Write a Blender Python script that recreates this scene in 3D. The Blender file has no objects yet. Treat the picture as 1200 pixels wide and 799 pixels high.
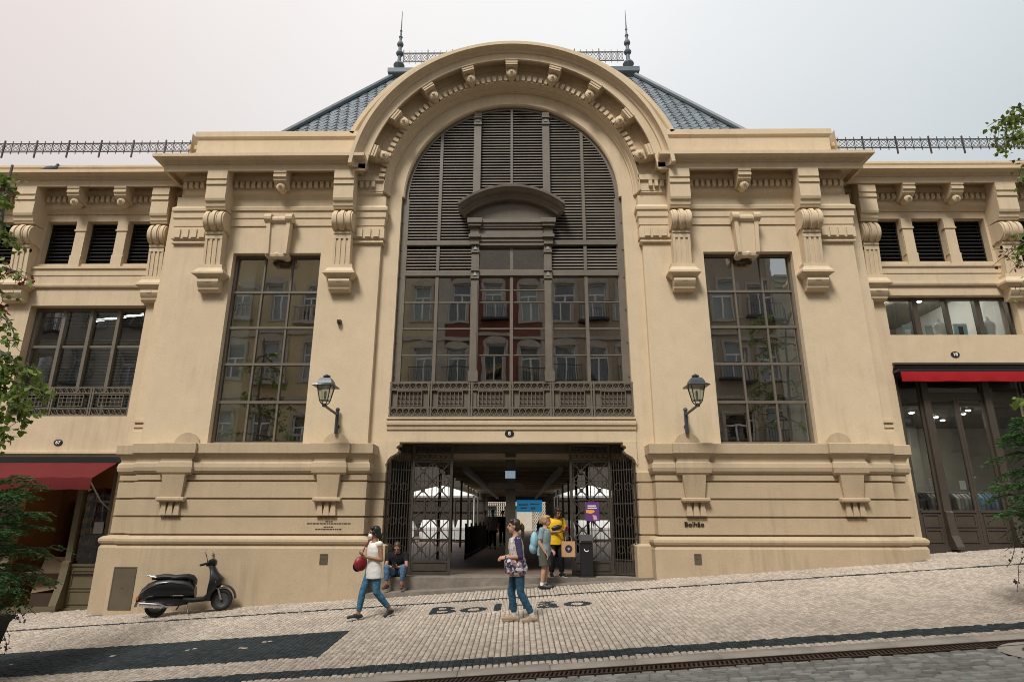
import bpy, bmesh, math, random
import numpy as np
from mathutils import Vector, Matrix

SC = bpy.context.scene
COL = SC.collection
R = math.radians
random.seed(7)

# ---------------------------------------------------------------- camera
cd = bpy.data.cameras.new('camera')
cam = bpy.data.objects.new('camera', cd)
COL.objects.link(cam)
cd.sensor_width = 36.0
cd.lens = 21.36
cd.clip_start = 0.1
cd.clip_end = 2000
_p, _w, _r = R(16.1), R(-0.672), R(0.105)
fwd = Vector((math.sin(_w) * math.cos(_p), math.cos(_w) * math.cos(_p), math.sin(_p)))
rt = Vector((math.cos(_w), -math.sin(_w), 0))
up = rt.cross(fwd)
rt2 = rt * math.cos(_r) + up * math.sin(_r)
up2 = up * math.cos(_r) - rt * math.sin(_r)
m3 = Matrix((rt2, up2, -fwd)).transposed()
cam.matrix_world = Matrix.Translation((0.194, 0, 1.6)) @ m3.to_4x4()
SC.camera = cam

# ---------------------------------------------------------------- sky, sun, exposure
SUN_EL, SUN_AZ = R(54), R(-24)          # azimuth measured from straight behind the camera, towards the left
w = bpy.data.worlds.new('World')
SC.world = w
w.use_nodes = True
nt = w.node_tree
nt.nodes.clear()
N = nt.nodes.new
out = N('ShaderNodeOutputWorld')
bg = N('ShaderNodeBackground')
bg.inputs['Strength'].default_value = 0.1
sky = N('ShaderNodeTexSky')
sky.sky_type = 'NISHITA'
sky.sun_disc = False
sky.sun_elevation = SUN_EL
sky.sun_rotation = R(180) - SUN_AZ
sky.air_density = 1.0
sky.dust_density = 3.0
tc = N('ShaderNodeTexCoord')
sepx = N('ShaderNodeSeparateXYZ')
nt.links.new(tc.outputs['Generated'], sepx.inputs[0])
nz = N('ShaderNodeTexNoise')
nz.inputs['Scale'].default_value = 1.3
nz.inputs['Detail'].default_value = 4
nt.links.new(tc.outputs['Generated'], nz.inputs['Vector'])
# soft cloud deck: warm towards the west (left), cool grey-blue towards the east, brighter towards the zenith
mx = N('ShaderNodeMath'); mx.operation = 'MULTIPLY_ADD'
mx.inputs[1].default_value = 0.62; mx.inputs[2].default_value = 0.46
nt.links.new(sepx.outputs['X'], mx.inputs[0])
ad = N('ShaderNodeMath'); ad.operation = 'MULTIPLY_ADD'
ad.inputs[1].default_value = 0.28; ad.inputs[2].default_value = -0.14
nt.links.new(nz.outputs['Fac'], ad.inputs[0])
sm = N('ShaderNodeMath'); sm.operation = 'ADD'
nt.links.new(mx.outputs[0], sm.inputs[0]); nt.links.new(ad.outputs[0], sm.inputs[1])
ramp = N('ShaderNodeValToRGB')
els = ramp.color_ramp.elements
els[0].position = 0.0; els[0].color = (0.86, 0.76, 0.71, 1)
els[1].position = 1.0; els[1].color = (0.58, 0.66, 0.69, 1)
e2 = els.new(0.30); e2.color = (0.92, 0.885, 0.86, 1)
e3 = els.new(0.55); e3.color = (0.91, 0.91, 0.90, 1)
nt.links.new(sm.outputs[0], ramp.inputs[0])
zen = N('ShaderNodeMath'); zen.operation = 'MULTIPLY_ADD'; zen.use_clamp = False
zen.inputs[1].default_value = 3.0; zen.inputs[2].default_value = 2.45
nt.links.new(sepx.outputs['Z'], zen.inputs[0])
cl = N('ShaderNodeVectorMath'); cl.operation = 'SCALE'
nt.links.new(ramp.outputs[0], cl.inputs[0]); nt.links.new(zen.outputs[0], cl.inputs['Scale'])
mix = N('ShaderNodeMixRGB'); mix.inputs[0].default_value = 0.93
nt.links.new(sky.outputs[0], mix.inputs[1]); nt.links.new(cl.outputs[0], mix.inputs[2])
nt.links.new(mix.outputs[0], bg.inputs[0]); nt.links.new(bg.outputs[0], out.inputs[0])

sd = bpy.data.lights.new('sun', 'SUN')
sun = bpy.data.objects.new('sun', sd)
COL.objects.link(sun)
sd.energy = 1.5
sd.angle = R(16)
sd.color = (1.0, 0.965, 0.91)
_dir = Vector((math.sin(SUN_AZ) * math.cos(SUN_EL), -math.cos(SUN_AZ) * math.cos(SUN_EL), math.sin(SUN_EL)))
sun.rotation_euler = _dir.to_track_quat('Z', 'Y').to_euler()
sun.location = _dir * 60

SC.view_settings.view_transform = 'Standard'
SC.view_settings.look = 'None'
SC.view_settings.gamma = 1
SC.view_settings.use_curve_mapping = False
SC.view_settings.exposure = 1.25
SC.cycles.max_bounces = 6
SC.cycles.transparent_max_bounces = 16
SC.cycles.use_denoising = True
SC.cycles.filter_width = 0.95

# ---------------------------------------------------------------- helpers
def ground_z(x, y):
    """height of the sloping street"""
    if y >= 7.8:
        return 0.07 + 0.0645 * x + 0.04 * (y - 14.35)
    return 0.07 + 0.0645 * x - 0.04 * 6.55


class MB:
    """collects faces, then links them as ONE mesh object"""
    def __init__(s):
        s.v = []; s.f = []

    def add(s, vs, fs):
        b = len(s.v)
        s.v += [tuple(p) for p in vs]
        s.f += [tuple(i + b for i in f) for f in fs]
        return s

    def box(s, x0, x1, y0, y1, z0, z1):
        return s.add([(x0, y0, z0), (x1, y0, z0), (x1, y1, z0), (x0, y1, z0), (x0, y0, z1), (x1, y0, z1), (x1, y1, z1), (x0, y1, z1)],
                     [(0, 3, 2, 1), (4, 5, 6, 7), (0, 1, 5, 4), (1, 2, 6, 5), (2, 3, 7, 6), (3, 0, 4, 7)])

    def prism(s, poly, a0, a1, axis='x'):
        """polygon extruded; axis x: poly (y,z); y: poly (x,z); z: poly (x,y)"""
        n = len(poly)
        def P(q, a):
            if axis == 'x': return (a, q[0], q[1])
            if axis == 'y': return (q[0], a, q[1])
            return (q[0], q[1], a)
        vs = [P(q, a0) for q in poly] + [P(q, a1) for q in poly]
        fs = [tuple(range(n)), tuple(range(2 * n - 1, n - 1, -1))]
        fs += [(i, (i + 1) % n, n + (i + 1) % n, n + i) for i in range(n)]
        return s.add(vs, fs)

    def frustum(s, c0, w0, d0, c1, w1, d1):
        """rectangle c0 (x,y,z) of w0 x d0 joined to rectangle c1"""
        vs = []
        for c, w_, d in ((c0, w0, d0), (c1, w1, d1)):
            vs += [(c[0] - w_ / 2, c[1] - d / 2, c[2]), (c[0] + w_ / 2, c[1] - d / 2, c[2]), (c[0] + w_ / 2, c[1] + d / 2, c[2]), (c[0] - w_ / 2, c[1] + d / 2, c[2])]
        return s.add(vs, [(0, 3, 2, 1), (4, 5, 6, 7), (0, 1, 5, 4), (1, 2, 6, 5), (2, 3, 7, 6), (3, 0, 4, 7)])

    def sweep(s, prof, path, close=True, caps=True):
        """profile (outward offset, z) carried along a plan path (x,y); outward = left of travel"""
        n = len(path); m = len(prof)
        nr = []
        for i in range(n - 1):
            dx, dy = path[i + 1][0] - path[i][0], path[i + 1][1] - path[i][1]
            L = math.hypot(dx, dy)
            nr.append((-dy / L, dx / L))
        vs = []
        for i in range(n):
            if i == 0: d = nr[0]; k = 1
            elif i == n - 1: d = nr[-1]; k = 1
            else:
                a, b = nr[i - 1], nr[i]
                d = (a[0] + b[0], a[1] + b[1]); L = math.hypot(*d); d = (d[0] / L, d[1] / L)
                k = 1 / max(0.3, d[0] * a[0] + d[1] * a[1])
            for o, z in prof:
                vs.append((path[i][0] + d[0] * o * k, path[i][1] + d[1] * o * k, z))
        fs = []
        for i in range(n - 1):
            for j in range(m if close else m - 1):
                j2 = (j + 1) % m
                fs.append((i * m + j, i * m + j2, (i + 1) * m + j2, (i + 1) * m + j))
        if caps and close:
            fs.append(tuple(range(m - 1, -1, -1)))
            fs.append(tuple((n - 1) * m + j for j in range(m)))
        return s.add(vs, fs)

    def arc(s, prof, zc, a0, a1, n, xc=0.0):
        """closed profile (r, y) turned about the axis through (xc, zc) along y, angles in degrees"""
        m = len(prof); vs = []
        for i in range(n + 1):
            a = R(a0 + (a1 - a0) * i / n)
            for r, y in prof:
                vs.append((xc + r * math.cos(a), y, zc + r * math.sin(a)))
        fs = []
        for i in range(n):
            for j in range(m):
                j2 = (j + 1) % m
                fs.append((i * m + j, i * m + j2, (i + 1) * m + j2, (i + 1) * m + j))
        fs.append(tuple(range(m))); fs.append(tuple(n * m + j for j in range(m - 1, -1, -1)))
        return s.add(vs, fs)

    def lathe(s, prof, c=(0, 0, 0), n=12, mat=None):
        """profile (r, z) about z through c; mat: optional rotation"""
        vs = []; m = len(prof)
        for r, z in prof:
            for k in range(n):
                a = 2 * math.pi * k / n
                p = Vector((r * math.cos(a), r * math.sin(a), z))
                if mat is not None: p = mat @ p
                vs.append((p[0] + c[0], p[1] + c[1], p[2] + c[2]))
        fs = []
        for i in range(m - 1):
            for k in range(n):
                k2 = (k + 1) % n
                fs.append((i * n + k, i * n + k2, (i + 1) * n + k2, (i + 1) * n + k))
        fs.append(tuple(range(n - 1, -1, -1))); fs.append(tuple((m - 1) * n + k for k in range(n)))
        return s.add(vs, fs)

    def cyl(s, p0, p1, r, n=12, r1=None):
        p0, p1 = Vector(p0), Vector(p1)
        q = (p1 - p0).to_track_quat('Z', 'Y').to_matrix()
        L = (p1 - p0).length
        return s.lathe([(r, 0), (r if r1 is None else r1, L)], p0, n, q)

    def tube(s, pts, r, n=6):
        """r: number or list"""
        pts = [Vector(p) for p in pts]
        k = len(pts); rr = r if isinstance(r, (list, tuple)) else [r] * k
        vs = []; ref = None
        for i, p in enumerate(pts):
            t = (pts[min(i + 1, k - 1)] - pts[max(i - 1, 0)])
            if t.length < 1e-9: t = Vector((0, 0, 1))
            t.normalize()
            if ref is None:
                ref = Vector((0, 0, 1)) if abs(t.z) < 0.9 else Vector((1, 0, 0))
            u = (ref - t * ref.dot(t))
            if u.length < 1e-6: u = t.orthogonal()
            u.normalize(); ref = u
            v = t.cross(u)
            for j in range(n):
                a = 2 * math.pi * j / n
                vs.append(p + u * (rr[i] * math.cos(a)) + v * (rr[i] * math.sin(a)))
        fs = []
        for i in range(k - 1):
            for j in range(n):
                j2 = (j + 1) % n
                fs.append((i * n + j, i * n + j2, (i + 1) * n + j2, (i + 1) * n + j))
        fs.append(tuple(range(n - 1, -1, -1))); fs.append(tuple((k - 1) * n + j for j in range(n)))
        return s.add(vs, fs)

    def ball(s, c, r, n=10, m=7, rot=None):
        """ellipsoid; r number or (rx,ry,rz)"""
        if not isinstance(r, (tuple, list)): r = (r, r, r)
        vs = []
        for i in range(1, m):
            a = math.pi * i / m
            for k in range(n):
                b = 2 * math.pi * k / n
                vs.append(Vector((r[0] * math.sin(a) * math.cos(b), r[1] * math.sin(a) * math.sin(b), r[2] * math.cos(a))))
        vs += [Vector((0, 0, r[2])), Vector((0, 0, -r[2]))]
        if rot is not None: vs = [rot @ v for v in vs]
        vs = [(v[0] + c[0], v[1] + c[1], v[2] + c[2]) for v in vs]
        fs = []
        for i in range(m - 2):
            for k in range(n):
                k2 = (k + 1) % n
                fs.append((i * n + k, (i + 1) * n + k, (i + 1) * n + k2, i * n + k2))
        t = (m - 1) * n
        for k in range(n):
            k2 = (k + 1) % n
            fs.append((t, k, k2)); fs.append((t + 1, (m - 2) * n + k2, (m - 2) * n + k))
        return s.add(vs, fs)

    def wall(s, x0, x1, z0, z1, y, yb, holes):
        """flat wall in plane y facing -y with rectangular holes (x0,x1,z0,z1) and reveals back to yb"""
        xs = sorted({x0, x1, *[h[0] for h in holes], *[h[1] for h in holes]})
        zs = sorted({z0, z1, *[h[2] for h in holes], *[h[3] for h in holes]})
        for i in range(len(xs) - 1):
            for j in range(len(zs) - 1):
                cx, cz = (xs[i] + xs[i + 1]) / 2, (zs[j] + zs[j + 1]) / 2
                if cx < x0 or cx > x1 or cz < z0 or cz > z1: continue
                if any(h[0] < cx < h[1] and h[2] < cz < h[3] for h in holes): continue
                s.add([(xs[i], y, zs[j]), (xs[i + 1], y, zs[j]), (xs[i + 1], y, zs[j + 1]), (xs[i], y, zs[j + 1])], [(0, 1, 2, 3)])
        for a, b, c, d in holes:
            s.add([(a, y, c), (a, yb, c), (a, yb, d), (a, y, d)], [(0, 1, 2, 3)])
            s.add([(b, y, c), (b, y, d), (b, yb, d), (b, yb, c)], [(0, 1, 2, 3)])
            s.add([(a, y, c), (b, y, c), (b, yb, c), (a, yb, c)], [(0, 1, 2, 3)])
            s.add([(a, y, d), (a, yb, d), (b, yb, d), (b, y, d)], [(0, 1, 2, 3)])
        return s

    def frame(s, x0, x1, z0, z1, y0, y1, t):
        """rectangular frame of bar width t between depths y0 < y1"""
        s.box(x0, x0 + t, y0, y1, z0, z1); s.box(x1 - t, x1, y0, y1, z0, z1)
        s.box(x0 + t, x1 - t, y0, y1, z0, z0 + t); s.box(x0 + t, x1 - t, y0, y1, z1 - t, z1)
        return s

    def mesh(s, name, fix=True, smooth=False, mirror=False):
        me = bpy.data.meshes.new(name)
        vs = [(-x, y, z) for x, y, z in s.v] if mirror else s.v
        me.from_pydata(vs, [], s.f)
        if fix:
            bm = bmesh.new(); bm.from_mesh(me)
            bmesh.ops.recalc_face_normals(bm, faces=bm.faces)
            bm.to_mesh(me); bm.free()
        if smooth:
            me.polygons.foreach_set('use_smooth', [True] * len(me.polygons))
            try: me.set_sharp_from_angle(angle=R(24))
            except Exception: pass
        return me

    def build(s, name, mat, parent=None, fix=True, smooth=False, mirror=False, kind=None, label=None):
        return obj(name, s.mesh(name, fix, smooth, mirror), mat, parent, kind, label)


def origin_of(parent):
    return parent.get('_o', (0, 0, 0))


def obj(name, me, mat, parent=None, kind=None, label=None, loc=None, rot=None, scale=None):
    """link a mesh as an object; meshes are in world coordinates unless loc is given"""
    o = bpy.data.objects.new(name, me)
    if mat is not None and len(me.materials) == 0:
        me.materials.append(mat)
    COL.objects.link(o)
    if loc is not None: o.location = loc
    if rot is not None: o.rotation_euler = rot
    if scale is not None: o.scale = scale
    if parent is not None:
        o.parent = parent
        m = PINV.get(parent.name)
        if m is not None: o.matrix_parent_inverse = m
    if kind: o['kind'] = kind
    if label: o['label'] = label
    return o


PINV = {}


def thing(name, label, cat, loc=(0, 0, 0), rotz=0, group=None, local=False):
    """an Empty at the thing's base. local=True: children are built in the thing's own coordinates"""
    o = bpy.data.objects.new(name, None)
    COL.objects.link(o)
    o.empty_display_size = 0.2
    o.location = loc; o.rotation_euler = (0, 0, rotz)
    o['label'] = label; o['category'] = cat
    if group: o['group'] = group
    if not local:
        PINV[o.name] = (Matrix.Translation(loc) @ Matrix.Rotation(rotz, 4, 'Z')).inverted()
    return o


def tag(o, label=None, cat=None, group=None, kind=None):
    if label: o['label'] = label
    if cat: o['category'] = cat
    if group: o['group'] = group
    if kind: o['kind'] = kind
    return o


def dup(root, loc=None, rotz=None, label=None, group=None, scale=None):
    r = root.copy(); COL.objects.link(r)
    if loc is not None: r.location = loc
    if rotz is not None: r.rotation_euler = (0, 0, rotz)
    if scale is not None: r.scale = scale
    if label: r['label'] = label
    if group: r['group'] = group
    def kids(a, b):
        for ch in list(a.children):
            c = ch.copy(); COL.objects.link(c); c.parent = b
            kids(ch, c)
    kids(root, r)
    return r


def text_mesh(s, size, offset=0.0, extrude=0.002, align='CENTER', spacing=1.0, name='lettering'):
    c = bpy.data.curves.new('t', 'FONT')
    c.body = s; c.size = size; c.offset = offset; c.extrude = extrude
    c.align_x = align; c.align_y = 'CENTER'; c.space_character = spacing
    o = bpy.data.objects.new('t', c); COL.objects.link(o)
    dg = bpy.context.evaluated_depsgraph_get()
    me = bpy.data.meshes.new_from_object(o.evaluated_get(dg))
    bpy.data.objects.remove(o); bpy.data.curves.remove(c)
    me.name = name
    return me

def bold_text(s, size, grow, extrude=0.002, name='lettering'):
    """heavier lettering: the thin face repeated a hair apart, each copy a fraction deeper"""
    me = text_mesh(s, size, 0.0, extrude, name='t'); b = MB(); i = 0
    for dx, dy in ((0, 0), (grow, 0), (-grow, 0), (0, grow * .7), (0, -grow * .7)):
        b.add([(v.co.x + dx, v.co.y + dy, v.co.z + 0.0004 * i) for v in me.vertices], [tuple(p.vertices) for p in me.polygons]); i += 1
    bpy.data.meshes.remove(me)
    return b.mesh(name, fix=False)

# ---------------------------------------------------------------- materials
MATS = {}


def material(name, col, rough=0.6, metal=0.0, var=0.0, vscale=4.0, bump=0.0, bscale=60.0, spec=0.5, streak=0.0, stain=0.0, grain=0.0, bdist=0.01, island=0.0, detail=6, coat=0.0, sheen=0.0, hue=None):
    """procedural surface: base colour mottled by noise, optional per-piece variation, vertical streaks and fine relief"""
    m = bpy.data.materials.new(name); m.use_nodes = True
    t = m.node_tree; b = t.nodes['Principled BSDF']
    b.inputs['Roughness'].default_value = rough; b.inputs['Metallic'].default_value = metal
    b.inputs['Specular IOR Level'].default_value = spec
    if coat: b.inputs['Coat Weight'].default_value = coat
    if sheen: b.inputs['Sheen Weight'].default_value = sheen
    n = t.nodes.new; L = t.links.new
    c4 = (*col, 1)
    co = n('ShaderNodeTexCoord').outputs['Object']
    geo = n('ShaderNodeNewGeometry')
    pos = geo.outputs['Position']
    cur = None
    base = n('ShaderNodeRGB'); base.outputs[0].default_value = c4
    cur = base.outputs[0]
    def mul(fac_socket, lo, hi, cur):
        mr = n('ShaderNodeMapRange'); mr.inputs['To Min'].default_value = lo; mr.inputs['To Max'].default_value = hi
        mr.inputs['From Min'].default_value = 0.25; mr.inputs['From Max'].default_value = 0.75
        L(fac_socket, mr.inputs['Value'])
        v = n('ShaderNodeVectorMath'); v.operation = 'SCALE'
        L(cur, v.inputs[0]); L(mr.outputs[0], v.inputs['Scale'])
        return v.outputs[0]
    if var:
        a = n('ShaderNodeTexNoise'); a.inputs['Scale'].default_value = vscale; a.inputs['Detail'].default_value = detail
        L(pos, a.inputs['Vector'])
        cur = mul(a.outputs['Fac'], 1 - var, 1 + var, cur)
        a2 = n('ShaderNodeTexNoise'); a2.inputs['Scale'].default_value = vscale * 0.17; a2.inputs['Detail'].default_value = 3
        L(pos, a2.inputs['Vector'])
        cur = mul(a2.outputs['Fac'], 1 - var * 0.8, 1 + var * 0.8, cur)
    if grain:
        a = n('ShaderNodeTexNoise'); a.inputs['Scale'].default_value = 28; a.inputs['Detail'].default_value = 4; a.inputs['Roughness'].default_value = 0.7
        L(pos, a.inputs['Vector']); cur = mul(a.outputs['Fac'], 1 - grain, 1 + grain, cur)
    if hue:
        a = n('ShaderNodeTexNoise'); a.inputs['Scale'].default_value = vscale * 0.5; a.inputs['Detail'].default_value = 4
        L(pos, a.inputs['Vector'])
        mr = n('ShaderNodeMapRange'); mr.inputs['From Min'].default_value = 0.45; mr.inputs['From Max'].default_value = 0.7
        L(a.outputs['Fac'], mr.inputs['Value'])
        mm = n('ShaderNodeMixRGB'); mm.inputs[2].default_value = (*hue, 1)
        L(mr.outputs[0], mm.inputs[0]); L(cur, mm.inputs[1]); cur = mm.outputs[0]
    if streak:
        mp = n('ShaderNodeMapping'); mp.inputs['Scale'].default_value = (5, 5, 0.35)
        L(pos, mp.inputs['Vector'])
        a = n('ShaderNodeTexNoise'); a.inputs['Scale'].default_value = 1.0; a.inputs['Detail'].default_value = 5
        L(mp.outputs[0], a.inputs['Vector'])
        cur = mul(a.outputs['Fac'], 1 - streak, 1 + streak * 0.4, cur)
    if stain:
        mp = n('ShaderNodeMapping'); mp.inputs['Scale'].default_value = (7, 7, 0.55)
        L(pos, mp.inputs['Vector'])
        a = n('ShaderNodeTexNoise'); a.inputs['Scale'].default_value = 1.0; a.inputs['Detail'].default_value = 8; a.inputs['Roughness'].default_value = 0.65
        L(mp.outputs[0], a.inputs['Vector'])
        a3 = n('ShaderNodeTexNoise'); a3.inputs['Scale'].default_value = 0.55; a3.inputs['Detail'].default_value = 4
        L(pos, a3.inputs['Vector'])
        ms = n('ShaderNodeMath'); ms.operation = 'MULTIPLY'; L(a.outputs['Fac'], ms.inputs[0]); L(a3.outputs['Fac'], ms.inputs[1])
        mr = n('ShaderNodeMapRange'); mr.inputs['From Min'].default_value = 0.27; mr.inputs['From Max'].default_value = 0.40; mr.inputs['To Min'].default_value = 1.0; mr.inputs['To Max'].default_value = 1 - stain
        L(ms.outputs[0], mr.inputs['Value'])
        v = n('ShaderNodeVectorMath'); v.operation = 'SCALE'; L(cur, v.inputs[0]); L(mr.outputs[0], v.inputs['Scale']); cur = v.outputs[0]
        # small pocks and scuffs
        a4 = n('ShaderNodeTexNoise'); a4.inputs['Scale'].default_value = 16; a4.inputs['Detail'].default_value = 3
        L(pos, a4.inputs['Vector'])
        mr = n('ShaderNodeMapRange'); mr.inputs['From Min'].default_value = 0.66; mr.inputs['From Max'].default_value = 0.74; mr.inputs['To Min'].default_value = 1.0; mr.inputs['To Max'].default_value = 1 - stain * 0.8
        L(a4.outputs['Fac'], mr.inputs['Value'])
        v = n('ShaderNodeVectorMath'); v.operation = 'SCALE'; L(cur, v.inputs[0]); L(mr.outputs[0], v.inputs['Scale']); cur = v.outputs[0]
    if island:
        mr = n('ShaderNodeMapRange'); mr.inputs['To Min'].default_value = 1 - island; mr.inputs['To Max'].default_value = 1 + island
        L(geo.outputs['Random Per Island'], mr.inputs['Value'])
        v = n('ShaderNodeVectorMath'); v.operation = 'SCALE'
        L(cur, v.inputs[0]); L(mr.outputs[0], v.inputs['Scale']); cur = v.outputs[0]
    L(cur, b.inputs['Base Color'])
    if bump:
        a = n('ShaderNodeTexNoise'); a.inputs['Scale'].default_value = bscale; a.inputs['Detail'].default_value = 5
        L(pos, a.inputs['Vector'])
        bp = n('ShaderNodeBump'); bp.inputs['Strength'].default_value = bump; bp.inputs['Distance'].default_value = bdist
        L(a.outputs['Fac'], bp.inputs['Height']); L(bp.outputs[0], b.inputs['Normal'])
    MATS[name] = m
    return m


def glass(name, refl=0.16, tint=(0.75, 0.8, 0.78), wave=0.03, wscale=1.6):
    """thin window glass: see-through, with a slightly wavy reflection"""
    m = bpy.data.materials.new(name); m.use_nodes = True
    t = m.node_tree; t.nodes.clear(); n = t.nodes.new; L = t.links.new
    o = n('ShaderNodeOutputMaterial'); mx = n('ShaderNodeMixShader')
    tr = n('ShaderNodeBsdfTransparent'); tr.inputs[0].default_value = (*tint, 1)
    gl = n('ShaderNodeBsdfGlossy'); gl.inputs['Roughness'].default_value = 0.015
    gl.inputs['Color'].default_value = (1, 1, 1, 1)
    fr = n('ShaderNodeLayerWeight'); fr.inputs['Blend'].default_value = 0.35
    mr = n('ShaderNodeMapRange'); mr.inputs['To Min'].default_value = refl; mr.inputs['To Max'].default_value = 0.9
    L(fr.outputs['Fresnel'], mr.inputs['Value'])
    mr.inputs['From Min'].default_value = 0.1
    nz = n('ShaderNodeTexNoise'); nz.inputs['Scale'].default_value = wscale; nz.inputs['Detail'].default_value = 1
    g = n('ShaderNodeNewGeometry'); L(g.outputs['Position'], nz.inputs['Vector'])
    bp = n('ShaderNodeBump'); bp.inputs['Strength'].default_value = wave; bp.inputs['Distance'].default_value = 0.1
    L(nz.outputs['Fac'], bp.inputs['Height']); L(bp.outputs[0], gl.inputs['Normal'])
    L(mr.outputs[0], mx.inputs[0]); L(tr.outputs[0], mx.inputs[1]); L(gl.outputs[0], mx.inputs[2])
    L(mx.outputs[0], o.inputs[0])
    MATS[name] = m
    return m


def glow(name, col, strength):
    m = bpy.data.materials.new(name); m.use_nodes = True
    b = m.node_tree.nodes['Principled BSDF']
    b.inputs['Base Color'].default_value = (*col, 1)
    b.inputs['Emission Color'].default_value = (*col, 1); b.inputs['Emission Strength'].default_value = strength
    MATS[name] = m
    return m


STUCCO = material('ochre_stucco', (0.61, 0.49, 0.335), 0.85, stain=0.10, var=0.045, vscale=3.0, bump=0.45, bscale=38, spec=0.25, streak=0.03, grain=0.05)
STUCCO_LOW_SHADED = material('ochre_stucco_base_shaded', (0.46, 0.36, 0.24), 0.85, stain=0.16, var=0.07, vscale=2.2, bump=0.5, bscale=38, spec=0.25, streak=0.03, grain=0.06)  # base paint tone, with the shade of the lower front mixed into the colour
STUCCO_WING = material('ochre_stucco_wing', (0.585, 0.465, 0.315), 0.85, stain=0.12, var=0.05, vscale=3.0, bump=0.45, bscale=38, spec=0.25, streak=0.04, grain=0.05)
METAL = material('bronze_grey_paint', (0.14, 0.118, 0.09), 0.5, var=0.12, vscale=5, bump=0.05, spec=0.4)
SLATM = material('louvre_grey', (0.21, 0.18, 0.145), 0.55, var=0.15, vscale=3, spec=0.35)
IRON = material('dark_iron', (0.05, 0.042, 0.032), 0.5, var=0.2, vscale=8, spec=0.4)
BLACKM = material('black_metal', (0.012, 0.013, 0.014), 0.42, spec=0.5)
LAMPM = material('lamp_grey_paint', (0.05, 0.06, 0.068), 0.35, metal=0.3, var=0.1, spec=0.5)
SLATE = material('blue_slate', (0.13, 0.158, 0.18), 0.45, var=0.12, vscale=6, island=0.28, spec=0.5)
LEAD = material('lead_sheet', (0.10, 0.125, 0.14), 0.5, var=0.15, spec=0.4)
DARK = material('dark_interior', (0.02, 0.018, 0.016), 0.9, var=0.1)
DIM = material('dim_interior', (0.07, 0.06, 0.05), 0.9, var=0.15)
REVEAL_PANEL = material('pale_reveal_panel', (0.50, 0.55, 0.50), 0.8, var=0.06)
LINEN = material('interior_plaster', (0.30, 0.28, 0.24), 0.9, var=0.08)
GLASS = glass('window_glass')
GLASS2 = glass('shop_glass', refl=0.10, wave=0.012)
GLASSD = glass('arch_glass', refl=0.42, wave=0.010, wscale=1.8)
LIMEST = material('pale_limestone_sett', (0.42, 0.36, 0.298), 0.75, var=0.12, vscale=0.9, stain=0.12, island=0.20, bump=0.25, bscale=70, spec=0.3)
BASALT = material('basalt_sett', (0.032, 0.041, 0.044), 0.85, var=0.10, vscale=1.5, island=0.25, bump=0.25, bscale=70, spec=0.15)
JOINT = material('sandy_joint', (0.12, 0.10, 0.075), 0.95, var=0.25, vscale=2)
GRANITE = material('granite_sett', (0.25, 0.25, 0.23), 0.7, var=0.14, vscale=2.0, island=0.22, bump=0.3, bscale=60, spec=0.3)
GJOINT = material('dark_joint', (0.11, 0.10, 0.09), 0.95, var=0.2)
KERB = material('kerb_granite', (0.32, 0.285, 0.245), 0.8, var=0.12, vscale=6, bump=0.2, spec=0.3)
RUST = material('rusty_grate', (0.055, 0.034, 0.024), 0.7, var=0.25, vscale=14, metal=0.2, spec=0.3)
STEPM = material('step_granite', (0.19, 0.165, 0.135), 0.8, var=0.22, vscale=9, bump=0.3, spec=0.3)
REDC = material('red_awning_cloth', (0.115, 0.013, 0.013), 0.8, var=0.08, vscale=5, bump=0.1, bscale=200, spec=0.2)
REDB = material('bright_red_valance', (0.33, 0.006, 0.010), 0.7, var=0.06, spec=0.25)
SHOPM = material('brown_shop_paint', (0.062, 0.05, 0.037), 0.45, var=0.1, spec=0.4)
OLIVE = material('olive_shop_paint', (0.115, 0.095, 0.055), 0.5, var=0.1, spec=0.35)
WHITE = material('white_paint', (0.78, 0.78, 0.76), 0.6, var=0.03)
STONE = material('earth_far', (0.25, 0.22, 0.18), 0.9, var=0.15, vscale=0.3)

# ---------------------------------------------------------------- ground
rng = np.random.default_rng(5)
b = MB()
for y0, y1 in ((-70, 7.8), (7.8, 120)):
    q = []
    for x, y in ((-160, y0), (160, y0), (160, y1), (-160, y1)):
        yy = min(max(y, 7.8), 16.0)
        q.append((x, y, 0.07 + 0.0645 * x + 0.04 * (yy - 14.35) - 0.09))
    b.add(q, [(0, 1, 2, 3)])
g = b.build('ground', STONE, kind='structure', fix=False)

b = MB(); x0, x1 = -30, 30
b.add([(x0, 7.95, ground_z(x0, 7.95) - 0.016), (x1, 7.95, ground_z(x1, 7.95) - 0.016), (x1, 15.9, ground_z(x1, 15.9) - 0.016), (x0, 15.9, ground_z(x0, 15.9) - 0.016)], [(0, 1, 2, 3)])
pavement = b.build('pavement', JOINT, kind='structure', fix=False)
b = MB()
b.add([(x0, -3.4, ground_z(x0, 0) - 0.02), (x1, -3.4, ground_z(x1, 0) - 0.02), (x1, 7.72, ground_z(x1, 0) - 0.02), (x0, 7.72, ground_z(x0, 0) - 0.02)], [(0, 1, 2, 3)])
road = b.build('road', GJOINT, kind='structure', fix=False)


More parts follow.
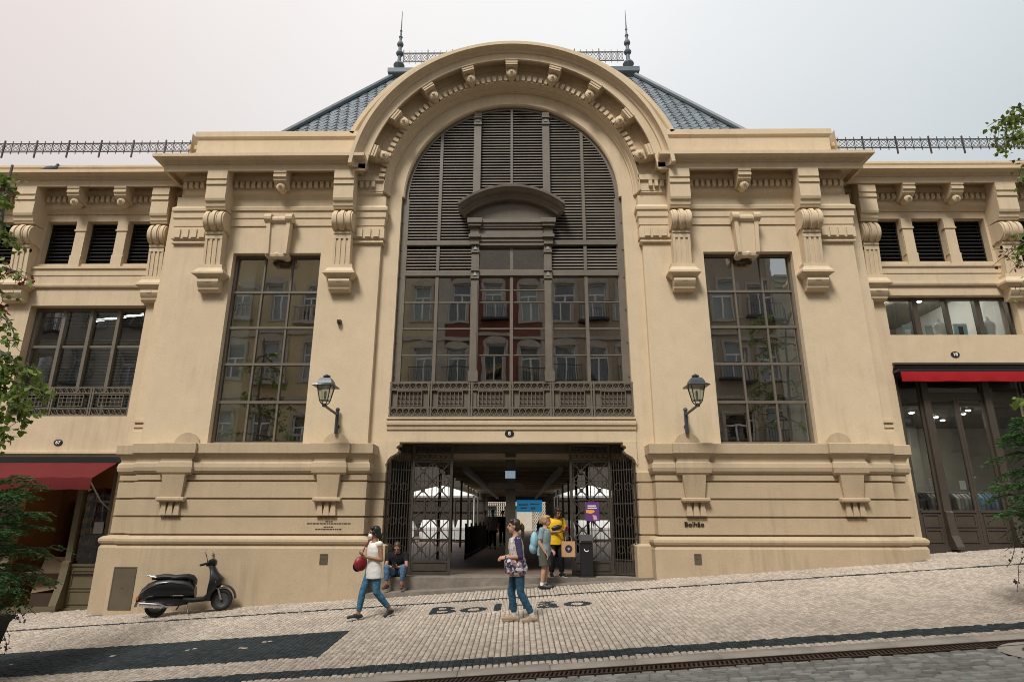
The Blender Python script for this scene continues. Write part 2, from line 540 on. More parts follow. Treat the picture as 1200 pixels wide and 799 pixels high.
def setts(rects, hmin=-0.004, hmax=0.004, inset=0.007, gap=0.006, jit=0.004):
    """rects: array (n,4) x0,x1,y0,y1 -> vertices, faces of slightly uneven rounded stones lying on the street"""
    n = len(rects)
    r = np.asarray(rects, float)
    j = rng.uniform(-jit, jit, (n, 4, 2))
    cx = np.stack([r[:, 0] + gap, r[:, 1] - gap, r[:, 1] - gap, r[:, 0] + gap], 1)
    cy = np.stack([r[:, 2] + gap, r[:, 2] + gap, r[:, 3] - gap, r[:, 3] - gap], 1)
    bx, by = cx + j[:, :, 0], cy + j[:, :, 1]
    mx_, my_ = cx.mean(1, keepdims=True), cy.mean(1, keepdims=True)
    sx = np.sign(bx - mx_) * inset; sy = np.sign(by - my_) * inset
    tx, ty = bx - sx, by - sy
    gz = lambda x, y: 0.07 + 0.0645 * x + np.where(y >= 7.8, 0.04 * (y - 14.35), -0.262)
    h = rng.uniform(hmin, hmax, (n, 1)); tilt = rng.uniform(-0.03, 0.03, (n, 2))
    bz = gz(bx, by) - 0.02
    tz = gz(tx, ty) + h + tilt[:, :1] * (tx - mx_) + tilt[:, 1:] * (ty - my_)
    V = np.concatenate([np.stack([bx, by, bz], 2), np.stack([tx, ty, tz], 2)], 1).reshape(-1, 3)
    base = (np.arange(n) * 8)[:, None, None]
    F = np.array([[4, 5, 6, 7], [0, 1, 5, 4], [1, 2, 6, 5], [2, 3, 7, 6], [3, 0, 4, 7]])[None] + base
    return V, F.reshape(-1, 4)


def np_mesh(name, V, F):
    me = bpy.data.meshes.new(name)
    k = F.shape[1]
    me.vertices.add(len(V)); me.vertices.foreach_set('co', V.astype(np.float32).ravel())
    me.loops.add(F.size); me.loops.foreach_set('vertex_index', F.astype(np.int32).ravel())
    me.polygons.add(len(F)); me.polygons.foreach_set('loop_start', np.arange(0, F.size, k, dtype=np.int32))
    me.update(calc_edges=True)
    return me


# lettering in the pavement: which stones fall inside the letters
tm = text_mesh('Bolhão', 0.86, offset=0.0, extrude=0.0, spacing=1.18, name='t')
tm.calc_loop_triangles()
tv = np.array([v.co[:2] for v in tm.vertices]); tri = np.array([t.vertices[:] for t in tm.loop_triangles])
sx_ = 2.94 / (tv[:, 0].max() - tv[:, 0].min())
tv[:, 0] = (tv[:, 0] - (tv[:, 0].max() + tv[:, 0].min()) / 2) * sx_
tv[:, 1] = (tv[:, 1] - tv[:, 1].min()) * 1.12
bpy.data.meshes.remove(tm)


def to_text(x, y):
    """street point -> lettering coordinates (the line of letters climbs very slightly towards the kerb on the right)"""
    return x - 0.02, y - (11.96 - 0.05 * x)


def in_text(x, y):
    return any(in_letter(x + a_, y + b_) for a_, b_ in ((0, 0), (0.035, 0), (-0.035, 0), (0, 0.03), (0, -0.03)))


def in_letter(x, y):
    u, v = to_text(x, y)
    A, B, C = tv[tri[:, 0]], tv[tri[:, 1]], tv[tri[:, 2]]
    def s(p, q): return (q[:, 0] - p[:, 0]) * (v - p[:, 1]) - (q[:, 1] - p[:, 1]) * (u - p[:, 0])
    a, b_, c = s(A, B), s(B, C), s(C, A)
    return bool((((a >= 0) & (b_ >= 0) & (c >= 0)) | ((a <= 0) & (b_ <= 0) & (c <= 0))).any())


def is_dark(x, y):
    if 13.17 < y < 13.29: return True
    if 8.44 < y < 8.76: return True
    if x < -2.62 and 9.44 < y < 11.06:
        for mx_, my_ in ((-7.55, 10.25), (-6.1, 10.35), (-4.95, 10.45), (-4.05, 10.30), (-3.85, 10.62)):
            if abs(x - mx_ - (y - my_) * 1.2) < 0.10 and abs(y - my_) < 0.035: return False
        return True
    return False


light, dark, cut = [], [], []
x = -13.6; W = 0.080
while x < 14.2:
    wv = W * random.uniform(0.93, 1.07)
    y = 8.30 - random.uniform(0, 0.08)
    xm = x + wv / 2
    while y < 15.5:
        d = random.uniform(0.066, 0.098)
        ya, yb = max(y, 8.30), y + d
        y += d
        for edge in (13.17, 13.29, 8.44, 8.76, 9.44, 11.06):
            if ya + 0.03 < edge < yb - 0.03 and (edge not in (9.44, 11.06) or xm < -2.62):
                yb = edge; y = edge
                break
        ym = (ya + yb) / 2
        if yb - ya < 0.03: continue
        if abs(xm) < 9.40 and ym > 14.42: continue
        if abs(xm) < 3.3 and ym > 14.33 - 0.0: continue
        u, v = to_text(xm, ym)
        if -1.6 < u < 1.6 and -0.1 < v < 1.05:
            for i in range(3):
                for k in range(3):
                    q = (x + wv * i / 3, x + wv * (i + 1) / 3, ya + (yb - ya) * k / 3, ya + (yb - ya) * (k + 1) / 3)
                    (dark if in_text((q[0] + q[1]) / 2, (q[2] + q[3]) / 2) else cut).append(q)
            continue
        (dark if is_dark(xm, ym) else light).append((x, x + wv, ya, yb))
    x += wv
# merge back quarter stones that stayed light would look finer there; they are laid as small cut stones round the letters
V, F = setts(light)
obj('limestone_paving', np_mesh('limestone_paving', V, F), LIMEST, pavement, kind='stuff')
V, F = setts(cut, gap=0.0012, inset=0.002, jit=0.001)
obj('cut_paving', np_mesh('cut_paving', V, F), LIMEST, pavement, kind='stuff')
V, F = setts(dark, gap=0.0015, inset=0.003, jit=0.002)
obj('basalt_paving', np_mesh('basalt_paving', V, F), BASALT, pavement, kind='stuff')

# granite kerb slabs, flush with the paving
b0 = None
x = -14.0; i = 0
while x < 14.5:
    L_ = random.uniform(0.95, 1.25)
    V, F = setts([(x, x + L_, 8.0, 8.29)], inset=0.006, gap=0.004, jit=0.002, hmin=-0.002, hmax=0.003)
    obj('kerb_slab', np_mesh('kerb_slab', V, F), KERB, pavement)
    x += L_

# long slot drain
gr = thing('drain_grate', 'long rusty slot drain grating along the edge of the pale pavement', 'drain', (0, 7.85, ground_z(0, 7.85)))
b = MB(); X0, X1 = -9.0, 13.0
for ya in (7.73, 7.955):
    b.add([(X0, ya, ground_z(X0, ya) + 0.004), (X1, ya, ground_z(X1, ya) + 0.004), (X1, ya + 0.03, ground_z(X1, ya) + 0.004), (X0, ya + 0.03, ground_z(X0, ya) + 0.004),
           (X0, ya, ground_z(X0, ya) - 0.06), (X1, ya, ground_z(X1, ya) - 0.06), (X1, ya + 0.03, ground_z(X1, ya) - 0.06), (X0, ya + 0.03, ground_z(X0, ya) - 0.06)],
          [(0, 1, 2, 3), (0, 4, 5, 1), (2, 6, 7, 3)])
b.build('frame', RUST, gr)
b = MB(); x = X0
while x < X1:
    z = ground_z(x, 7.85)
    b.add([(x, 7.76, z), (x + 0.028, 7.76, z), (x + 0.068, 7.955, z + 0.001), (x + 0.04, 7.955, z + 0.001), (x, 7.76, z - 0.04), (x + 0.028, 7.76, z - 0.04), (x + 0.068, 7.955, z - 0.04), (x + 0.04, 7.955, z - 0.04)],
          [(0, 1, 2, 3), (0, 4, 5, 1), (1, 5, 6, 2), (3, 7, 4, 0)])
    x += 0.055
b.build('bars', RUST, gr, kind='stuff')
b = MB(); b.add([(X0, 7.72, ground_z(X0, 7.8) - 0.055), (X1, 7.72, ground_z(X1, 7.8) - 0.055), (X1, 7.99, ground_z(X1, 7.8) - 0.055), (X0, 7.99, ground_z(X0, 7.8) - 0.055)], [(0, 1, 2, 3)])
b.build('channel', DARK, gr, fix=False)

# round grating in the roadway
MHX, MHY = 6.02, 7.42
MHX, MHY = 6.05, 7.36
ones = [material('granite_sett_%s' % n_, tuple(c * k for c in (0.25, 0.25, 0.23)), 0.7, var=0.14, vscale=3, bump=0.3, spec=0.3) for n_, k in (('pale', 1.2), ('plain', 1.0), ('grey', 0.85), ('deep', 0.7))]
far_, near_ = [], []
y = 2.2; row = 0
while y < 7.68:
    d = random.uniform(0.085, 0.10)
    x = -10 + (row % 2) * 0.1
    while x < 11:
        L_ = random.uniform(0.13, 0.20)
        q = (x, x + L_, y, min(y + d, 7.70)); xm, ym = x + L_ / 2, y + d / 2
        x += L_
        if q[3] - q[2] < 0.05: continue
        if (xm - MHX) ** 2 + (ym - MHY) ** 2 < 0.47 ** 2: continue
        (near_ if (2.2 < xm < 5.9 and 6.80 < ym) else far_).append(q)
    y += d; row += 1
V, F = setts(far_, hmin=-0.006, hmax=0.006)
obj('sett_paving', np_mesh('sett_paving', V, F), GRANITE, road, kind='stuff')
for q in near_:
    V, F = setts([q], hmin=-0.006, hmax=0.006)
    obj('sett', np_mesh('sett', V, F), random.choice(ones), road)

mh = thing('manhole', 'round rusty grating in a pale ring set in the cobbled roadway', 'manhole', (MHX, MHY, ground_z(MHX, 7)))
def flat_ring(b, r0, r1, zoff, n=36):
    vs = []
    for r_ in (r0, r1):
        for k in range(n):
            a = 2 * math.pi * k / n
            x, y = MHX + r_ * math.cos(a), MHY + r_ * math.sin(a)
            vs.append((x, y, ground_z(x, 7) + zoff))
    b.add(vs, [(k, (k + 1) % n, n + (k + 1) % n, n + k) for k in range(n)])
b = MB(); flat_ring(b, 0.30, 0.52, 0.003); b.build('ring', KERB, mh, fix=False)
b = MB(); flat_ring(b, 0.25, 0.30, 0.008); flat_ring(b, 0.0001, 0.25, -0.012)
for k in range(-6, 7):
    yy = k * 0.04; hw = math.sqrt(max(0.25 ** 2 - yy * yy, 0))
    xa, xb = MHX - hw, MHX + hw
    za, zb = ground_z(xa, 7) + 0.007, ground_z(xb, 7) + 0.007
    b.add([(xa, MHY + yy, za), (xb, MHY + yy, zb), (xb, MHY + yy + 0.022, zb), (xa, MHY + yy + 0.022, za), (xa, MHY + yy, za - .02), (xb, MHY + yy, zb - .02), (xb, MHY + yy + 0.022, zb - .02), (xa, MHY + yy + 0.022, za - .02)], [(0, 1, 2, 3), (0, 4, 5, 1), (2, 6, 7, 3)])
b.build('grating', RUST, mh)

# ---------------------------------------------------------------- the market building
bld = thing('market_building', 'large ochre market hall with a huge arched louvred window over its gateway', 'building', (0, 15, ground_z(0, 15)))
ZC = 10.05
PT = dict(parent=bld)


def both(fn, name, mat, **k):
    """build the same part on either side of the axis; fn(MB, side) draws it at positive x"""
    r = []
    for s in (1, -1):
        b = MB(); fn(b, s)
        r.append(b.build(name, mat, bld, mirror=s < 0, **k))
    return r


# --- lower storey: plinth, rusticated base, torus, ledge
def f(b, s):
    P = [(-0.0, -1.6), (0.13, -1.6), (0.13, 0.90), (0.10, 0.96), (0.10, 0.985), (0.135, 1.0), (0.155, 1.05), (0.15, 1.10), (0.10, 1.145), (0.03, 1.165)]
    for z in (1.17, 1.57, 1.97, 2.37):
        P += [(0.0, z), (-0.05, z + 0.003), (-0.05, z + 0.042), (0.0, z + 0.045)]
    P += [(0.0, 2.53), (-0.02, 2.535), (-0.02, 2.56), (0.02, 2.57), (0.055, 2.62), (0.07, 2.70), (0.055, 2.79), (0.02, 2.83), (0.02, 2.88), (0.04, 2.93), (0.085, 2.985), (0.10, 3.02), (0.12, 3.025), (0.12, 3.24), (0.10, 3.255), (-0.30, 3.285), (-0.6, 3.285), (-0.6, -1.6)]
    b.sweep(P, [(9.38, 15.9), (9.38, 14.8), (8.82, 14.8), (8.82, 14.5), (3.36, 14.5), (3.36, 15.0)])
both(f, 'base_wall', STUCCO_LOW_SHADED)


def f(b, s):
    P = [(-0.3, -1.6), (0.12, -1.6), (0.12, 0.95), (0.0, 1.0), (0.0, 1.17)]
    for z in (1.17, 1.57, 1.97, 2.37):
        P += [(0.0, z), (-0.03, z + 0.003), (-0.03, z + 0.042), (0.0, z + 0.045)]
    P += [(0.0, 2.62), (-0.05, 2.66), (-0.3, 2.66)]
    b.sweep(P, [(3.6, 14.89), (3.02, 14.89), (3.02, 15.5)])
both(f, 'gate_jamb', STUCCO_LOW_SHADED)

# consoles hanging under the ledge, each with three drops, and a half-round boss above
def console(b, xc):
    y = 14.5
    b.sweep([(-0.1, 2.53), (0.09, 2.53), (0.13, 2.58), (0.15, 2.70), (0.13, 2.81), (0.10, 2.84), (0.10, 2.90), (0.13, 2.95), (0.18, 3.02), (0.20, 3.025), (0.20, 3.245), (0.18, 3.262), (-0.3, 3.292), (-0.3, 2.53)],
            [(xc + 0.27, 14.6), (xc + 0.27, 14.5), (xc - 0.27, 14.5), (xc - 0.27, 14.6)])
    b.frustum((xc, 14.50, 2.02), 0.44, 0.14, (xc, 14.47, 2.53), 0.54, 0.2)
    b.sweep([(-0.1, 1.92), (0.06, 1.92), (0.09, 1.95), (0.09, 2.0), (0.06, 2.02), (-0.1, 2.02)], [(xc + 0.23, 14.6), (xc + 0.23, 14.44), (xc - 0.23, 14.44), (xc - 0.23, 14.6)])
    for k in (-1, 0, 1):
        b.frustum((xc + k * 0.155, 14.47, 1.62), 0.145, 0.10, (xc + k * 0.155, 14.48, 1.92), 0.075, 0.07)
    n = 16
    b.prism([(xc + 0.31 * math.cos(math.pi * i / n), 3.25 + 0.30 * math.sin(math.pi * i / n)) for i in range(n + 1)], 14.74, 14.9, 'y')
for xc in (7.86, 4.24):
    both(lambda b, s: console(b, xc), 'console', STUCCO_LOW_SHADED)

# --- upper walls of the block
WX0, WX1, WZ0, WZ1 = 5.06, 7.39, 3.30, 8.31
def f(b, s):
    b.wall(3.48, 9.03, 3.2, 10.5, 14.8, 15.35, [(WX0, WX1, WZ0, WZ1)])
    b.add([(3.48, 14.8, 2.6), (3.48, 15.0, 2.6), (3.48, 15.0, 10.5), (3.48, 14.8, 10.5)], [(0, 1, 2, 3)])
    b.add([(9.03, 14.8, 3.2), (9.03, 15.9, 3.2), (9.03, 15.9, 12), (9.03, 14.8, 12)], [(0, 1, 2, 3)])
    b.box(9.0, 9.5, 15.2, 15.9, -1.6, 9.9)
    b.box(9.45, 9.66, 15.4, 15.9, -1.6, 9.9)
    # small capital at the foot of the side strip
    b.box(9.0, 9.54, 15.14, 15.5, 3.86, 3.93); b.box(9.0, 9.51, 15.17, 15.5, 3.74, 3.80); b.box(9.0, 9.56, 15.12, 15.5, 3.29, 3.62)
both(f, 'front_wall', STUCCO, fix=False)


def f(b, s):
    b.wall(3.02, 3.60, 2.6, 10.05, 14.95, 15.5, [])
    b.add([(3.02, 14.95, 2.6), (3.02, 15.5, 2.6), (3.02, 15.5, 10.05), (3.02, 14.95, 10.05)], [(0, 1, 2, 3)])
both(f, 'arch_jamb', STUCCO, fix=False)

# architrave bands between and beyond the brackets
def f(b, s):
    P = [(-0.1, 9.09), (0.03, 9.09), (0.035, 9.29), (0.05, 9.30), (0.06, 9.32), (0.06, 9.505), (0.10, 9.52), (0.11, 9.60), (0.10, 9.64), (0.03, 9.66), (0.03, 9.90), (-0.1, 9.90)]
    b.sweep(P, [(8.97, 15.5), (8.97, 14.8), (3.48, 14.8), (3.48, 15.0)])
    # capitals of the end pilasters
    for xa, xb in ((9.0, 7.9), (4.3, 3.48)):
        P = [(-0.1, 8.56), (0.05, 8.56), (0.07, 8.58), (0.07, 8.62), (0.04, 8.64), (0.04, 8.69), (0.09, 8.70), (0.09, 8.985), (0.06, 9.0), (0.06, 9.06), (0.08, 9.07), (0.085, 9.27), (0.10, 9.28), (0.115, 9.30), (0.115, 9.47), (0.15, 9.49), (0.155, 9.57), (0.13, 9.60), (0.08, 9.66), (0.08, 9.93), (-0.1, 9.93)]
        b.sweep(P, [(xa, 15.4 if xa > 8 else 14.9), (xa, 14.8), (xb, 14.8), (xb, 15.0 if xb < 4 else 14.9)])
        for k in range(4):
            xm = (xb + 0.12 + k * 0.22) if xb < 4 else (xa - 0.08 - k * 0.22)
            b.box(xm - 0.075, xm + 0.075, 14.672, 14.72, 8.725, 8.965)
both(f, 'architrave', STUCCO)

# --- main cornice (block and wings)
LOWC = [(-0.2, 9.86), (0.03, 9.86), (0.05, 9.90), (0.11, 9.97), (0.13, 10.0), (0.13, 10.33), (0.2, 10.35), (0.2, 10.50), (-0.2, 10.50)]
UPC = [(-0.3, 10.455), (0.16, 10.455), (0.16, 10.61), (0.49, 10.61), (0.49, 10.455), (0.55, 10.455), (0.55, 10.645), (0.585, 10.65), (0.595, 10.66), (0.60, 10.69), (0.62, 10.72), (0.66, 10.742), (0.69, 10.748), (0.70, 10.752), (0.775, 10.756), (0.78, 10.76), (0.78, 10.85), (0.3, 10.91), (-0.3, 10.91)]
def f(b, s):
    b.sweep(LOWC, [(8.75, 15.9), (8.75, 14.8), (3.62, 14.8), (3.62, 15.0)])
    b.sweep(UPC, [(8.75, 15.9), (8.75, 14.8), (3.9, 14.8)])
both(f, 'cornice', STUCCO)
def f(b, s):
    b.sweep([(o, z - 0.004) for o, z in LOWC], [(22, 15.55), (9.0, 15.55)])
    b.sweep([(o, z - 0.004) for o, z in UPC], [(22, 15.55), (9.0, 15.55)])
both(f, 'wing_cornice', STUCCO_WING)

# dentils, cut one by one
def f(b, s):
    x = 3.70
    while x < 8.95:
        b.box(x, x + 0.092, 14.575, 14.68, 10.155, 10.32); x += 0.155
both(f, 'dentils', STUCCO, kind='stuff')
def f(b, s):
    x = 9.1
    while x < 21:
        b.box(x, x + 0.092, 15.325, 15.43, 10.151, 10.316); x += 0.155
both(f, 'wing_dentils', STUCCO_WING, kind='stuff')

# --- big scroll brackets
def bracket_parts(w=0.53):
    h = w / 2
    main = MB()
    main.prism([(0.02, 10.63), (-0.53, 10.63), (-0.53, 10.452), (-0.565, 10.452), (-0.565, 10.22), (-0.53, 10.21), (-0.53, 10.165), (-0.555, 10.155), (-0.555, 10.06), (-0.52, 10.05), (-0.52, 9.66), (-0.50, 9.60), (-0.46, 9.585), (-0.44, 9.47), (-0.42, 9.455), (-0.40, 9.40), (0.02, 9.40)], -h, h)
    # shaft with flutes
    main.prism([(0.02, 9.5), (-0.30, 9.5), (-0.29, 8.80), (-0.31, 8.79), (-0.31, 8.73), (-0.265, 8.72), (-0.20, 7.86), (0.02, 7.86)], -h * 0.86, h * 0.86)
    for k in range(4):
        xa = -h * 0.86 + k * (h * 1.72 - 0.065) / 3
        main.prism([(-0.26, 8.66), (-0.285, 8.66), (-0.225, 7.90), (-0.20, 7.90)], xa, xa + 0.065)
    main.box(-h * 0.86, h * 0.86, -0.285, -0.2, 8.60, 8.70)
    sc = MB()
    for xa, xb, k in ((-h, -h * 0.36, 1.0), (-h * 0.33, h * 0.33, 1.06), (h * 0.36, h, 1.0)):
        pts = [(0.0, 9.40)]
        n = 14
        for i in range(n + 1):
            a = R(100 - 215 * i / n)
            pts.append((-0.26 - 0.255 * k * math.cos(R(15)) * max(-1, math.cos(a - R(0))) * (1 if math.cos(a) > 0 else 0.5), 9.10 + 0.285 * k * math.sin(a)))
        pts.append((0.0, 8.80))
        m_ = len(pts)
        # rounded ribs: three slices, the middle one fuller
        w_ = xb - xa
        for u0, u1, q in ((0, 0.22, 0.93), (0.22, 0.78, 1.0), (0.78, 1.0, 0.93)):
            sc.prism([(p[0] * q, 9.10 + (p[1] - 9.10) * (q if p[0] < -0.01 else 1)) for p in pts], xa + w_ * u0, xa + w_ * u1)
    pe = MB()
    pe.sweep([(-0.15, 7.50), (-0.02, 7.50), (0.0, 7.54), (0.06, 7.585), (0.10, 7.60), (0.10, 7.655), (0.06, 7.68), (0.03, 7.73), (0.0, 7.79), (0.0, 7.88), (-0.15, 7.88)],
             [(h * 1.18, 0.02), (h * 1.18, -0.26), (-h * 1.18, -0.26), (-h * 1.18, 0.02)])
    pe.box(-h * 1.0, h * 1.0, -0.2, 0.02, 7.51, 7.87)
    dr = MB()
    dr.prism([(0.02, 7.51), (-0.22, 7.51), (-0.27, 7.47), (-0.285, 7.41), (-0.25, 7.33), (-0.20, 7.27), (-0.19, 7.22), (-0.15, 7.18), (0.02, 7.165)], -h * 1.02, h * 1.02)
    dr.box(-0.07, 0.07, -0.292, -0.2, 7.40, 7.45)
    return main.mesh('bracket'), sc.mesh('scroll', smooth=True), pe.mesh('pedestal'), dr.mesh('drop', smooth=True)
BR = bracket_parts()
def place_bracket(x, y, mat, sc=(1, 1, 1), dz=0.0):
    o = obj('bracket', BR[0], None, bld, loc=(x, y, dz), scale=sc)
    if len(BR[0].materials) == 0:
        for m_ in BR: m_.materials.append(STUCCO)
    for me, nm in ((BR[1], 'scroll'), (BR[2], 'pedestal'), (BR[3], 'drop')):
        c = obj(nm, me, None, None); c.parent = o
    return o
for s in (1, -1):
    for xc in (7.83, 4.44):
        place_bracket(s * xc, 14.8, STUCCO)
    for xc in (13.55, 17.5, 21.4):
        place_bracket(s * xc, 15.55, STUCCO_WING, (1.04, 1.0, 1), -0.006)
    place_bracket(s * 9.80, 15.55, STUCCO_WING, (0.9, 0.9, 1), -0.006)

# --- modillions (straight cornice) with a scroll end
def modillion_mesh():
    b = MB(); h = 0.17
    b.prism([(-0.50, 10.63), (-0.50, 10.452), (-0.555, 10.452), (-0.555, 10.40), (-0.53, 10.395), (-0.53, 10.35), (-0.545, 10.345), (-0.545, 10.28), (-0.50, 10.26), (-0.50, 10.20), (-0.44, 10.16), (-0.36, 10.10), (-0.1, 10.06), (-0.1, 10.63)], -h, h)
    c = MB()
    c.cyl((0, -0.42, 10.06), (0, -0.2, 10.06), 0.115, 14); c.cyl((0, -0.45, 10.06), (0, -0.42, 10.06), 0.07, 12, 0.11)
    c.ball((0, -0.45, 10.06), 0.05, 8, 6)
    return b.mesh('modillion'), c.mesh('rosette', smooth=True)
MO = modillion_mesh()
for m_ in MO: m_.materials.append(STUCCO)
def place_modillion(x, y, dz=0.0):
    o = obj('modillion', MO[0], None, bld, loc=(x, y, dz))
    c = obj('rosette', MO[1], None, None); c.parent = o
for s in (1, -1):
    place_modillion(s * 6.17, 14.8)
    for xb in (11.6, 15.5, 19.5):
        for d in (-0.66, 0.66): place_modillion(s * (xb + d), 15.55, -0.004)

# --- keystone brackets over the tall side windows
def f(b, s):
    x = 6.17
    b.frustum((x, 14.72, 8.2), 0.50, 0.20, (x, 14.70, 9.08), 0.58, 0.24)
    for sx in (-1, 1):
        b.frustum((x + sx * 0.235, 14.66, 8.2), 0.09, 0.20, (x + sx * 0.265, 14.63, 9.1), 0.10, 0.22)
        b.cyl((x + sx * 0.19, 14.57, 9.20), (x + sx * 0.37, 14.57, 9.20), 0.13, 14)
    b.cyl((x - 0.19, 14.60, 9.17), (x + 0.19, 14.60, 9.17), 0.10, 14)
    b.box(x - 0.32, x + 0.32, 14.60, 14.85, 9.20, 9.33)
    b.sweep([(-0.1, 8.10), (0.0, 8.10), (0.03, 8.14), (0.045, 8.2), (0.02, 8.25), (-0.1, 8.25)], [(x + 0.25, 14.9), (x + 0.25, 14.66), (x + 0.07, 14.66), (x, 14.63), (x - 0.07, 14.66), (x - 0.25, 14.66), (x - 0.25, 14.9)])
both(f, 'keystone', STUCCO)

# --- the great archivolt
b = MB()
b.arc([(2.95, 15.5), (2.95, 14.985), (2.985, 14.95), (3.33, 14.95), (3.335, 14.89), (3.36, 14.885), (3.375, 14.83), (3.40, 14.78), (3.415, 14.775), (3.425, 14.70), (3.45, 14.64), (3.455, 14.60), (3.475, 14.60), (3.475, 14.66), (3.88, 14.66), (3.88, 15.5)], ZC, 0, 180, 96)
b.build('archivolt', STUCCO, bld, smooth=True)
b = MB()
b.arc([(3.86, 14.9), (3.86, 14.62), (4.07, 14.62), (4.07, 14.31), (3.915, 14.31), (3.915, 14.25), (4.125, 14.25), (4.13, 14.21), (4.14, 14.20), (4.17, 14.195), (4.20, 14.175), (4.22, 14.135), (4.227, 14.105), (4.23, 14.10), (4.235, 14.02), (4.24, 14.015), (4.335, 14.015), (4.36, 14.1), (4.36, 14.9)], ZC, 6.6, 173.4, 110)
b.build('arch_cornice', STUCCO, bld)
b = MB()
b.arc([(4.2, 15.6), (4.2, 14.72), (4.74, 14.72), (4.76, 14.69), (4.79, 14.66), (4.91, 14.66), (4.92, 14.70), (4.92, 15.6)], ZC, 22.3, 157.7, 90)
b.build('arch_coping', STUCCO, bld)
dents = MB(); mods = []
def rot_box(b, th, r0, r1, y0, y1, t0, t1=None):
    """box placed radially on the arch at angle th (degrees), tangential half-width t"""
    t1 = t0 if t1 is None else t1
    a = R(th); er = Vector((math.cos(a), 0, math.sin(a))); et = Vector((-math.sin(a), 0, math.cos(a)))
    O = Vector((0, 0, ZC)); vs = []
    for r_, t in ((r0, t0), (r1, t1)):
        for y, sg in ((y0, -1), (y0, 1), (y1, 1), (y1, -1)):
            p = O + er * r_ + et * (sg * t); vs.append((p.x, y, p.z))
    b.add(vs, [(0, 3, 2, 1), (4, 5, 6, 7), (0, 1, 5, 4), (1, 2, 6, 5), (2, 3, 7, 6), (3, 0, 4, 7)])
STEP = 18.7
for k in range(-4, 5):
    th = 90 + k * STEP
    m_ = MB()
    rot_box(m_, th, 3.74, 4.10, 14.262, 14.66, 0.165, 0.18)
    rot_box(m_, th, 3.90, 3.935, 14.235, 14.3, 0.175, 0.175)
    rot_box(m_, th, 3.82, 3.865, 14.238, 14.3, 0.17, 0.17)
    rot_box(m_, th, 3.75, 3.79, 14.238, 14.3, 0.165, 0.165)
    rot_box(m_, th, 3.56, 3.76, 14.42, 14.66, 0.14, 0.16)
    o = m_.build('modillion', STUCCO, bld)
    c = MB(); a = R(th); px_, pz_ = 3.575 * math.cos(a), ZC + 3.575 * math.sin(a)
    c.cyl((px_, 14.36, pz_), (px_, 14.6, pz_), 0.12, 14); c.cyl((px_, 14.33, pz_), (px_, 14.36, pz_), 0.075, 12, 0.115); c.ball((px_, 14.33, pz_), 0.05, 8, 6)
    cc = obj('rosette', c.mesh('rosette', smooth=True), STUCCO, None); cc.parent = o; cc.matrix_parent_inverse = Matrix.Identity(4)
    cc.parent = o
    for j in range(1, 7):
        tj = th + STEP * (j + 0.0) / 7
        if 5 < tj < 175: rot_box(dents, tj, 3.47, 3.625, 14.55, 14.67, 0.047)
dents.build('dentils', STUCCO, bld, kind='stuff')

# --- parapet over the block
def f(b, s):
    P = [(-0.25, 10.78), (0.05, 10.78), (0.05, 11.00), (0.0, 11.02), (0.0, 11.73), (0.04, 11.76), (0.06, 11.79), (0.06, 11.95), (0.02, 11.98), (-0.25, 12.0)]
    b.sweep(P, [(8.80, 15.9), (8.80, 14.72), (3.9, 14.72)])
    P = [(-0.2, 10.78), (0.0, 10.78), (0.0, 11.50), (0.05, 11.56), (0.05, 11.68), (-0.2, 11.70)]
    b.sweep(P, [(9.12, 15.9), (9.12, 14.95), (8.6, 14.95)])
both(f, 'parapet', STUCCO)
def f(b, s):
    P = [(-0.4, 10.7), (0.0, 10.7), (0.0, 11.06), (0.04, 11.10), (0.07, 11.14), (0.07, 11.20), (-0.4, 11.24)]
    b.sweep(P, [(22, 15.2), (8.9, 15.2)])
both(f, 'wing_parapet', STUCCO_WING)

# --- slate pavilion roof
E0, E1, ZE, ZT = (9.1, 16.3), (4.55, 19.5), 11.7, 17.75
b = MB()
b.add([(-E0[0], E0[1], ZE), (E0[0], E0[1], ZE), (E1[0], E1[1], ZT), (-E1[0], E1[1], ZT), (-E0[0], 25, ZE), (E0[0], 25, ZE), (E1[0], 22, ZT), (-E1[0], 22, ZT)],
      [(0, 1, 2, 3), (1, 5, 6, 2), (4, 0, 3, 7), (3, 2, 6, 7), (5, 4, 7, 6)])
roof = b.build('roof', material('roof_underlay', (0.03, 0.035, 0.042), 0.8), bld)
b = MB()
A = Vector((0, E0[1], ZE)); T = Vector((0, E1[1], ZT)); up_ = (T - A); SL = up_.length; up_.normalize()
nrm = Vector((1, 0, 0)).cross(up_)
rows = int(SL / 0.20)
for i in range(rows):
    d0 = i * 0.20
    hw = E0[0] + (E1[0] - E0[0]) * (d0 / SL)
    x = -hw + (i % 2) * 0.16
    while x < hw - 0.1:
        p = A + up_ * (d0 + random.uniform(-.006, .006)) + Vector((x, 0, 0)); lift = nrm * random.uniform(0.014, 0.020)
        q = [p + up_ * 0.19 + lift, p + Vector((0.148, 0, 0)) - up_ * 0.01 + lift, p + Vector((0.296, 0, 0)) + up_ * 0.19 + lift, p + Vector((0.296, 0, 0)) + up_ * 0.29 + nrm * 0.004, p + up_ * 0.29 + nrm * 0.004]
        low = [v - nrm * 0.02 for v in q[:3]]
        b.add(q + low, [(0, 1, 2, 3, 4), (5, 6, 1, 0), (6, 7, 2, 1)])
        x += 0.32
obj('slates', b.mesh('slates', fix=False), SLATE, None, kind='stuff').parent = roof
for s in (1, -1):
    b = MB(); b.tube([(s * E0[0], E0[1] - 0.03, ZE + .05), (s * E1[0], E1[1] - 0.03, ZT + .05)], 0.10, 8)
    obj('ridge_roll', b.mesh('ridge_roll', smooth=True), LEAD, None).parent = roof
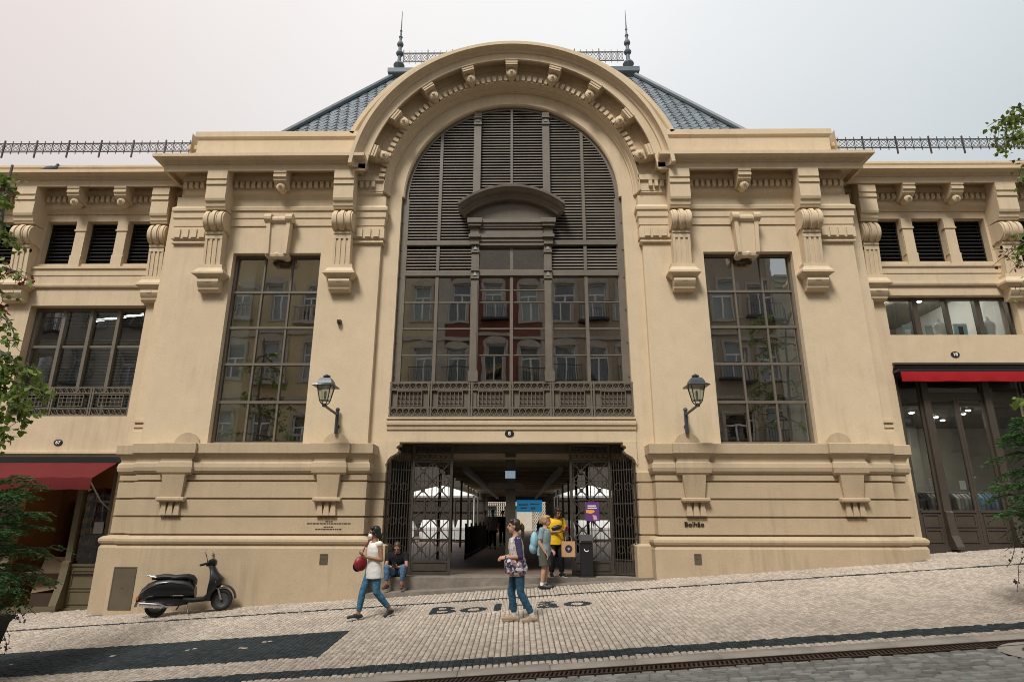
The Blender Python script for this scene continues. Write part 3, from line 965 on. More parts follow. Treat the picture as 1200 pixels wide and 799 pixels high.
b = MB(); b.sweep([(-0.4, 17.6), (0.02, 17.6), (0.05, 17.66), (0.16, 17.76), (0.18, 17.80), (0.18, 17.98), (-0.4, 18.0)], [(4.6, 22), (4.6, 19.45), (-4.6, 19.45), (-4.6, 22)])
b.box(-4.6, 4.6, 19.45, 22, 17.7, 17.99)
obj('roof_cap', b.mesh('roof_cap'), LEAD, None).parent = roof

fin = MB().lathe([(0.26, 0), (0.28, 0.05), (0.20, 0.10), (0.13, 0.14), (0.22, 0.26), (0.28, 0.36), (0.22, 0.46), (0.10, 0.52), (0.09, 0.80), (0.16, 0.86), (0.19, 0.93), (0.15, 1.0), (0.09, 1.06), (0.08, 1.22), (0.15, 1.30), (0.165, 1.36), (0.12, 1.46), (0.06, 1.54), (0.07, 1.66), (0.10, 1.70), (0.05, 1.78), (0.04, 1.95), (0.065, 2.0), (0.035, 2.05), (0.012, 2.95)], (0, 0, 0), 12).mesh('finial', smooth=True)
fin.materials.append(LEAD)
for s in (1, -1):
    obj('finial', fin, None, bld, loc=(s * 4.43, 19.6, 17.98), scale=(0.78, 0.78, 1.0))

# --- pierced iron railings along the roof edges
def rail_panel(L=0.95, H=0.36):
    b = MB()
    b.box(0, L, -0.012, 0.012, 0.06, 0.085); b.box(0, L, -0.012, 0.012, H - 0.03, H)
    for k in range(4):
        x = L * k / 4
        t = 0.017 if k == 0 else 0.008
        b.box(x - t, x + t, -t, t, -0.12 if k == 0 else 0.0, H + (0.09 if k == 0 else 0.07))
        x0_, x1_ = x, x + L / 4; zc_ = (H + 0.06) / 2; cx = (x0_ + x1_) / 2
        b.tube([(x0_, 0, 0.08), (x1_, 0, H - 0.03)], 0.0075, 4); b.tube([(x1_, 0, 0.08), (x0_, 0, H - 0.03)], 0.0075, 4)
        b.tube([(cx + 0.085 * math.cos(2 * math.pi * i / 10), 0, zc_ + 0.105 * math.sin(2 * math.pi * i / 10)) for i in range(11)], 0.009, 4)
    return b.mesh('railing_panel')
RP = rail_panel(); RP.materials.append(IRON)
for s in (1, -1):
    rr = MB().box(9.0, 22, 15.33, 15.36, 11.20, 11.23).build('roof_railing', IRON, bld, mirror=s < 0)
    for k in range(13):
        c = obj('railing_panel', RP, None, None, loc=(s * (9.15 + 0.95 * k), 15.33, 11.70), scale=(s, 1, 1)); c.parent = rr
rr = MB().box(-4.3, 4.3, 19.6, 19.63, 18.10, 18.12).build('roof_railing', IRON, bld)
for k in range(9):
    c = obj('railing_panel', RP, None, None, loc=(-4.28 + 0.95 * k, 19.6, 18.42), scale=(1, 1, 1.45)); c.parent = rr

# --- floors, rooms and backs inside, so that windows look into depth
b = MB()
b.box(-9.0, 9.0, 15.55, 24, 3.72, 3.92)            # floor slab
b.box(-9.0, 9.0, 23.9, 24.1, 3.9, 11.6)            # back wall of the hall
b.box(-9.0, 9.0, 15.6, 24, 11.5, 11.7)
for s in (1, -1):
    b.box(s * 9.0 - 0.06, s * 9.0 + 0.06, 15.6, 24, -1.5, 11.6)
    b.box(s * 3.4 - 0.06, s * 3.4 + 0.06, 15.6, 21, -1.5, 11.6)
    b.box(min(s * 3.4, s * 9), max(s * 3.4, s * 9), 17.6, 17.75, 3.9, 11.5)
b.build('interior_wall', DIM, bld)

# ---------------------------------------------------------------- windows of the block
def pane(parent, x0, x1, z0, z1, y, mat, tilt=0.006):
    b = MB(); cx, cz = (x0 + x1) / 2, (z0 + z1) / 2
    ta, tb = random.uniform(-tilt, tilt), random.uniform(-tilt, tilt)
    vs = [(x, y + ta * (x - cx) + tb * (z - cz), z) for x, z in ((x0, z0), (x1, z0), (x1, z1), (x0, z1))]
    b.add(vs, [(0, 1, 2, 3)])
    o = obj('pane', b.mesh('pane', fix=False), mat, None)
    o.parent = parent
    return o


def sub(b, name, mat, parent, **k):
    o = obj(name, b.mesh(name, smooth=k.pop('smooth', False)), mat, None, **k)
    o.parent = parent
    return o


# everything below a building part keeps world coordinates: the part itself sits at the world origin of its own mesh
def part(name, mesh_builder, mat, **k):
    return mesh_builder.build(name, mat, bld, **k)


for s in (1, -1):
    b = MB(); y0, y1 = 14.99, 15.06
    X0, X1 = (WX0, WX1) if s > 0 else (-WX1, -WX0)
    b.frame(X0, X1, WZ0, WZ1, y0 - 0.02, y1 + 0.02, 0.065)
    W3 = (X1 - X0 - 0.13) / 3; H5 = (WZ1 - WZ0 - 0.13) / 5
    for k in (1, 2): b.box(X0 + 0.065 + W3 * k - 0.022, X0 + 0.065 + W3 * k + 0.022, y0 + 0.002, y1, WZ0 + 0.065, WZ1 - 0.065)
    for k in range(1, 5): b.box(X0 + 0.065, X1 - 0.065, y0 - 0.006, y1 - 0.004, WZ0 + 0.065 + H5 * k - 0.032, WZ0 + 0.065 + H5 * k + 0.032)
    wn = part('window', b, METAL)
    for i in range(3):
        for j in range(5):
            xa = X0 + 0.065 + W3 * i; za = WZ0 + 0.065 + H5 * j
            pane(wn, xa + 0.015, xa + W3 - 0.015, za + 0.02, za + H5 - 0.02, 15.035, GLASSD)
    # pale panel added in place of the room's window-lit wall reveal, behind the outer panes
    b = MB()
    xo = s * (WX1 - 0.02); xi = s * (WX1 - 0.50)
    b.box(min(xo, xi), max(xo, xi), 15.16, 15.19, WZ0 + .02, WZ1 - .02)
    sub(b, 'blind', REVEAL_PANEL, wn)
    b = MB()
    for k in range(5):
        xa = s * (WX0 + 0.12 + 0.34 * k)
        b.box(min(xa, xa + s * 0.2), max(xa, xa + s * 0.2), 15.9 + 0.05 * (k % 2), 15.94 + 0.05 * (k % 2), WZ0, WZ0 + 1.15)
    sub(b, 'curtain', DIM, wn)

# --- the arched window
b = MB()
yF0, yF1 = 15.08, 15.24
RI = 2.86
b.arc([(RI, yF0), (RI, yF1), (3.03, yF1), (3.03, yF0)], ZC, 0, 180, 72)
for s in (1, -1):
    b.box(min(s * 2.83, s * 3.015), max(s * 2.83, s * 3.015), yF0, yF1, 3.93, ZC)
    for zr in (5.0, 5.9, 6.8, 7.7, 8.5, 9.3):
        b.box(s * 2.99 - 0.02, s * 2.99 + 0.02, yF0 - 0.02, yF0, zr, zr + 0.05)
aw = part('arch_window', b, METAL, smooth=False)
def ztop(x, r=RI + 0.03): return ZC + math.sqrt(max(r * r - x * x, 0.0))
for s in (1, -1):
    b = MB(); x = s * 0.97
    b.box(x - 0.10, x + 0.10, 14.99, 15.2, 3.93, ztop(0.97))
    b.box(x - 0.075, x + 0.075, 14.965, 15.0, 4.95, 7.55)
    for z0 in (4.95, 7.70, 8.45, 8.86, 12.42):
        b.box(x - 0.115, x + 0.115, 14.955, 15.0, z0 - 0.06, z0)
        b.box(x - 0.115, x + 0.115, 14.955, 15.0, z0 + 0.16, z0 + 0.20)
        b.frustum((x, 14.97, z0 + 0.02), 0.11, 0.05, (x, 14.985, z0 + 0.13), 0.02, 0.02)
    b.box(x - 0.125, x + 0.125, 14.93, 15.0, 4.86, 5.12)
    sub(b, 'column', METAL, aw)
for x in (-1.98, 0.0, 1.98):
    b = MB(); t = 0.042
    if x:
        b.box(x - t, x + t, 15.06, 15.2, 3.93, ztop(abs(x)))
    else:
        b.box(x - t, x + t, 15.06, 15.2, 3.93, 8.62); b.box(x - t * .8, x + t * .8, 15.06, 15.2, 9.9, ztop(0))
    sub(b, 'mullion', METAL, aw)
b = MB()
for s in (1, -1):
    xa, xb = sorted((s * 1.07, s * 2.84))
    for z0, z1, y in ((8.64, 8.77, 15.03), (7.75, 7.885, 15.03)): b.box(xa, xb, y, 15.2, z0, z1)
    for z in (7.02, 6.295, 5.58, 4.88): b.box(xa, xb, 15.10, 15.16, z - 0.018, z + 0.018)
b.box(-0.87, 0.87, 15.02, 15.2, 7.75, 7.92)
for z in (7.36, 7.02, 6.295, 5.58, 4.88): b.box(-0.87, 0.87, 15.10, 15.16, z - 0.015, z + 0.015)
sub(b, 'transom', METAL, aw)
rows_ = [(3.95, 4.86), (4.90, 5.56), (5.60, 6.275), (6.315, 7.0), (7.04, 7.75)]
for xa, xb in ((-2.83, -2.02), (-1.94, -1.07), (-0.87, -0.042), (0.042, 0.87), (1.07, 1.94), (2.02, 2.83)):
    for z0, z1 in rows_: pane(aw, xa, xb, z0, z1, 15.13, GLASSD, 0.004)
for xa, xb in ((-0.87, -0.042), (0.042, 0.87)): pane(aw, xa, xb, 7.92, 8.6, 15.13, GLASSD)
# louvre slats, one by one
SM = MB().prism([(-0.035, -0.040), (-0.035, -0.010), (0.035, 0.040), (0.035, 0.028)], -0.5, 0.5).mesh('slat')
SM.materials.append(SLATM)
def slat(parent, xa, xb, z, y, mesh=SM):
    o = obj('slat', mesh, None, None, loc=((xa + xb) / 2, y, z), scale=(xb - xa, 1, 1), rot=(random.uniform(-.06, .06), random.uniform(-.002, .002), 0))
    o.parent = parent
nsl = 0
for s in (1, -1):
    for xa, xb in ((1.07, 1.938), (2.022, 2.84)):
        z = 7.93
        while z < 13:
            if 7.90 < z < 8.62 or z > 8.80:
                xe = xb
                if z > ZC: xe = min(xb, math.sqrt(max(0, (RI + 0.02) ** 2 - (z - ZC) ** 2)))
                if xe - xa > 0.08:
                    slat(aw, *sorted((s * xa, s * xe)), z, 15.13); nsl += 1
            z += 0.088
for xa, xb in ((-0.87, -0.034), (0.034, 0.87)):
    z = 9.95
    while z < ztop(0.2) - 0.05:
        xm = math.sqrt(max(0, (RI + 0.02) ** 2 - (z - ZC) ** 2)) if z > ZC else 9
        if xm > 0.15: slat(aw, max(xa, -xm), min(xb, xm), z, 15.13); nsl += 1
        z += 0.088
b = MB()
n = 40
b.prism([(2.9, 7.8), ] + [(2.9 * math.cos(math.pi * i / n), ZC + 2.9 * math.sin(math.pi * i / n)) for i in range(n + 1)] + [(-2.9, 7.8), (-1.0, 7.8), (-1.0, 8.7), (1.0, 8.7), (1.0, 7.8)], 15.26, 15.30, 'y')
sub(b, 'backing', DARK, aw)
# segmental pediment over the middle light
b = MB()
b.arc([(1.88, 15.15), (1.88, 14.83), (1.94, 14.80), (1.96, 14.76), (2.02, 14.74), (2.04, 14.66), (2.10, 14.60), (2.12, 14.56), (2.18, 14.55), (2.20, 15.15)], 8.02, 48.5, 131.5, 30)
n = 20
pts = [(1.89 * math.cos(R(50 + 80 * i / n)), 8.02 + 1.89 * math.sin(R(50 + 80 * i / n))) for i in range(n + 1)]
b.prism([(1.20, 9.30), ] + pts + [(-1.20, 9.30)], 14.97, 15.15, 'y')
for z0, z1, y, hw in ((9.22, 9.32, 14.86, 1.16), (9.14, 9.22, 14.90, 1.14), (9.08, 9.14, 14.93, 0.9), (8.88, 9.08, 14.97, 0.9), (8.80, 8.88, 14.90, 0.9), (8.70, 8.80, 14.94, 0.9), (8.60, 8.70, 14.97, 0.9)):
    b.box(-hw, hw, y, 15.15, z0, z1)
for s in (1, -1):
    for z0, z1, y, hw in ((9.20, 9.33, 14.80, 0.20), (9.12, 9.20, 14.84, 0.17), (8.80, 8.89, 14.86, 0.16), (8.62, 8.80, 14.93, 0.12), (8.89, 9.12, 14.93, 0.12)):
        b.box(s * 0.99 - hw, s * 0.99 + hw, y, 15.15, z0, z1)
sub(b, 'pediment', METAL, aw)

# --- cast iron balcony front below it
def balcony(x0, x1, z0, z1, y, cells, name='balcony_railing', back=True, mat=METAL, parent=None):
    b = MB()
    H = z1 - z0; t = 0.02
    zb1, zb2 = z0 + 0.24 * H, z1 - 0.24 * H
    for z in (z0, zb1, zb2, z1 - 0.035): b.box(x0, x1, y - t, y + t, z, z + 0.035)
    if back: b.box(x0, x1, y + 0.045, y + 0.06, z0 + 0.02, z1 - 0.05)
    rr = b.build(name, mat, bld)
    L = (x1 - x0) / cells
    for k in range(cells):
        c = MB(); xa = x0 + L * k; xb = xa + L; xm = (xa + xb) / 2
        c.box(xa + 0.01, xa + 0.05, y - 0.03, y + 0.03, z0, z1); c.box(xb - 0.05, xb - 0.01, y - 0.03, y + 0.03, z0, z1)
        pw = L * 0.62
        c.frame(xm - pw / 2, xm + pw / 2, zb1 + 0.06, zb2 - 0.02, y - 0.03, y + 0.02, 0.02)
        for i in range(1, 6): c.box(xm - pw / 2 + pw * i / 6 - 0.008, xm - pw / 2 + pw * i / 6 + 0.008, y - 0.02, y + 0.0, zb1 + 0.08, zb2 - 0.04)
        for i in range(1, 3): c.box(xm - pw / 2 + 0.02, xm + pw / 2 - 0.02, y - 0.024, y + 0.0, zb1 + 0.06 + (zb2 - zb1 - .08) * i / 3, zb1 + 0.075 + (zb2 - zb1 - .08) * i / 3)
        nr_ = max(3, int(L / 0.16))
        for zc_, rr_ in ((z0 + 0.12 * H + 0.02, 0.085 * H / 0.87), (z1 - 0.12 * H, 0.08 * H / 0.87)):
            for i in range(nr_):
                cx = xa + 0.06 + (L - 0.12) * (i + 0.5) / nr_
                c.tube([(cx + rr_ * 0.95 * math.cos(2 * math.pi * q / 8), y - 0.01, zc_ + rr_ * math.sin(2 * math.pi * q / 8)) for q in range(9)], 0.013, 4)
                c.tube([(cx - rr_, y, zc_ - rr_), (cx, y - 0.01, zc_ + rr_ * .3), (cx + rr_, y, zc_ - rr_)], 0.010, 4)
        o = obj('railing_panel', c.mesh('railing_panel'), mat, None); o.parent = rr
    return rr
balcony(-3.05, 3.05, 3.97, 4.845, 14.97, 6)

# --- lintel over the gateway, scrolled corbels
b = MB()
P = [(-0.4, 3.345), (0.0, 3.345), (0.0, 3.64), (0.03, 3.65), (0.04, 3.70), (0.04, 3.745), (0.075, 3.76), (0.085, 3.82), (0.075, 3.88), (0.11, 3.90), (0.11, 3.94), (-0.4, 3.955)]
b.sweep(P, [(3.06, 14.93), (-3.06, 14.93)])
b.build('lintel', STUCCO, bld)
def f(b, s):
    pts = [(3.04, 3.36), (2.72, 3.36), (2.72, 3.27), (2.78, 3.245), (2.80, 3.20), (2.74, 3.16), (2.75, 3.11), (2.79, 3.07), (2.86, 3.03), (2.93, 2.99), (2.99, 2.92), (3.02, 2.83), (3.05, 2.80), (3.05, 3.0)]
    b.prism(pts, 14.90, 15.3, 'y')
both(f, 'corbel', STUCCO)

# ---------------------------------------------------------------- wings
for s in (1, -1):
    b = MB()
    holes = []
    for xb in (11.6, 15.55, 19.5):
        for d in (-1.17, 0, 1.17): holes.append((xb + d - 0.44, xb + d + 0.44, 8.34, 9.64))
    if s > 0:
        holes += [(10.05, 13.55, 6.24, 7.36), (14.0, 17.5, 6.24, 7.36), (9.95, 13.38, -1.6, 5.34), (14.3, 17.7, -1.6, 5.34)]
    else:
        holes += [(9.96, 13.15, 4.08, 7.11), (14.0, 17.2, 4.08, 7.11), (9.92, 13.2, -1.6, 3.02), (14.1, 17.4, -1.6, 3.02)]
    b.wall(9.5, 22, -1.6, 10.5, 15.55, 16.0, holes)
    b.build('wing_wall', STUCCO_WING, bld, fix=False, mirror=s < 0)
    b = MB()
    # sill band under the small windows, raised surround, little pilasters between the windows
    b.sweep([(-0.1, 7.62), (0.05, 7.62), (0.07, 7.66), (0.07, 7.72), (0.03, 7.74), (0.03, 7.96), (0.05, 7.98), (0.05, 8.14), (0.09, 8.17), (0.09, 8.235), (-0.1, 8.26)], [(22, 15.55), (9.6, 15.55)])
    for xb in (11.6, 15.55, 19.5):
        for d in (-0.585, 0.585):
            x = xb + d
            b.frustum((x, 15.56, 8.24), 0.30, 0.14, (x, 15.56, 8.55), 0.30, 0.14); b.frustum((x, 15.57, 8.55), 0.33, 0.14, (x, 15.57, 8.585), 0.33, 0.14)
            b.box(x - 0.14, x + 0.14, 15.51, 15.6, 8.585, 9.32); b.box(x - 0.17, x + 0.17, 15.485, 15.6, 9.32, 9.36); b.box(x - 0.15, x + 0.15, 15.50, 15.6, 9.36, 9.63)
        for d in (-1.86, 1.76):
            b.box(xb + d, xb + d + 0.10, 15.47, 15.6, 8.26, 9.86)
    b.build('window_sill', STUCCO_WING, bld, mirror=s < 0)
    for xb in (11.6, 15.55, 19.5):
        for d in (-1.17, 0, 1.17):
            x = s * (xb + d)
            b = MB(); b.frame(x - 0.44, x + 0.44, 8.34, 9.64, 15.74, 15.80, 0.035)
            wn = part('louvre_window', b, BLACKM)
            q = MB()
            for k in range(11):
                z = 8.42 + 0.108 * k
                q.prism([(15.73, z), (15.735, z - 0.008), (15.81, z + 0.05), (15.80, z + 0.058)], x - 0.41, x + 0.41)
            sub(q, 'slats', material('slat_charcoal', (0.03, 0.03, 0.031), 0.5) if 'slat_charcoal' not in MATS else MATS['slat_charcoal'], wn, kind='stuff')
            q = MB().box(x - 0.44, x + 0.44, 15.86, 15.88, 8.34, 9.64); sub(q, 'backing', DARK, wn)

# wide office window with blinds on the downhill side, and its iron railing
def strip_light(b, p0, p1, r=0.03): b.cyl(p0, p1, r, 6)
LUM = glow('lit_tube', (1.0, 0.98, 0.92), 4.0)
SPOT = glow('lit_spot', (1.0, 0.95, 0.85), 150.0)
for xa, xb in ((-13.15, -9.96), (-17.2, -14.0)):
    b = MB(); b.frame(xa, xb, 4.08, 7.11, 15.78, 15.9, 0.09)
    L4 = (xb - xa - 0.18) / 4
    for k in (1, 2, 3): b.box(xa + 0.09 + L4 * k - 0.045, xa + 0.09 + L4 * k + 0.045, 15.74, 15.88, 4.17, 7.02)
    b.box(xa + 0.09, xb - 0.09, 15.80, 15.87, 5.98, 6.05)
    wn = part('window', b, METAL)
    for k in range(4):
        for z0, z1 in ((4.1, 5.98), (6.05, 7.02)):
            pane(wn, xa + 0.10 + L4 * k, xa + 0.08 + L4 * (k + 1), z0, z1, 15.84, GLASS)
    q = MB()
    for k in range(34):
        z = 4.2 + k * 0.085
        if 6.25 < z < 6.6: continue
        q.prism([(16.0, z), (16.005, z - 0.005), (16.04, z + 0.03), (16.035, z + 0.035)], xa + 0.1, xb - 0.1)
    sub(q, 'blind', material('blind_slat_grey', (0.13, 0.15, 0.14), 0.6) if 'blind_slat_grey' not in MATS else MATS['blind_slat_grey'], wn, kind='stuff')
balcony(-13.13, -9.97, 4.09, 4.86, 15.62, 3, back=False)
b = MB(); b.box(-22, -9.1, 19.5, 19.7, 3.3, 11); b.box(-22, -9.1, 16.0, 19.5, 3.3, 3.45); b.box(-22, -9.1, 16.0, 19.5, 8.0, 8.12)
b.build('interior_wall', DIM, bld)
for p0, p1, lb in (((-12.2, 16.9, 7.6), (-11.0, 16.9, 7.6), 'long level lit tube at the top of the downhill office window'), ((-12.2, 16.6, 7.0), (-11.35, 17.6, 7.55), 'slanting lit tube below the long level tube in the downhill office window'),
                   ((-10.9, 18.0, 7.75), (-10.3, 18.0, 7.75), 'short lit tube nearest the third mullion of the downhill office window'), ((-11.3, 18.6, 7.3), (-10.6, 18.6, 7.3), 'lowest short lit tube deep inside the downhill office window'), ((-10.75, 17.4, 7.95), (-10.45, 17.4, 7.95), 'shortest lit tube, topmost in the downhill office window')):
    t_ = thing('tube_light', lb, 'ceiling light', p0, 0, 'fluorescent tubes in the office')
    q = MB(); q.cyl(p0, p1, 0.035, 6); q.build('tube', LUM, t_)
    q = MB(); q.box(min(p0[0], p1[0]), max(p0[0], p1[0]), p0[1] - 0.03, p0[1] + 0.03, max(p0[2], p1[2]) + 0.05, max(p0[2], p1[2]) + 0.09); q.build('housing', WHITE, t_)

# display window on the uphill side
for xa, xb in ((10.05, 13.55), (14.0, 17.5)):
    b = MB(); b.frame(xa, xb, 6.24, 7.36, 15.76, 15.88, 0.06)
    L4 = (xb - xa - 0.12) / 4
    for k in (1, 2, 3): b.box(xa + 0.06 + L4 * k - (0.07 if k != 2 else 0.04), xa + 0.06 + L4 * k + (0.07 if k != 2 else 0.04), 15.72, 15.86, 6.30, 7.30)
    wn = part('window', b, SHOPM)
    for k in range(4): pane(wn, xa + 0.07 + L4 * k, xa + 0.05 + L4 * (k + 1), 6.27, 7.33, 15.82, GLASS2)
b = MB(); b.box(9.1, 22, 20.6, 20.8, -1.5, 11); b.box(9.1, 22, 16.0, 20.6, 5.95, 6.10); b.box(9.1, 22, 16.0, 20.6, 7.95, 8.05)
b.build('interior_wall', LINEN, bld)
b = MB(); b.box(13.45, 13.6, 16.0, 20.6, 6.1, 8.0); b.build('interior_wall', WHITE, bld)

# ---------------------------------------------------------------- shopfronts
def shopfront(xs, z0, z1, zk, y, mat, glassmat, door):
    """timber shopfront: posts at xs, kick panels below zk, glass above; the bay `door` has two leaves"""
    b = MB()
    b.box(xs[0], xs[-1], y - 0.02, y + 0.08, z1 - 0.12, z1); b.box(xs[0], xs[-1], y - 0.06, y + 0.1, z0 - 0.4, z0 + 0.05)
    for i, x in enumerate(xs):
        w_ = 0.06 if i in (0, len(xs) - 1) else 0.085
        b.box(x - w_, x + w_, y - 0.07, y + 0.09, z0 + 0.05, z1 - 0.12)
        if 0 < i < len(xs) - 1:   # flared iron foot of the post
            b.prism([(y - 0.07, zk + 0.02), (y - 0.13, zk - 0.02), (y - 0.13, zk - 0.12), (y - 0.17, z0 + 0.32), (y - 0.30, z0 + 0.06), (y - 0.30, z0 + 0.0), (y - 0.05, z0 + 0.0)], x - 0.09, x + 0.09)
    sf = part('shopfront', b, mat)
    for i in range(len(xs) - 1):
        xa, xb = xs[i] + 0.085, xs[i + 1] - 0.085
        zt = z1 - 0.12
        lv = [(xa, xb)] if i != door else [(xa, (xa + xb) / 2), ((xa + xb) / 2, xb)]
        if i == door:
            zt = z1 - 0.72
            q = MB(); q.box(xa, xb, y, y + 0.07, zt, zt + 0.1); q.frame(xa, xb, zt + 0.1, z1 - 0.12, y, y + 0.06, 0.04); sub(q, 'transom', mat, sf)
            pane(sf, xa + 0.03, xb - 0.03, zt + 0.12, z1 - 0.14, y + 0.03, glassmat)
        for u, v in lv:
            q = MB(); q.frame(u + 0.004, v - 0.004, z0 + 0.05, zt, y, y + 0.06, 0.06)
            q.box(u + 0.06, v - 0.06, y + 0.006, y + 0.054, z0 + 0.11, zk)
            H_ = (zk - z0 - 0.2) / 2
            for k in range(2):
                q.frame(u + 0.10, v - 0.10, z0 + 0.15 + k * (H_ + 0.02), z0 + 0.15 + k * (H_ + 0.02) + H_ - 0.03, y - 0.014, y + 0.006, 0.03)
            q.box(u + 0.06, v - 0.06, y - 0.02, y + 0.06, zk - 0.03, zk + 0.03)
            sub(q, 'door' if i == door else 'panel', mat, sf)
            pane(sf, u + 0.05, v - 0.05, zk + 0.03, zt - 0.04, y + 0.03, glassmat)
    return sf
shopfront([9.95, 10.72, 12.30, 13.38], 0.86, 5.30, 1.74, 15.68, SHOPM, GLASS2, 1)
shopfront([14.3, 15.1, 16.8, 17.7], 1.1, 5.30, 1.95, 15.68, SHOPM, GLASS2, 1)
def mouldings():
    b = MB()
    b.sweep([(-0.05, 5.30), (0.02, 5.30), (0.05, 5.34), (0.05, 5.39), (0.10, 5.41), (0.10, 5.46), (-0.05, 5.48)], [(13.42, 15.55), (9.96, 15.55)])
    b.build('lintel', SHOPM, bld)
    b = MB()
    b.sweep([(-0.05, 3.02), (0.02, 3.02), (0.05, 3.05), (0.05, 3.09), (0.10, 3.11), (0.10, 3.16), (-0.05, 3.18)], [(-9.95, 15.55), (-13.3, 15.55)])
    b.build('lintel', STUCCO_WING, bld)
mouldings()
# downhill shop: open doors, so posts and side lights only
b = MB()
Z0L = -0.56
b.box(-13.2, -9.92, 15.6, 16.4, Z0L - 0.5, Z0L + 0.04)
b.box(-13.2, -9.92, 15.64, 15.78, 2.86, 3.02); b.box(-12.3, -10.85, 15.66, 15.76, 2.30, 2.38)
for x in (-13.1, -12.35, -10.82, -9.98):
    b.box(x - 0.07, x + 0.07, 15.60, 15.76, Z0L + 0.04, 2.86)
for x in (-12.35, -10.82):
    b.prism([(15.60, 0.55), (15.54, 0.51), (15.54, 0.40), (15.50, 0.05), (15.36, Z0L + 0.12), (15.36, Z0L + 0.04), (15.62, Z0L + 0.04)], x - 0.09, x + 0.09)
sf = part('shopfront', b, OLIVE)
for xa, xb in ((-10.75, -10.05), (-13.03, -12.42)):
    q = MB(); q.box(xa, xb, 15.66, 15.72, Z0L + 0.04, 0.42); q.frame(xa + 0.06, xb - 0.06, Z0L + 0.12, -0.12, 15.64, 15.66, 0.03); q.frame(xa + 0.06, xb - 0.06, -0.08, 0.34, 15.64, 15.66, 0.03); q.box(xa, xb, 15.63, 15.73, 0.42, 0.47)
    sub(q, 'panel', OLIVE, sf)
    pane(sf, xa, xb, 0.47, 2.86, 15.69, GLASS2)
b = MB(); b.box(-14, -9.1, 19.3, 19.4, -1.5, 3.3); b.box(-14, -9.1, 15.9, 19.3, -1.2, Z0L + 0.02); b.box(-14, -9.1, 15.9, 19.3, 3.2, 3.3); b.box(-14.1, -14, 15.9, 19.3, -1.2, 3.3)
b.build('interior_wall', material('shop_brown', (0.07, 0.035, 0.02), 0.8, var=0.2), bld)
b = MB(); b.box(9.1, 22, 15.9, 20.6, 0.3, 0.88); b.box(9.1, 22, 16.2, 20.6, 4.46, 4.56); b.build('interior_wall', DIM, bld)
b = MB(); b.box(9.2, 13.4, 20.4, 20.5, 0.8, 5.3); b.build('interior_wall', LINEN, bld)

# ---------------------------------------------------------------- steps and the covered passage through the building
b = MB()
b.add([(-3.34, 14.36, -0.16), (3.34, 14.36, 0.27), (3.34, 14.8, 0.29), (-3.34, 14.8, -0.14), (-3.34, 14.36, -0.9), (3.34, 14.36, -0.9), (3.34, 14.8, -0.9), (-3.34, 14.8, -0.9)],
      [(0, 1, 2, 3), (0, 4, 5, 1), (1, 5, 6, 2), (2, 6, 7, 3), (3, 7, 4, 0)])
for v in range(4): pass
b.v[0] = (-3.34, 14.36, -0.055); b.v[1] = (3.34, 14.36, 0.262); b.v[2] = (3.34, 14.8, 0.270); b.v[3] = (-3.34, 14.8, -0.045)
step1 = b.build('step', STEPM, bld, smooth=False)
b = MB(); b.box(-3.0, 3.0, 14.74, 15.6, -0.9, 0.268); b.box(-3.34, -3.0, 14.74, 14.9, -0.9, 0.268)
b.build('step', STEPM, bld)
FLOORM = material('passage_floor', (0.15, 0.105, 0.08), 0.6, var=0.2, vscale=3)
b = MB(); b.add([(-12, 15.6, 0.262), (12, 15.6, 0.262), (12, 75, 0.262), (-12, 75, 0.262)], [(0, 1, 2, 3)])
b.build('floor', FLOORM, kind='structure', fix=False)

BEAMM = material('passage_beam', (0.34, 0.28, 0.20), 0.8, var=0.12)
DUCTM = material('grey_duct', (0.30, 0.30, 0.28), 0.6)
b = MB(); b.box(-3.4, 3.4, 15.72, 16.0, 3.02, 3.72); b.build('beam', BEAMM, bld)
b = MB(); b.box(-0.15, 0.11, 15.6, 15.72, 3.05, 3.72); b.frustum((-0.02, 16.1, 0.26), 0.26, 0.26, (-0.02, 16.1, 3.1), 0.24, 0.24); b.build('pillar', IRON, bld)
b = MB(); b.box(-2.6, 2.6, 20.8, 50.5, 3.34, 3.44); b.box(-3.4, 3.4, 17, 20.8, 3.44, 3.5)
PALE = material('passage_plaster', (0.34, 0.32, 0.28), 0.85, var=0.1)
pc = b.build('passage_ceiling', PALE, bld)
for k in range(17):
    q = MB(); y = 17.6 + k * 1.95; q.box(-2.6 if y > 20.8 else -3.38, 2.6 if y > 20.8 else 3.38, y, y + 0.22, 3.12, 3.33); sub(q, 'joist', BEAMM, pc)
for s in (1, -1):
    q = MB(); q.box(s * 1.5 - 0.09, s * 1.5 + 0.09, 19.5, 50, 2.95, 3.11); sub(q, 'duct', DUCTM, pc)
    for k in range(8):
        q = MB(); q.box(s * 2.5 - 0.045, s * 2.5 + 0.045, 21.2 + 4 * k, 21.29 + 4 * k, 0.26, 3.34); sub(q, 'post', IRON, pc)
# walls of the inner court
b = MB()
b.wall(-12, 12, 0.2, 9.0, 50, 50.3, [(-2.3, -0.55, 0.27, 2.72), (-0.35, 2.3, 0.27, 2.72)])
for s in (1, -1):
    b.box(s * 12, s * 12.2, 24, 50, 0.2, 9.0)
b.build('court_wall', DIM, bld, fix=False)
# dark glazed stall fronts on either side of the aisle
for s in (1, -1):
    b = MB(); xa, xb = sorted((s * 2.2, s * 7.5))
    b.box(xa, xb, 44.1, 44.2, 0.3, 3.6)
    for k in range(6): b.box(xa + k * (xb - xa) / 5 - 0.05, xa + k * (xb - xa) / 5 + 0.05, 44.0, 44.1, 0.3, 3.6)
    for z in (1.1, 1.9, 2.7): b.box(xa, xb, 44.02, 44.1, z, z + 0.06)
    b.build('stall_front', IRON, bld)
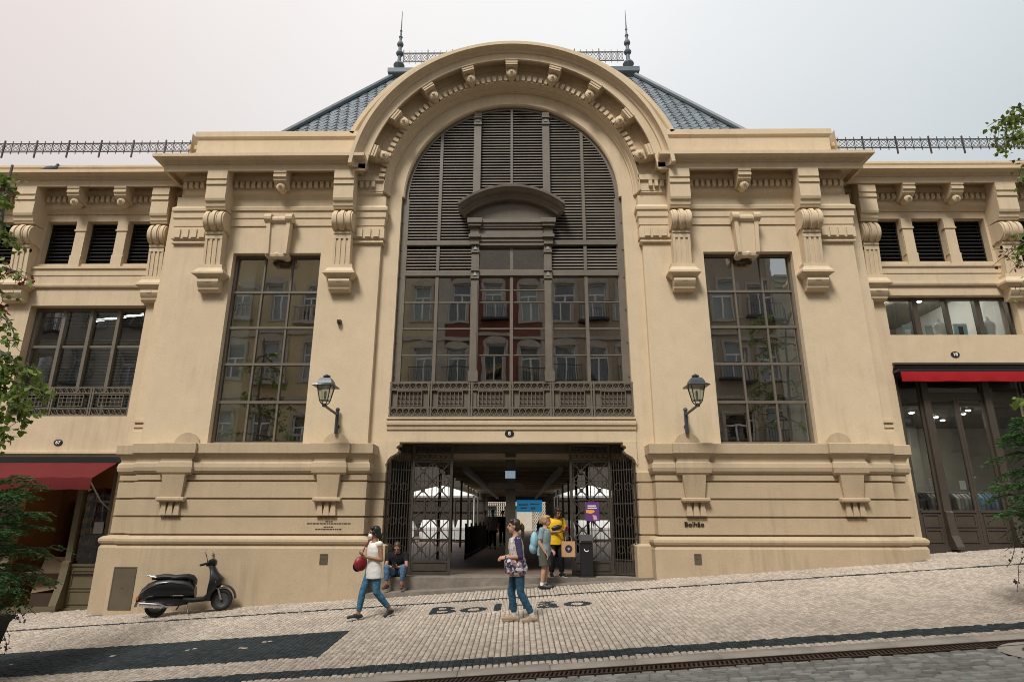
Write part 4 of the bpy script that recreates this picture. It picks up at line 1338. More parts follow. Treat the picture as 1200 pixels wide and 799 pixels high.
# far gate grille and the sunlit street beyond
b = MB()
for xa, xb in ((-2.3, -0.95),):
    for k in range(8):
        for j in range(9):
            cx, cz = xa + (xb - xa) * (k + 0.5) / 8, 0.4 + 2.25 * (j + 0.5) / 9
            b.tube([(cx + 0.075 * math.cos(2 * math.pi * i / 6), 49.95, cz + 0.11 * math.sin(2 * math.pi * i / 6)) for i in range(7)], 0.018, 4)
    for k in range(9): b.box(xa + (xb - xa) * k / 8 - 0.015, xa + (xb - xa) * k / 8 + 0.015, 49.93, 49.97, 0.3, 2.7)
b.build('grille', IRON, bld)
b = MB()
for xa, xb in ((1.2, 2.3),):
    for k in range(6):
        for j in range(9):
            cx, cz = xa + (xb - xa) * (k + 0.5) / 6, 0.4 + 2.25 * (j + 0.5) / 9
            b.tube([(cx + 0.075 * math.cos(2 * math.pi * i / 6), 49.95, cz + 0.11 * math.sin(2 * math.pi * i / 6)) for i in range(7)], 0.018, 4)
b.build('grille', IRON, bld)
fb = thing('far_building', 'pale building front in the daylight at the far end of the passage', 'building', (0, 62, 0.26))
b = MB(); b.wall(-14, 14, 0.2, 9, 62, 62.3, [(-3.4, -2.0, 0.3, 2.6), (-1.2, 0.0, 0.9, 2.6), (3.0, 4.2, 0.9, 2.6)]); b.build('wall', material('far_render', (0.55, 0.50, 0.40), 0.9, var=0.1), fb, fix=False)
b = MB(); b.box(-4.5, 5, 62.3, 62.4, 0.2, 4); b.build('window', material('far_glass', (0.16, 0.22, 0.20), 0.2), fb)
BLUE = material('blue_sign', (0.03, 0.30, 0.62), 0.5)
sg = thing('shop_sign', 'bright blue sign board over the far end of the passage', 'sign', (1.1, 49.6, 1.9))
b = MB().box(0.0, 2.0, 49.55, 49.65, 1.95, 2.85); b.build('board', glow('blue_lit', (0.03, 0.28, 0.55), 0.16), sg)
b = MB()
for xa, xb, za, zb in ((0.15, 0.9, 2.45, 2.55), (1.05, 1.8, 2.5, 2.58), (0.3, 0.8, 2.2, 2.3), (1.1, 1.5, 2.15, 2.3)): b.box(xa, xb, 49.53, 49.549, za, zb)
b.build('panel', WHITE, sg)
sg = thing('hanging_sign', 'small pale lit sign fixed high on the dark pillar in the gateway', 'sign', (-0.02, 15.9, 2.5))
b = MB(); b.box(-0.16, 0.10, 15.86, 15.92, 2.54, 2.72); b.build('board', glow('sign_pale', (0.32, 0.45, 0.55), 0.2), sg)
b = MB(); b.box(-0.58, 0.32, 15.9, 15.97, 2.28, 2.42); b.build('bar', IRON, sg)

# --- iron gates, each of a framed lattice leaf and a folded side leaf
def gate(s, label):
    t = thing('iron_gate', label, 'gate', (s * 2.2, 15.25, 0.27), 0, 'open gates of the market entrance')
    y = 15.30; xa, xb = 1.44, 2.44
    M = s < 0
    def bd(b, n_, **k): return b.build(n_, IRON, t, mirror=M, **k)
    b = MB(); b.frame(xa, xb, 0.28, 3.33, y - 0.03, y + 0.03, 0.055); b.box(xa + 0.055, xb - 0.055, y - 0.015, y + 0.015, 0.335, 0.60)
    b.frame(xa + 0.09, xb - 0.09, 0.37, 0.57, y - 0.03, y - 0.014, 0.02); bd(b, 'frame')
    cw = (xb - xa - 0.11) / 2; rh = 0.455
    for i in range(2):
        for j in range(5):
            x0_, z0_ = xa + 0.055 + cw * i, 0.62 + rh * j
            b = MB(); t_ = 0.013
            b.box(x0_, x0_ + cw, y - t_, y + t_, z0_ + rh - 0.012, z0_ + rh + 0.012)
            b.tube([(x0_ + 0.01, y, z0_ + 0.01), (x0_ + cw - 0.01, y, z0_ + rh - 0.01)], 0.017, 5); b.tube([(x0_ + cw - 0.01, y, z0_ + 0.01), (x0_ + 0.01, y, z0_ + rh - 0.01)], 0.017, 5)
            b.lathe([(0.05, -0.02), (0.055, 0), (0.05, 0.02)], (x0_ + cw / 2, y, z0_ + rh / 2), 8, Matrix.Rotation(R(90), 3, 'X'))
            b.box(x0_ - 0.012, x0_ + 0.012, y - t_, y + t_, z0_, z0_ + rh)
            bd(b, 'lattice')
    b = MB()
    for k in range(7):
        cx = xa + 0.12 + k * 0.13
        for cz, r_ in ((3.02, 0.055), (3.20, 0.06)):
            b.tube([(cx + r_ * math.cos(a_ * .7), y, cz + r_ * (1 - 0.08 * a_) * math.sin(a_ * .7)) for a_ in range(10)], 0.010, 4)
        b.box(cx + 0.06, cx + 0.072, y - 0.01, y + 0.01, 2.9, 3.28)
    b.box(xa + 0.05, xb - 0.05, y - 0.013, y + 0.013, 3.10, 3.125); b.box(xa + 0.05, xb - 0.05, y - 0.013, y + 0.013, 2.90, 2.93)
    for k in range(9):
        xq_ = xa + 0.10 + k * 0.10
        b.box(xq_ - 0.005, xq_ + 0.005, y + 0.022, y + 0.032, 0.6, 2.9)
    bd(b, 'scrollwork')
    # folded outer leaf, dense upright bars with rings
    b = MB()
    p0, p1 = Vector((2.47, 15.33, 0)), Vector((2.985, 15.05, 0))
    for k in range(10):
        p = p0.lerp(p1, k / 9); r_ = 0.02 if k in (0, 9) else 0.011
        zt = 3.3 if p.x < 2.72 else 3.3 - (p.x - 2.72) * 1.7
        b.tube([(p.x, p.y, 0.28), (p.x, p.y, zt)], r_, 5)
    for z in (0.30, 0.62, 1.1, 1.9, 2.7): b.tube([(p0.x, p0.y, z), (p1.x, p1.y, z)], 0.014, 5)
    for z in (0.85, 1.5, 2.3):
        for k in (2.5, 6.5):
            p = p0.lerp(p1, k / 9); d_ = (p1 - p0).normalized() * 0.09
            b.tube([(p.x + d_.x * math.cos(2 * math.pi * i / 10), p.y + d_.y * math.cos(2 * math.pi * i / 10), z + 0.09 * math.sin(2 * math.pi * i / 10)) for i in range(11)], 0.011, 4)
    bd(b, 'side_leaf')
    q = MB(); q.add([(p0.x, p0.y + .02, 0.3), (p1.x, p1.y + .02, 0.3), (p1.x, p1.y + .02, 0.6), (p0.x, p0.y + .02, 0.6)], [(0, 1, 2, 3)]); bd(q, 'kick_plate', fix=False)
gate(-1, 'open dark iron lattice gate behind the seated person in black')
gate(1, 'open dark iron lattice gate with a purple poster on it')

# poster on the gate
PURPLE = material('purple_print', (0.11, 0.035, 0.19), 0.6)
t = thing('poster', 'purple notice with a yellow hand tied to the gate lattice', 'poster', (1.95, 15.24, 1.8))
px0, px1, pz0, pz1, py = 1.79, 2.13, 1.50, 1.94, 15.245
MB().box(px0, px1, py, py + 0.008, pz0, pz1).build('sheet', PURPLE, t)
b = MB()
for k, (a_, c_) in enumerate(((0.06, 0.26), (0.06, 0.28))): b.box(px0 + a_, px0 + c_, py - 0.003, py, pz1 - 0.10 - 0.05 * k, pz1 - 0.075 - 0.05 * k)
b.build('print', WHITE, t)
b = MB(); YEL = material('yellow_print', (0.75, 0.36, 0.03), 0.6)
b.prism([(px0 + 0.02, pz0 + 0.19), (px0 + 0.13, pz0 + 0.17), (px0 + 0.20, pz0 + 0.19), (px0 + 0.235, pz0 + 0.23), (px0 + 0.19, pz0 + 0.255), (px0 + 0.02, pz0 + 0.255)], py - 0.004, py, 'y'); b.build('print', YEL, t)
b = MB(); b.prism([(px0 + 0.20, pz0 + 0.02), (px0 + 0.29, pz0 + 0.03), (px0 + 0.26, pz0 + 0.13), (px0 + 0.17, pz0 + 0.14)], py - 0.004, py, 'y'); b.build('print', material('pink_print', (0.55, 0.35, 0.36), 0.6), t)

# sanitiser post
t = thing('dispenser_post', 'black sanitiser post with a grey head before the right gate leaf', 'dispenser', (1.75, 14.98, 0.27))
b = MB(); b.box(1.56, 1.95, 14.86, 15.12, 0.268, 0.30); b.box(1.61, 1.90, 14.92, 15.0, 0.30, 1.02); b.build('body', BLACKM, t)
b = MB(); b.box(1.60, 1.91, 14.90, 15.02, 1.02, 1.20); b.box(1.63, 1.88, 14.87, 14.90, 1.06, 1.14); b.build('head', material('grey_plastic', (0.10, 0.10, 0.105), 0.4), t)
b = MB(); b.tube([(1.76 + 0.05 * math.cos(a_), 14.915, 0.87 + 0.045 * math.sin(a_)) for a_ in [math.pi * (0.9 + 0.12 * i) for i in range(9)]], 0.012, 5); b.build('emblem', WHITE, t)

# --- stalls, canopies and rails inside
CANV = material('white_canvas', (0.82, 0.83, 0.80), 0.8, var=0.03)
_t = CANV.node_tree; _ts = _t.nodes.new('ShaderNodeBsdfTranslucent'); _ts.inputs[0].default_value = (0.9, 0.92, 0.88, 1)
_mx = _t.nodes.new('ShaderNodeMixShader'); _mx.inputs[0].default_value = 0.25
_t.links.new(_t.nodes['Principled BSDF'].outputs[0], _mx.inputs[1]); _t.links.new(_ts.outputs[0], _mx.inputs[2]); _t.links.new(_mx.outputs[0], _t.nodes['Material Output'].inputs[0])
for s, lb in ((-1, 'white market canopy over the stalls seen through the left gate leaf'), (1, 'white market canopy behind the woman in the yellow shirt')):
    t = thing('canopy', lb, 'canopy', (s * 4.3, 37.5, 0.26), 0, 'white canopies inside the market')
    xa, xb = s * 2.31, s * 6.7
    x0_, x1_ = min(xa, xb), max(xa, xb); xm = (x0_ + x1_) / 2
    b = MB(); b.add([(x0_, 36, 2.757), (x1_, 36, 2.757), (x1_, 39.5, 2.757), (x0_, 39.5, 2.757), (xm - 1.3, 36.9, 3.05), (xm + 1.3, 36.9, 3.05), (xm + .1, 38, 3.4), (xm - .1, 38, 3.4)],
                  [(0, 1, 5, 4), (4, 5, 6, 7), (1, 2, 6, 5), (2, 3, 7, 6), (3, 0, 4, 7)]); b.build('cloth', CANV, t, fix=False)
    for px_ in (x0_ + 0.08, x1_ - 0.08):
        for py_ in (36.1, 39.4): MB().cyl((px_, py_, 0.262), (px_, py_, 2.757), 0.035, 6).build('pole', WHITE, t)
    t = thing('market_stall', ('row of white-topped stall counters behind the lattice on the left' if s < 0 else 'white stall counter behind the sanitiser post'), 'stall', (s * 4.2, 34.5, 0.26), 0, 'stall counters')
    for k in range(4):
        xq = s * (2.75 + 1.05 * k); yq = 33.9 + 0.6 * (k % 3)
        b = MB(); b.box(xq - 0.50, xq + 0.50, yq, yq + 0.9, 0.90, 1.02); b.box(xq - 0.48, xq + 0.48, yq + 0.02, yq + 0.05, 0.42, 0.90); b.frustum((xq, yq + 0.4, 1.02), 0.9, 0.8, (xq, yq + 0.5, 1.42), 0.72, 0.4); b.build('counter', CANV, t)
        b = MB(); b.box(xq - 0.45, xq + 0.45, yq + 0.06, yq + 0.7, 0.262, 0.42); b.build('base', DIM, t)
    t = thing('railing', ('black railing along the aisle inside, left of the pillar' if s < 0 else 'black railing along the aisle inside, right of the pillar'), 'railing', (s * 1.3, 26, 0.26), 0, 'aisle railings')
    b = MB(); p0, p1 = Vector((s * 1.55, 20.8, 0.262)), Vector((s * 1.15, 34, 0.262))
    for z in (0.12, 0.98): b.tube([p0 + Vector((0, 0, z)), p1 + Vector((0, 0, z))], 0.025, 5)
    b.build('rail', BLACKM, t)
    b = MB()
    for k in range(80):
        p = p0.lerp(p1, k / 79); b.tube([p, p + Vector((0, 0, 0.98 + (0.14 if k % 10 == 0 else 0)))], 0.03 if k % 10 == 0 else 0.009, 4)
    b.build('bars', BLACKM, t, kind='stuff')

# ---------------------------------------------------------------- things fixed to the walls
def lamp(s, label):
    t = thing('wall_lamp', label, 'lamp', (s * 4.24, 14.78, 3.55), 0, 'lantern lamps beside the arch')
    x = s * 4.24
    b = MB(); b.tube([(x, 14.70, 3.52), (x, 14.70, 4.08)], 0.045, 8); b.ball((x, 14.70, 4.10), 0.055, 8, 6)
    b.tube([(x, 14.70, 3.98), (x, 14.2, 4.0), (x, 13.72, 4.02)], 0.032, 8)
    b.cyl((x, 14.74, 3.7), (x, 14.8, 3.7), 0.05, 8); b.build('arm', LAMPM, t, smooth=True)
    c = (x, 13.66, 4.02)
    n = 4; rot = Matrix.Rotation(R(45), 3, 'Z')
    b = MB()
    b.lathe([(0.05, -0.03), (0.06, 0.02), (0.03, 0.05)], c, 10)
    for k in range(4):
        a_ = R(45 + 90 * k); ca, sa = math.cos(a_), math.sin(a_)
        b.tube([(c[0] + .03 * ca, c[1] + .03 * sa, c[2] + 0.01), (c[0] + .10 * ca, c[1] + .10 * sa, c[2] + 0.06), (c[0] + .13 * ca, c[1] + .13 * sa, c[2] + 0.11), (c[0] + .215 * ca, c[1] + .215 * sa, c[2] + 0.44)], 0.013, 5)
    b.lathe([(0.125, 0.105), (0.135, 0.105), (0.135, 0.125), (0.125, 0.125)], c, 4, rot)
    b.lathe([(0.155, 0.43), (0.30, 0.43), (0.30, 0.455), (0.155, 0.455)], c, 4, rot); b.build('cage', LAMPM, t)
    b = MB(); b.lathe([(0.34, 0.425), (0.355, 0.445), (0.24, 0.50), (0.215, 0.56), (0.16, 0.625), (0.08, 0.645), (0.06, 0.66)], c, 4, rot)
    b.lathe([(0.05, 0.64), (0.085, 0.665), (0.085, 0.69), (0.05, 0.70), (0.03, 0.72), (0.01, 0.73)], c, 10); b.build('hood', LAMPM, t)
    b = MB(); b.lathe([(0.118, 0.125), (0.2, 0.43)], c, 4, rot); b.build('pane', GLASS2, t, fix=False)
    b = MB(); b.lathe([(0.012, 0.14), (0.03, 0.2), (0.03, 0.3), (0.01, 0.34)], c, 8); b.build('bulb', WHITE, t)
lamp(-1, 'black lantern lamp on the wall left of the arch')
lamp(1, 'black lantern lamp on the wall right of the arch')

def plate(x, y, z, num, label):
    t = thing('number_plate', label, 'sign', (x, y, z), 0, 'oval house number plates')
    b = MB(); b.prism([(x + 0.115 * math.cos(2 * math.pi * i / 20), z + 0.082 * math.sin(2 * math.pi * i / 20)) for i in range(20)], y - 0.015, y, 'y'); b.build('plate', BLACKM, t)
    me = bold_text(num, 0.125, 0.0035, name='numeral'); me.materials.append(WHITE)
    o = obj('numeral', me, None, t, loc=(x, y - 0.017, z), rot=(R(90), 0, 0))
plate(-11.61, 15.55, 3.40, '67', 'oval black number plate above the dark red awning')
plate(11.64, 15.55, 5.70, '18', 'oval black number plate above the bright red valance')
plate(-0.04, 14.93, 3.55, '8', 'oval black number plate over the gateway')

me = bold_text('Bolhão', 0.145, 0.0022, extrude=0.008); me.materials.append(BLACKM)
o = obj('wall_lettering', me, None, None, loc=(4.18, 14.488, 1.435), rot=(R(90), 0, 0), scale=(1.12, 1.0, 1.0))
tag(o, 'small black raised letters reading Bolhão on the rusticated wall right of the gateway', 'sign')
b = MB()
for row, (hw, z) in enumerate(((0.08, 1.485), (0.5, 1.44), (0.11, 1.365), (0.30, 1.315))):
    x = -4.17 - hw
    while x < -4.17 + hw:
        L_ = random.uniform(0.03, 0.075); b.box(x, min(x + L_, -4.17 + hw), 14.494, 14.499, z - 0.011, z + 0.011); x += L_ + 0.014
o = b.build('wall_inscription', SHOPM); tag(o, 'four small lines of dark print on the wall left of the gateway', 'sign')

def hatch(x0, x1, z0, z1, label, nm='wall_hatch', m=OLIVE):
    t = thing(nm, label, 'hatch', ((x0 + x1) / 2, 14.37, z0))
    b = MB(); b.frame(x0, x1, z0, z1, 14.357, 14.40, 0.022); b.build('frame', m, t)
    b = MB(); b.box(x0 + 0.022, x1 - 0.022, 14.362, 14.40, z0 + 0.022, z1 - 0.022); b.box((x0 + x1) / 2 - 0.03, (x0 + x1) / 2 + 0.02, 14.355, 14.362, z0 + (z1 - z0) * .5, z0 + (z1 - z0) * .5 + 0.015); b.build('door', m, t)
HATM = material('hatch_paint', (0.105, 0.085, 0.055), 0.55, var=0.12, spec=0.35)
hatch(-8.86, -8.35, -0.38, 0.505, 'tall olive metal service hatch in the plinth behind the scooter', m=HATM)
hatch(-4.27, -4.09, 0.57, 0.79, 'small square meter door low on the wall left of the gateway', m=HATM)
hatch(4.09, 4.25, 0.59, 0.81, 'small square meter door low on the wall right of the gateway', m=HATM)
t = thing('wall_camera', 'small brown box sensor on the wall above the left lamp', 'camera', (-4.40, 14.8, 6.37))
MB().box(-4.45, -4.35, 14.70, 14.8, 6.33, 6.42).build('body', SHOPM, t); MB().cyl((-4.40, 14.66, 6.37), (-4.40, 14.70, 6.37), 0.025, 8).build('lens', BLACKM, t)

# awnings
t = thing('awning', 'dark red awning let down over the downhill shop', 'awning', (-11.5, 15.5, 2.9), 0, 'red shop awnings')
n = 14; b = MB(); vs = []
for i in range(n + 1):
    x = -13.15 + 3.27 * i / n; sag = 0.012 * math.sin(i * 2.1)
    vs += [(x, 15.48, 2.93), (x, 15.0, 2.70 + sag), (x, 14.56, 2.47 + sag), (x, 14.545, 2.33 + sag * 2), (x, 14.555, 2.19 + 0.012 * math.sin(i * 1.7))]
b.add(vs, [(i * 5 + j, (i + 1) * 5 + j, (i + 1) * 5 + j + 1, i * 5 + j + 1) for i in range(n) for j in range(4)])
me = b.mesh('cloth', fix=False, smooth=True); o = obj('cloth', me, REDC, t)
MB().box(-13.2, -9.87, 15.36, 15.56, 2.88, 3.015).build('housing', BLACKM, t)
for x in (-9.95, -13.05):
    MB().tube([(x, 15.5, 1.75), (x, 15.1, 1.95), (x, 14.60, 2.40)], 0.018, 6).build('arm', material('steel_grey', (0.25, 0.25, 0.24), 0.4, metal=0.5), t)
MB().box(-13.15, -9.90, 14.575, 14.60, 2.42, 2.45).build('bar', BLACKM, t)
t = thing('awning', 'bright red valance of a rolled up awning over the uphill shop', 'awning', (11.7, 15.5, 5.1), 0, 'red shop awnings')
MB().box(9.93, 13.40, 15.27, 15.56, 5.185, 5.26).build('housing', BLACKM, t)
b = MB(); vs = []
for i in range(25):
    x = 9.96 + 3.42 * i / 24; vs += [(x, 15.275, 5.19), (x, 15.262 + 0.008 * math.sin(i * 1.9), 5.06), (x, 15.268 + 0.014 * math.sin(i * 1.3), 4.925 + 0.006 * math.sin(i * .9))]
b.add(vs, [(i * 3 + j, (i + 1) * 3 + j, (i + 1) * 3 + j + 1, i * 3 + j + 1) for i in range(24) for j in range(2)]); obj('valance', b.mesh('valance', fix=False, smooth=True), REDB, t)

# ---------------------------------------------------------------- goods in the shops
spots = [(10.55, 18.0), (11.3, 17.2), (11.25, 18.6), (11.9, 17.6), (12.5, 18.0), (12.2, 19.2), (12.9, 17.4), (13.1, 18.6), (11.6, 19.6), (10.9, 19.5), (12.6, 16.8)]
WORDS = ['nearest', 'second nearest', 'third nearest', 'fourth nearest', 'fifth nearest', 'sixth nearest']
for lo, hi, where in ((0, 10.75, 'near side light'), (10.75, 12.35, 'double door'), (12.35, 99, 'far side light')):
    row_ = sorted([q for q in spots if lo <= q[0] < hi], key=lambda q: q[1])
    for i, (x, y) in enumerate(row_):
        t = thing('spot_light', '%s lit ceiling spot behind the %s of the uphill shop' % (WORDS[i], where), 'ceiling light', (x, y, 4.45), 0, 'shop ceiling spots')
        MB().cyl((x, y, 4.425), (x, y, 4.45), 0.05, 10).build('lamp', SPOT, t); MB().lathe([(0.055, 0), (0.075, 0), (0.075, 0.02), (0.055, 0.02)], (x, y, 4.435), 12).build('rim', WHITE, t)
for (x, y), lb in zip(((10.4, 17.4), (11.2, 16.7), (11.4, 17.8), (12.1, 16.9), (12.4, 17.6)), ('lit spot at the end of the display window next to the ochre block', 'lit spot nearest the glass over the first mullion of the display window', 'lit spot deep inside over the white bust in the display window', 'lit spot over the blue picture with a dark shape in the display window', 'lit spot deep inside before the last mullion of the display window')):
    t = thing('spot_light', lb, 'ceiling light', (x, y, 7.92), 0, 'display ceiling spots')
    MB().cyl((x, y, 7.90), (x, y, 7.94), 0.05, 10).build('lamp', SPOT, t); MB().lathe([(0.05, 0), (0.07, 0), (0.07, 0.02), (0.05, 0.02)], (x, y, 7.92), 12).build('rim', WHITE, t)
CLO = [material('cloth_%s' % n_, c, 0.9, var=0.1, vscale=12) for n_, c in (('black', (0.02, 0.02, 0.022)), ('grey', (0.32, 0.32, 0.31)), ('pale', (0.5, 0.49, 0.46)), ('blue', (0.16, 0.28, 0.42)), ('sky', (0.25, 0.42, 0.55)))]
t = thing('clothes_rack', 'low rail hung with grey, black and blue shirts inside the uphill shop', 'clothes rack', (11.4, 16.3, 0.88))
MB().tube([(10.25, 16.02, 0.9), (10.25, 16.02, 2.2), (12.3, 16.02, 2.2), (12.3, 16.02, 0.9)], 0.015, 6).build('rail', DUCTM, t)
x = 10.3
cols_ = [0, 0, 1, 1, 2, 1, 0, 0, 2, 1, 2, 2, 3, 3, 4, 3, 3, 4, 3]
for k in range(19):
    b = MB(); w_ = 0.2; lean = random.uniform(-0.05, 0.05); zb_ = random.uniform(1.45, 1.6)
    b.prism([(16.02 - w_, 2.06), (16.02 - 0.04, 2.18), (16.02 + 0.04, 2.18), (16.02 + w_, 2.06), (16.02 + w_ * .9, zb_), (16.02 - w_ * .9, zb_)], x, x + 0.07)
    b.v = [(v[0] + lean * (2.2 - v[2]), v[1] - 0.25 * (x - 11) * 0, v[2]) for v in b.v]
    b.build('shirt', CLO[cols_[k]], t); x += 0.105
t = thing('folded_clothes', 'stack of folded pale blue clothes low in the shop window', 'clothes', (10.28, 15.95, 0.9))
for k in range(4): MB().box(10.12 + 0.01 * k, 10.52 - 0.012 * k, 15.85, 16.1, 1.52 + 0.075 * k, 1.588 + 0.075 * k).build('garment', CLO[4 if k % 2 else 3], t)
MB().box(10.05, 10.6, 15.83, 16.15, 0.88, 1.52).build('stand', DIM, t)
for k, (x, z, lb) in enumerate(((10.62, 2.35, 'small white price card beside the first post of the uphill shopfront'), (11.38, 2.28, 'small white price card over the grey shirts of the uphill shop'))):
    o = MB().box(x, x + 0.15, 15.95, 15.96, z, z + 0.22).build('price_card', WHITE); tag(o, lb, 'card', 'price cards')
# display window
def frame_pic(x, z, w_, h_, label, inner):
    t = thing('picture', label, 'picture', (x + w_ / 2, 16.05, z), 0, 'pictures in the display window')
    MB().box(x, x + w_, 16.04, 16.07, z, z + h_).build('card', material('pale_blue_print', (0.35, 0.55, 0.62), 0.6) if 'pale_blue_print' not in MATS else MATS['pale_blue_print'], t)
    for (a_, c_, d_, e_), m in inner: MB().box(x + a_, x + c_, 16.028, 16.04, z + d_, z + e_).build('print', m, t)
frame_pic(10.72, 6.34, 0.42, 0.34, 'pale blue picture card at the near end of the display window', [((0.05, 0.2, 0.03, 0.2), WHITE), ((0.23, 0.38, 0.1, 0.28), CLO[2])])
frame_pic(11.35, 6.34, 0.19, 0.32, 'narrow picture card next to the white bust', [((0.03, 0.16, 0.05, 0.25), CLO[2])])
frame_pic(12.12, 6.34, 0.36, 0.36, 'blue picture card showing a dark shape in the display window', [((0.12, 0.24, 0.03, 0.28), CLO[0])])
frame_pic(12.86, 6.34, 0.16, 0.36, 'slim picture card beside the white figure in the display window', [((0.03, 0.13, 0.05, 0.28), CLO[3])])
def bust(x, label, sc=1.0):
    t = thing('bust', label, 'bust', (x, 16.2, 6.1), 0, 'white busts in the display window')
    b = MB(); b.lathe([(0.17, 0.0), (0.18, 0.02), (0.13, 0.12), (0.155, 0.22), (0.18, 0.32), (0.16, 0.40), (0.07, 0.45), (0.05, 0.50), (0.045, 0.55), (0.01, 0.57)], (x, 16.1, 6.3), 14)
    b.v = [(v[0], 16.1 + (v[1] - 16.1) * 0.6, 6.3 + (v[2] - 6.3) * sc) for v in b.v]; b.build('torso', WHITE, t, smooth=True)
    MB().box(x - 0.22, x + 0.22, 15.98, 16.02, 6.1, 6.32).build('base', WHITE, t)
bust(11.78, 'white bust form in the middle of the display window'); bust(13.12, 'white bust form at the far end of the display window', 1.1)

# downhill shop: shelves of jars, lit warmly, and a leaning board
WARM = [material('jar_%s' % n_, c, 0.4) for n_, c in (('red', (0.25, 0.03, 0.015)), ('amber', (0.30, 0.12, 0.03)), ('cream', (0.36, 0.28, 0.18)), ('green', (0.06, 0.12, 0.07)))]
WOODD = material('dark_wood', (0.045, 0.025, 0.015), 0.6, var=0.2)
for k_, (xa, xb, yb, lb) in enumerate(((-11.35, -10.75, 16.5, 'tall dark shelf of jars just inside the open door of the downhill shop'), (-10.62, -10.08, 16.2, 'tall dark shelf of jars behind the side light of the downhill shop'), (-12.6, -11.6, 18.6, 'wide shelf at the back of the downhill shop'))):
    t = thing('shelf', lb, 'shelf', ((xa + xb) / 2, yb, Z0L), 0, 'shelves in the downhill shop')
    b = MB(); b.box(xa - .03, xa, yb, yb + .3, Z0L + .02, 2.3); b.box(xb, xb + .03, yb, yb + .3, Z0L + .02, 2.3); b.box(xa, xb, yb + .28, yb + .3, Z0L + .02, 2.3)
    b.build('case', WOODD, t)
    js = [MB() for _ in WARM]
    for j in range(9):
        z = Z0L + 0.25 + j * 0.29
        MB().box(xa, xb, yb, yb + .28, z - .02, z).build('board', WOODD, t)
        x = xa + 0.05
        while x < xb - 0.04:
            h_ = random.uniform(0.10, 0.2); random.choice(js).lathe([(0.032, 0), (0.036, 0.02), (0.036, h_ * .7), (0.02, h_ * .85), (0.02, h_)], (x, yb + 0.1, z), 7); x += 0.085
    for q, m in zip(js, WARM):
        if q.v: q.build('jars', m, t, kind='stuff', smooth=True)
t = thing('leaning_board', 'plain brown board propped inside the open door of the downhill shop', 'board', (-11.5, 15.9, Z0L))
b = MB(); b.add([(-11.75, 15.85, -0.22), (-11.15, 15.85, -0.12), (-11.12, 16.05, 0.60), (-11.70, 16.05, 0.62), (-11.75, 15.88, -0.22), (-11.15, 15.88, -0.12), (-11.12, 16.08, 0.60), (-11.70, 16.08, 0.62)], [(0, 1, 2, 3), (4, 7, 6, 5), (0, 4, 5, 1), (1, 5, 6, 2), (2, 6, 7, 3), (3, 7, 4, 0)])
b.build('sheet', material('cardboard', (0.22, 0.16, 0.10), 0.9, var=0.1), t)
MB().box(-11.75, -11.15, 15.86, 16.08, Z0L + .02, -0.22).build('foot', WOODD, t)
o = MB().box(-10.37, -10.13, 15.66, 15.67, 1.18, 1.45).build('window_notice', None); o.data.materials.append(CLO[1]); tag(o, 'small pale printed notice stuck in the side light of the downhill shop', 'notice')
t = thing('ceiling_lamp', 'warm lit lamp inside the downhill shop', 'ceiling light', (-11.0, 17.6, 3.1))
MB().lathe([(0.05, 0.12), (0.16, 0.0), (0.15, -0.02), (0.03, 0.0)], (-11.0, 17.6, 2.75), 12).build('shade', glow('warm_lamp', (1.0, 0.55, 0.22), 70), t); MB().cyl((-11, 17.6, 2.85), (-11, 17.6, 3.2), 0.008, 5).build('cord', BLACKM, t)

# pigeons on the roof edge
def pigeon(loc, rz, label):
    t = thing('pigeon', label, 'bird', loc, rz, 'pigeons on the roof', local=True)
    PG = MATS.get('pigeon_grey') or material('pigeon_grey', (0.045, 0.05, 0.06), 0.6, var=0.2, vscale=20)
    b = MB(); b.ball((0, 0, 0.15), (0.14, 0.075, 0.085), 12, 8, Matrix.Rotation(R(-25), 3, 'Y')); b.ball((0.09, 0, 0.235), (0.05, 0.042, 0.085), 10, 7, Matrix.Rotation(R(15), 3, 'Y'))
    b.ball((0.115, 0, 0.315), (0.042, 0.036, 0.038), 10, 7); b.prism([(-0.12, 0.14), (-0.29, 0.07), (-0.29, 0.055), (-0.1, 0.09)], -0.04, 0.04, 'y')
    o = obj('body', b.mesh('body', smooth=True), PG, None); o.parent = t
    b = MB(); b.cyl((0.15, 0, 0.31), (0.185, 0, 0.30), 0.011, 6, 0.003); o = obj('beak', b.mesh('beak'), BLACKM, None); o.parent = t
    for s in (1, -1):
        b = MB(); b.ball((-0.04, s * 0.07, 0.15), (0.14, 0.018, 0.06), 10, 6, Matrix.Rotation(R(-22), 3, 'Y')); o = obj('wing', b.mesh('wing', smooth=True), PG, None); o.parent = t
        b = MB(); b.tube([(0.0, s * 0.03, 0.09), (0.01, s * 0.03, 0.005)], 0.007, 5); b.tube([(-0.02, s * 0.03, 0.004), (0.04, s * 0.035, 0.004)], 0.005, 4); o = obj('leg', b.mesh('leg'), REDC, None); o.parent = t
pigeon((-9.72, 15.17, 11.235), R(170), 'dark pigeon perched at the end of the downhill roof railing')
pigeon((-12.95, 14.95, 10.81), R(20), 'dark pigeon standing on the coping below the downhill roof railing')

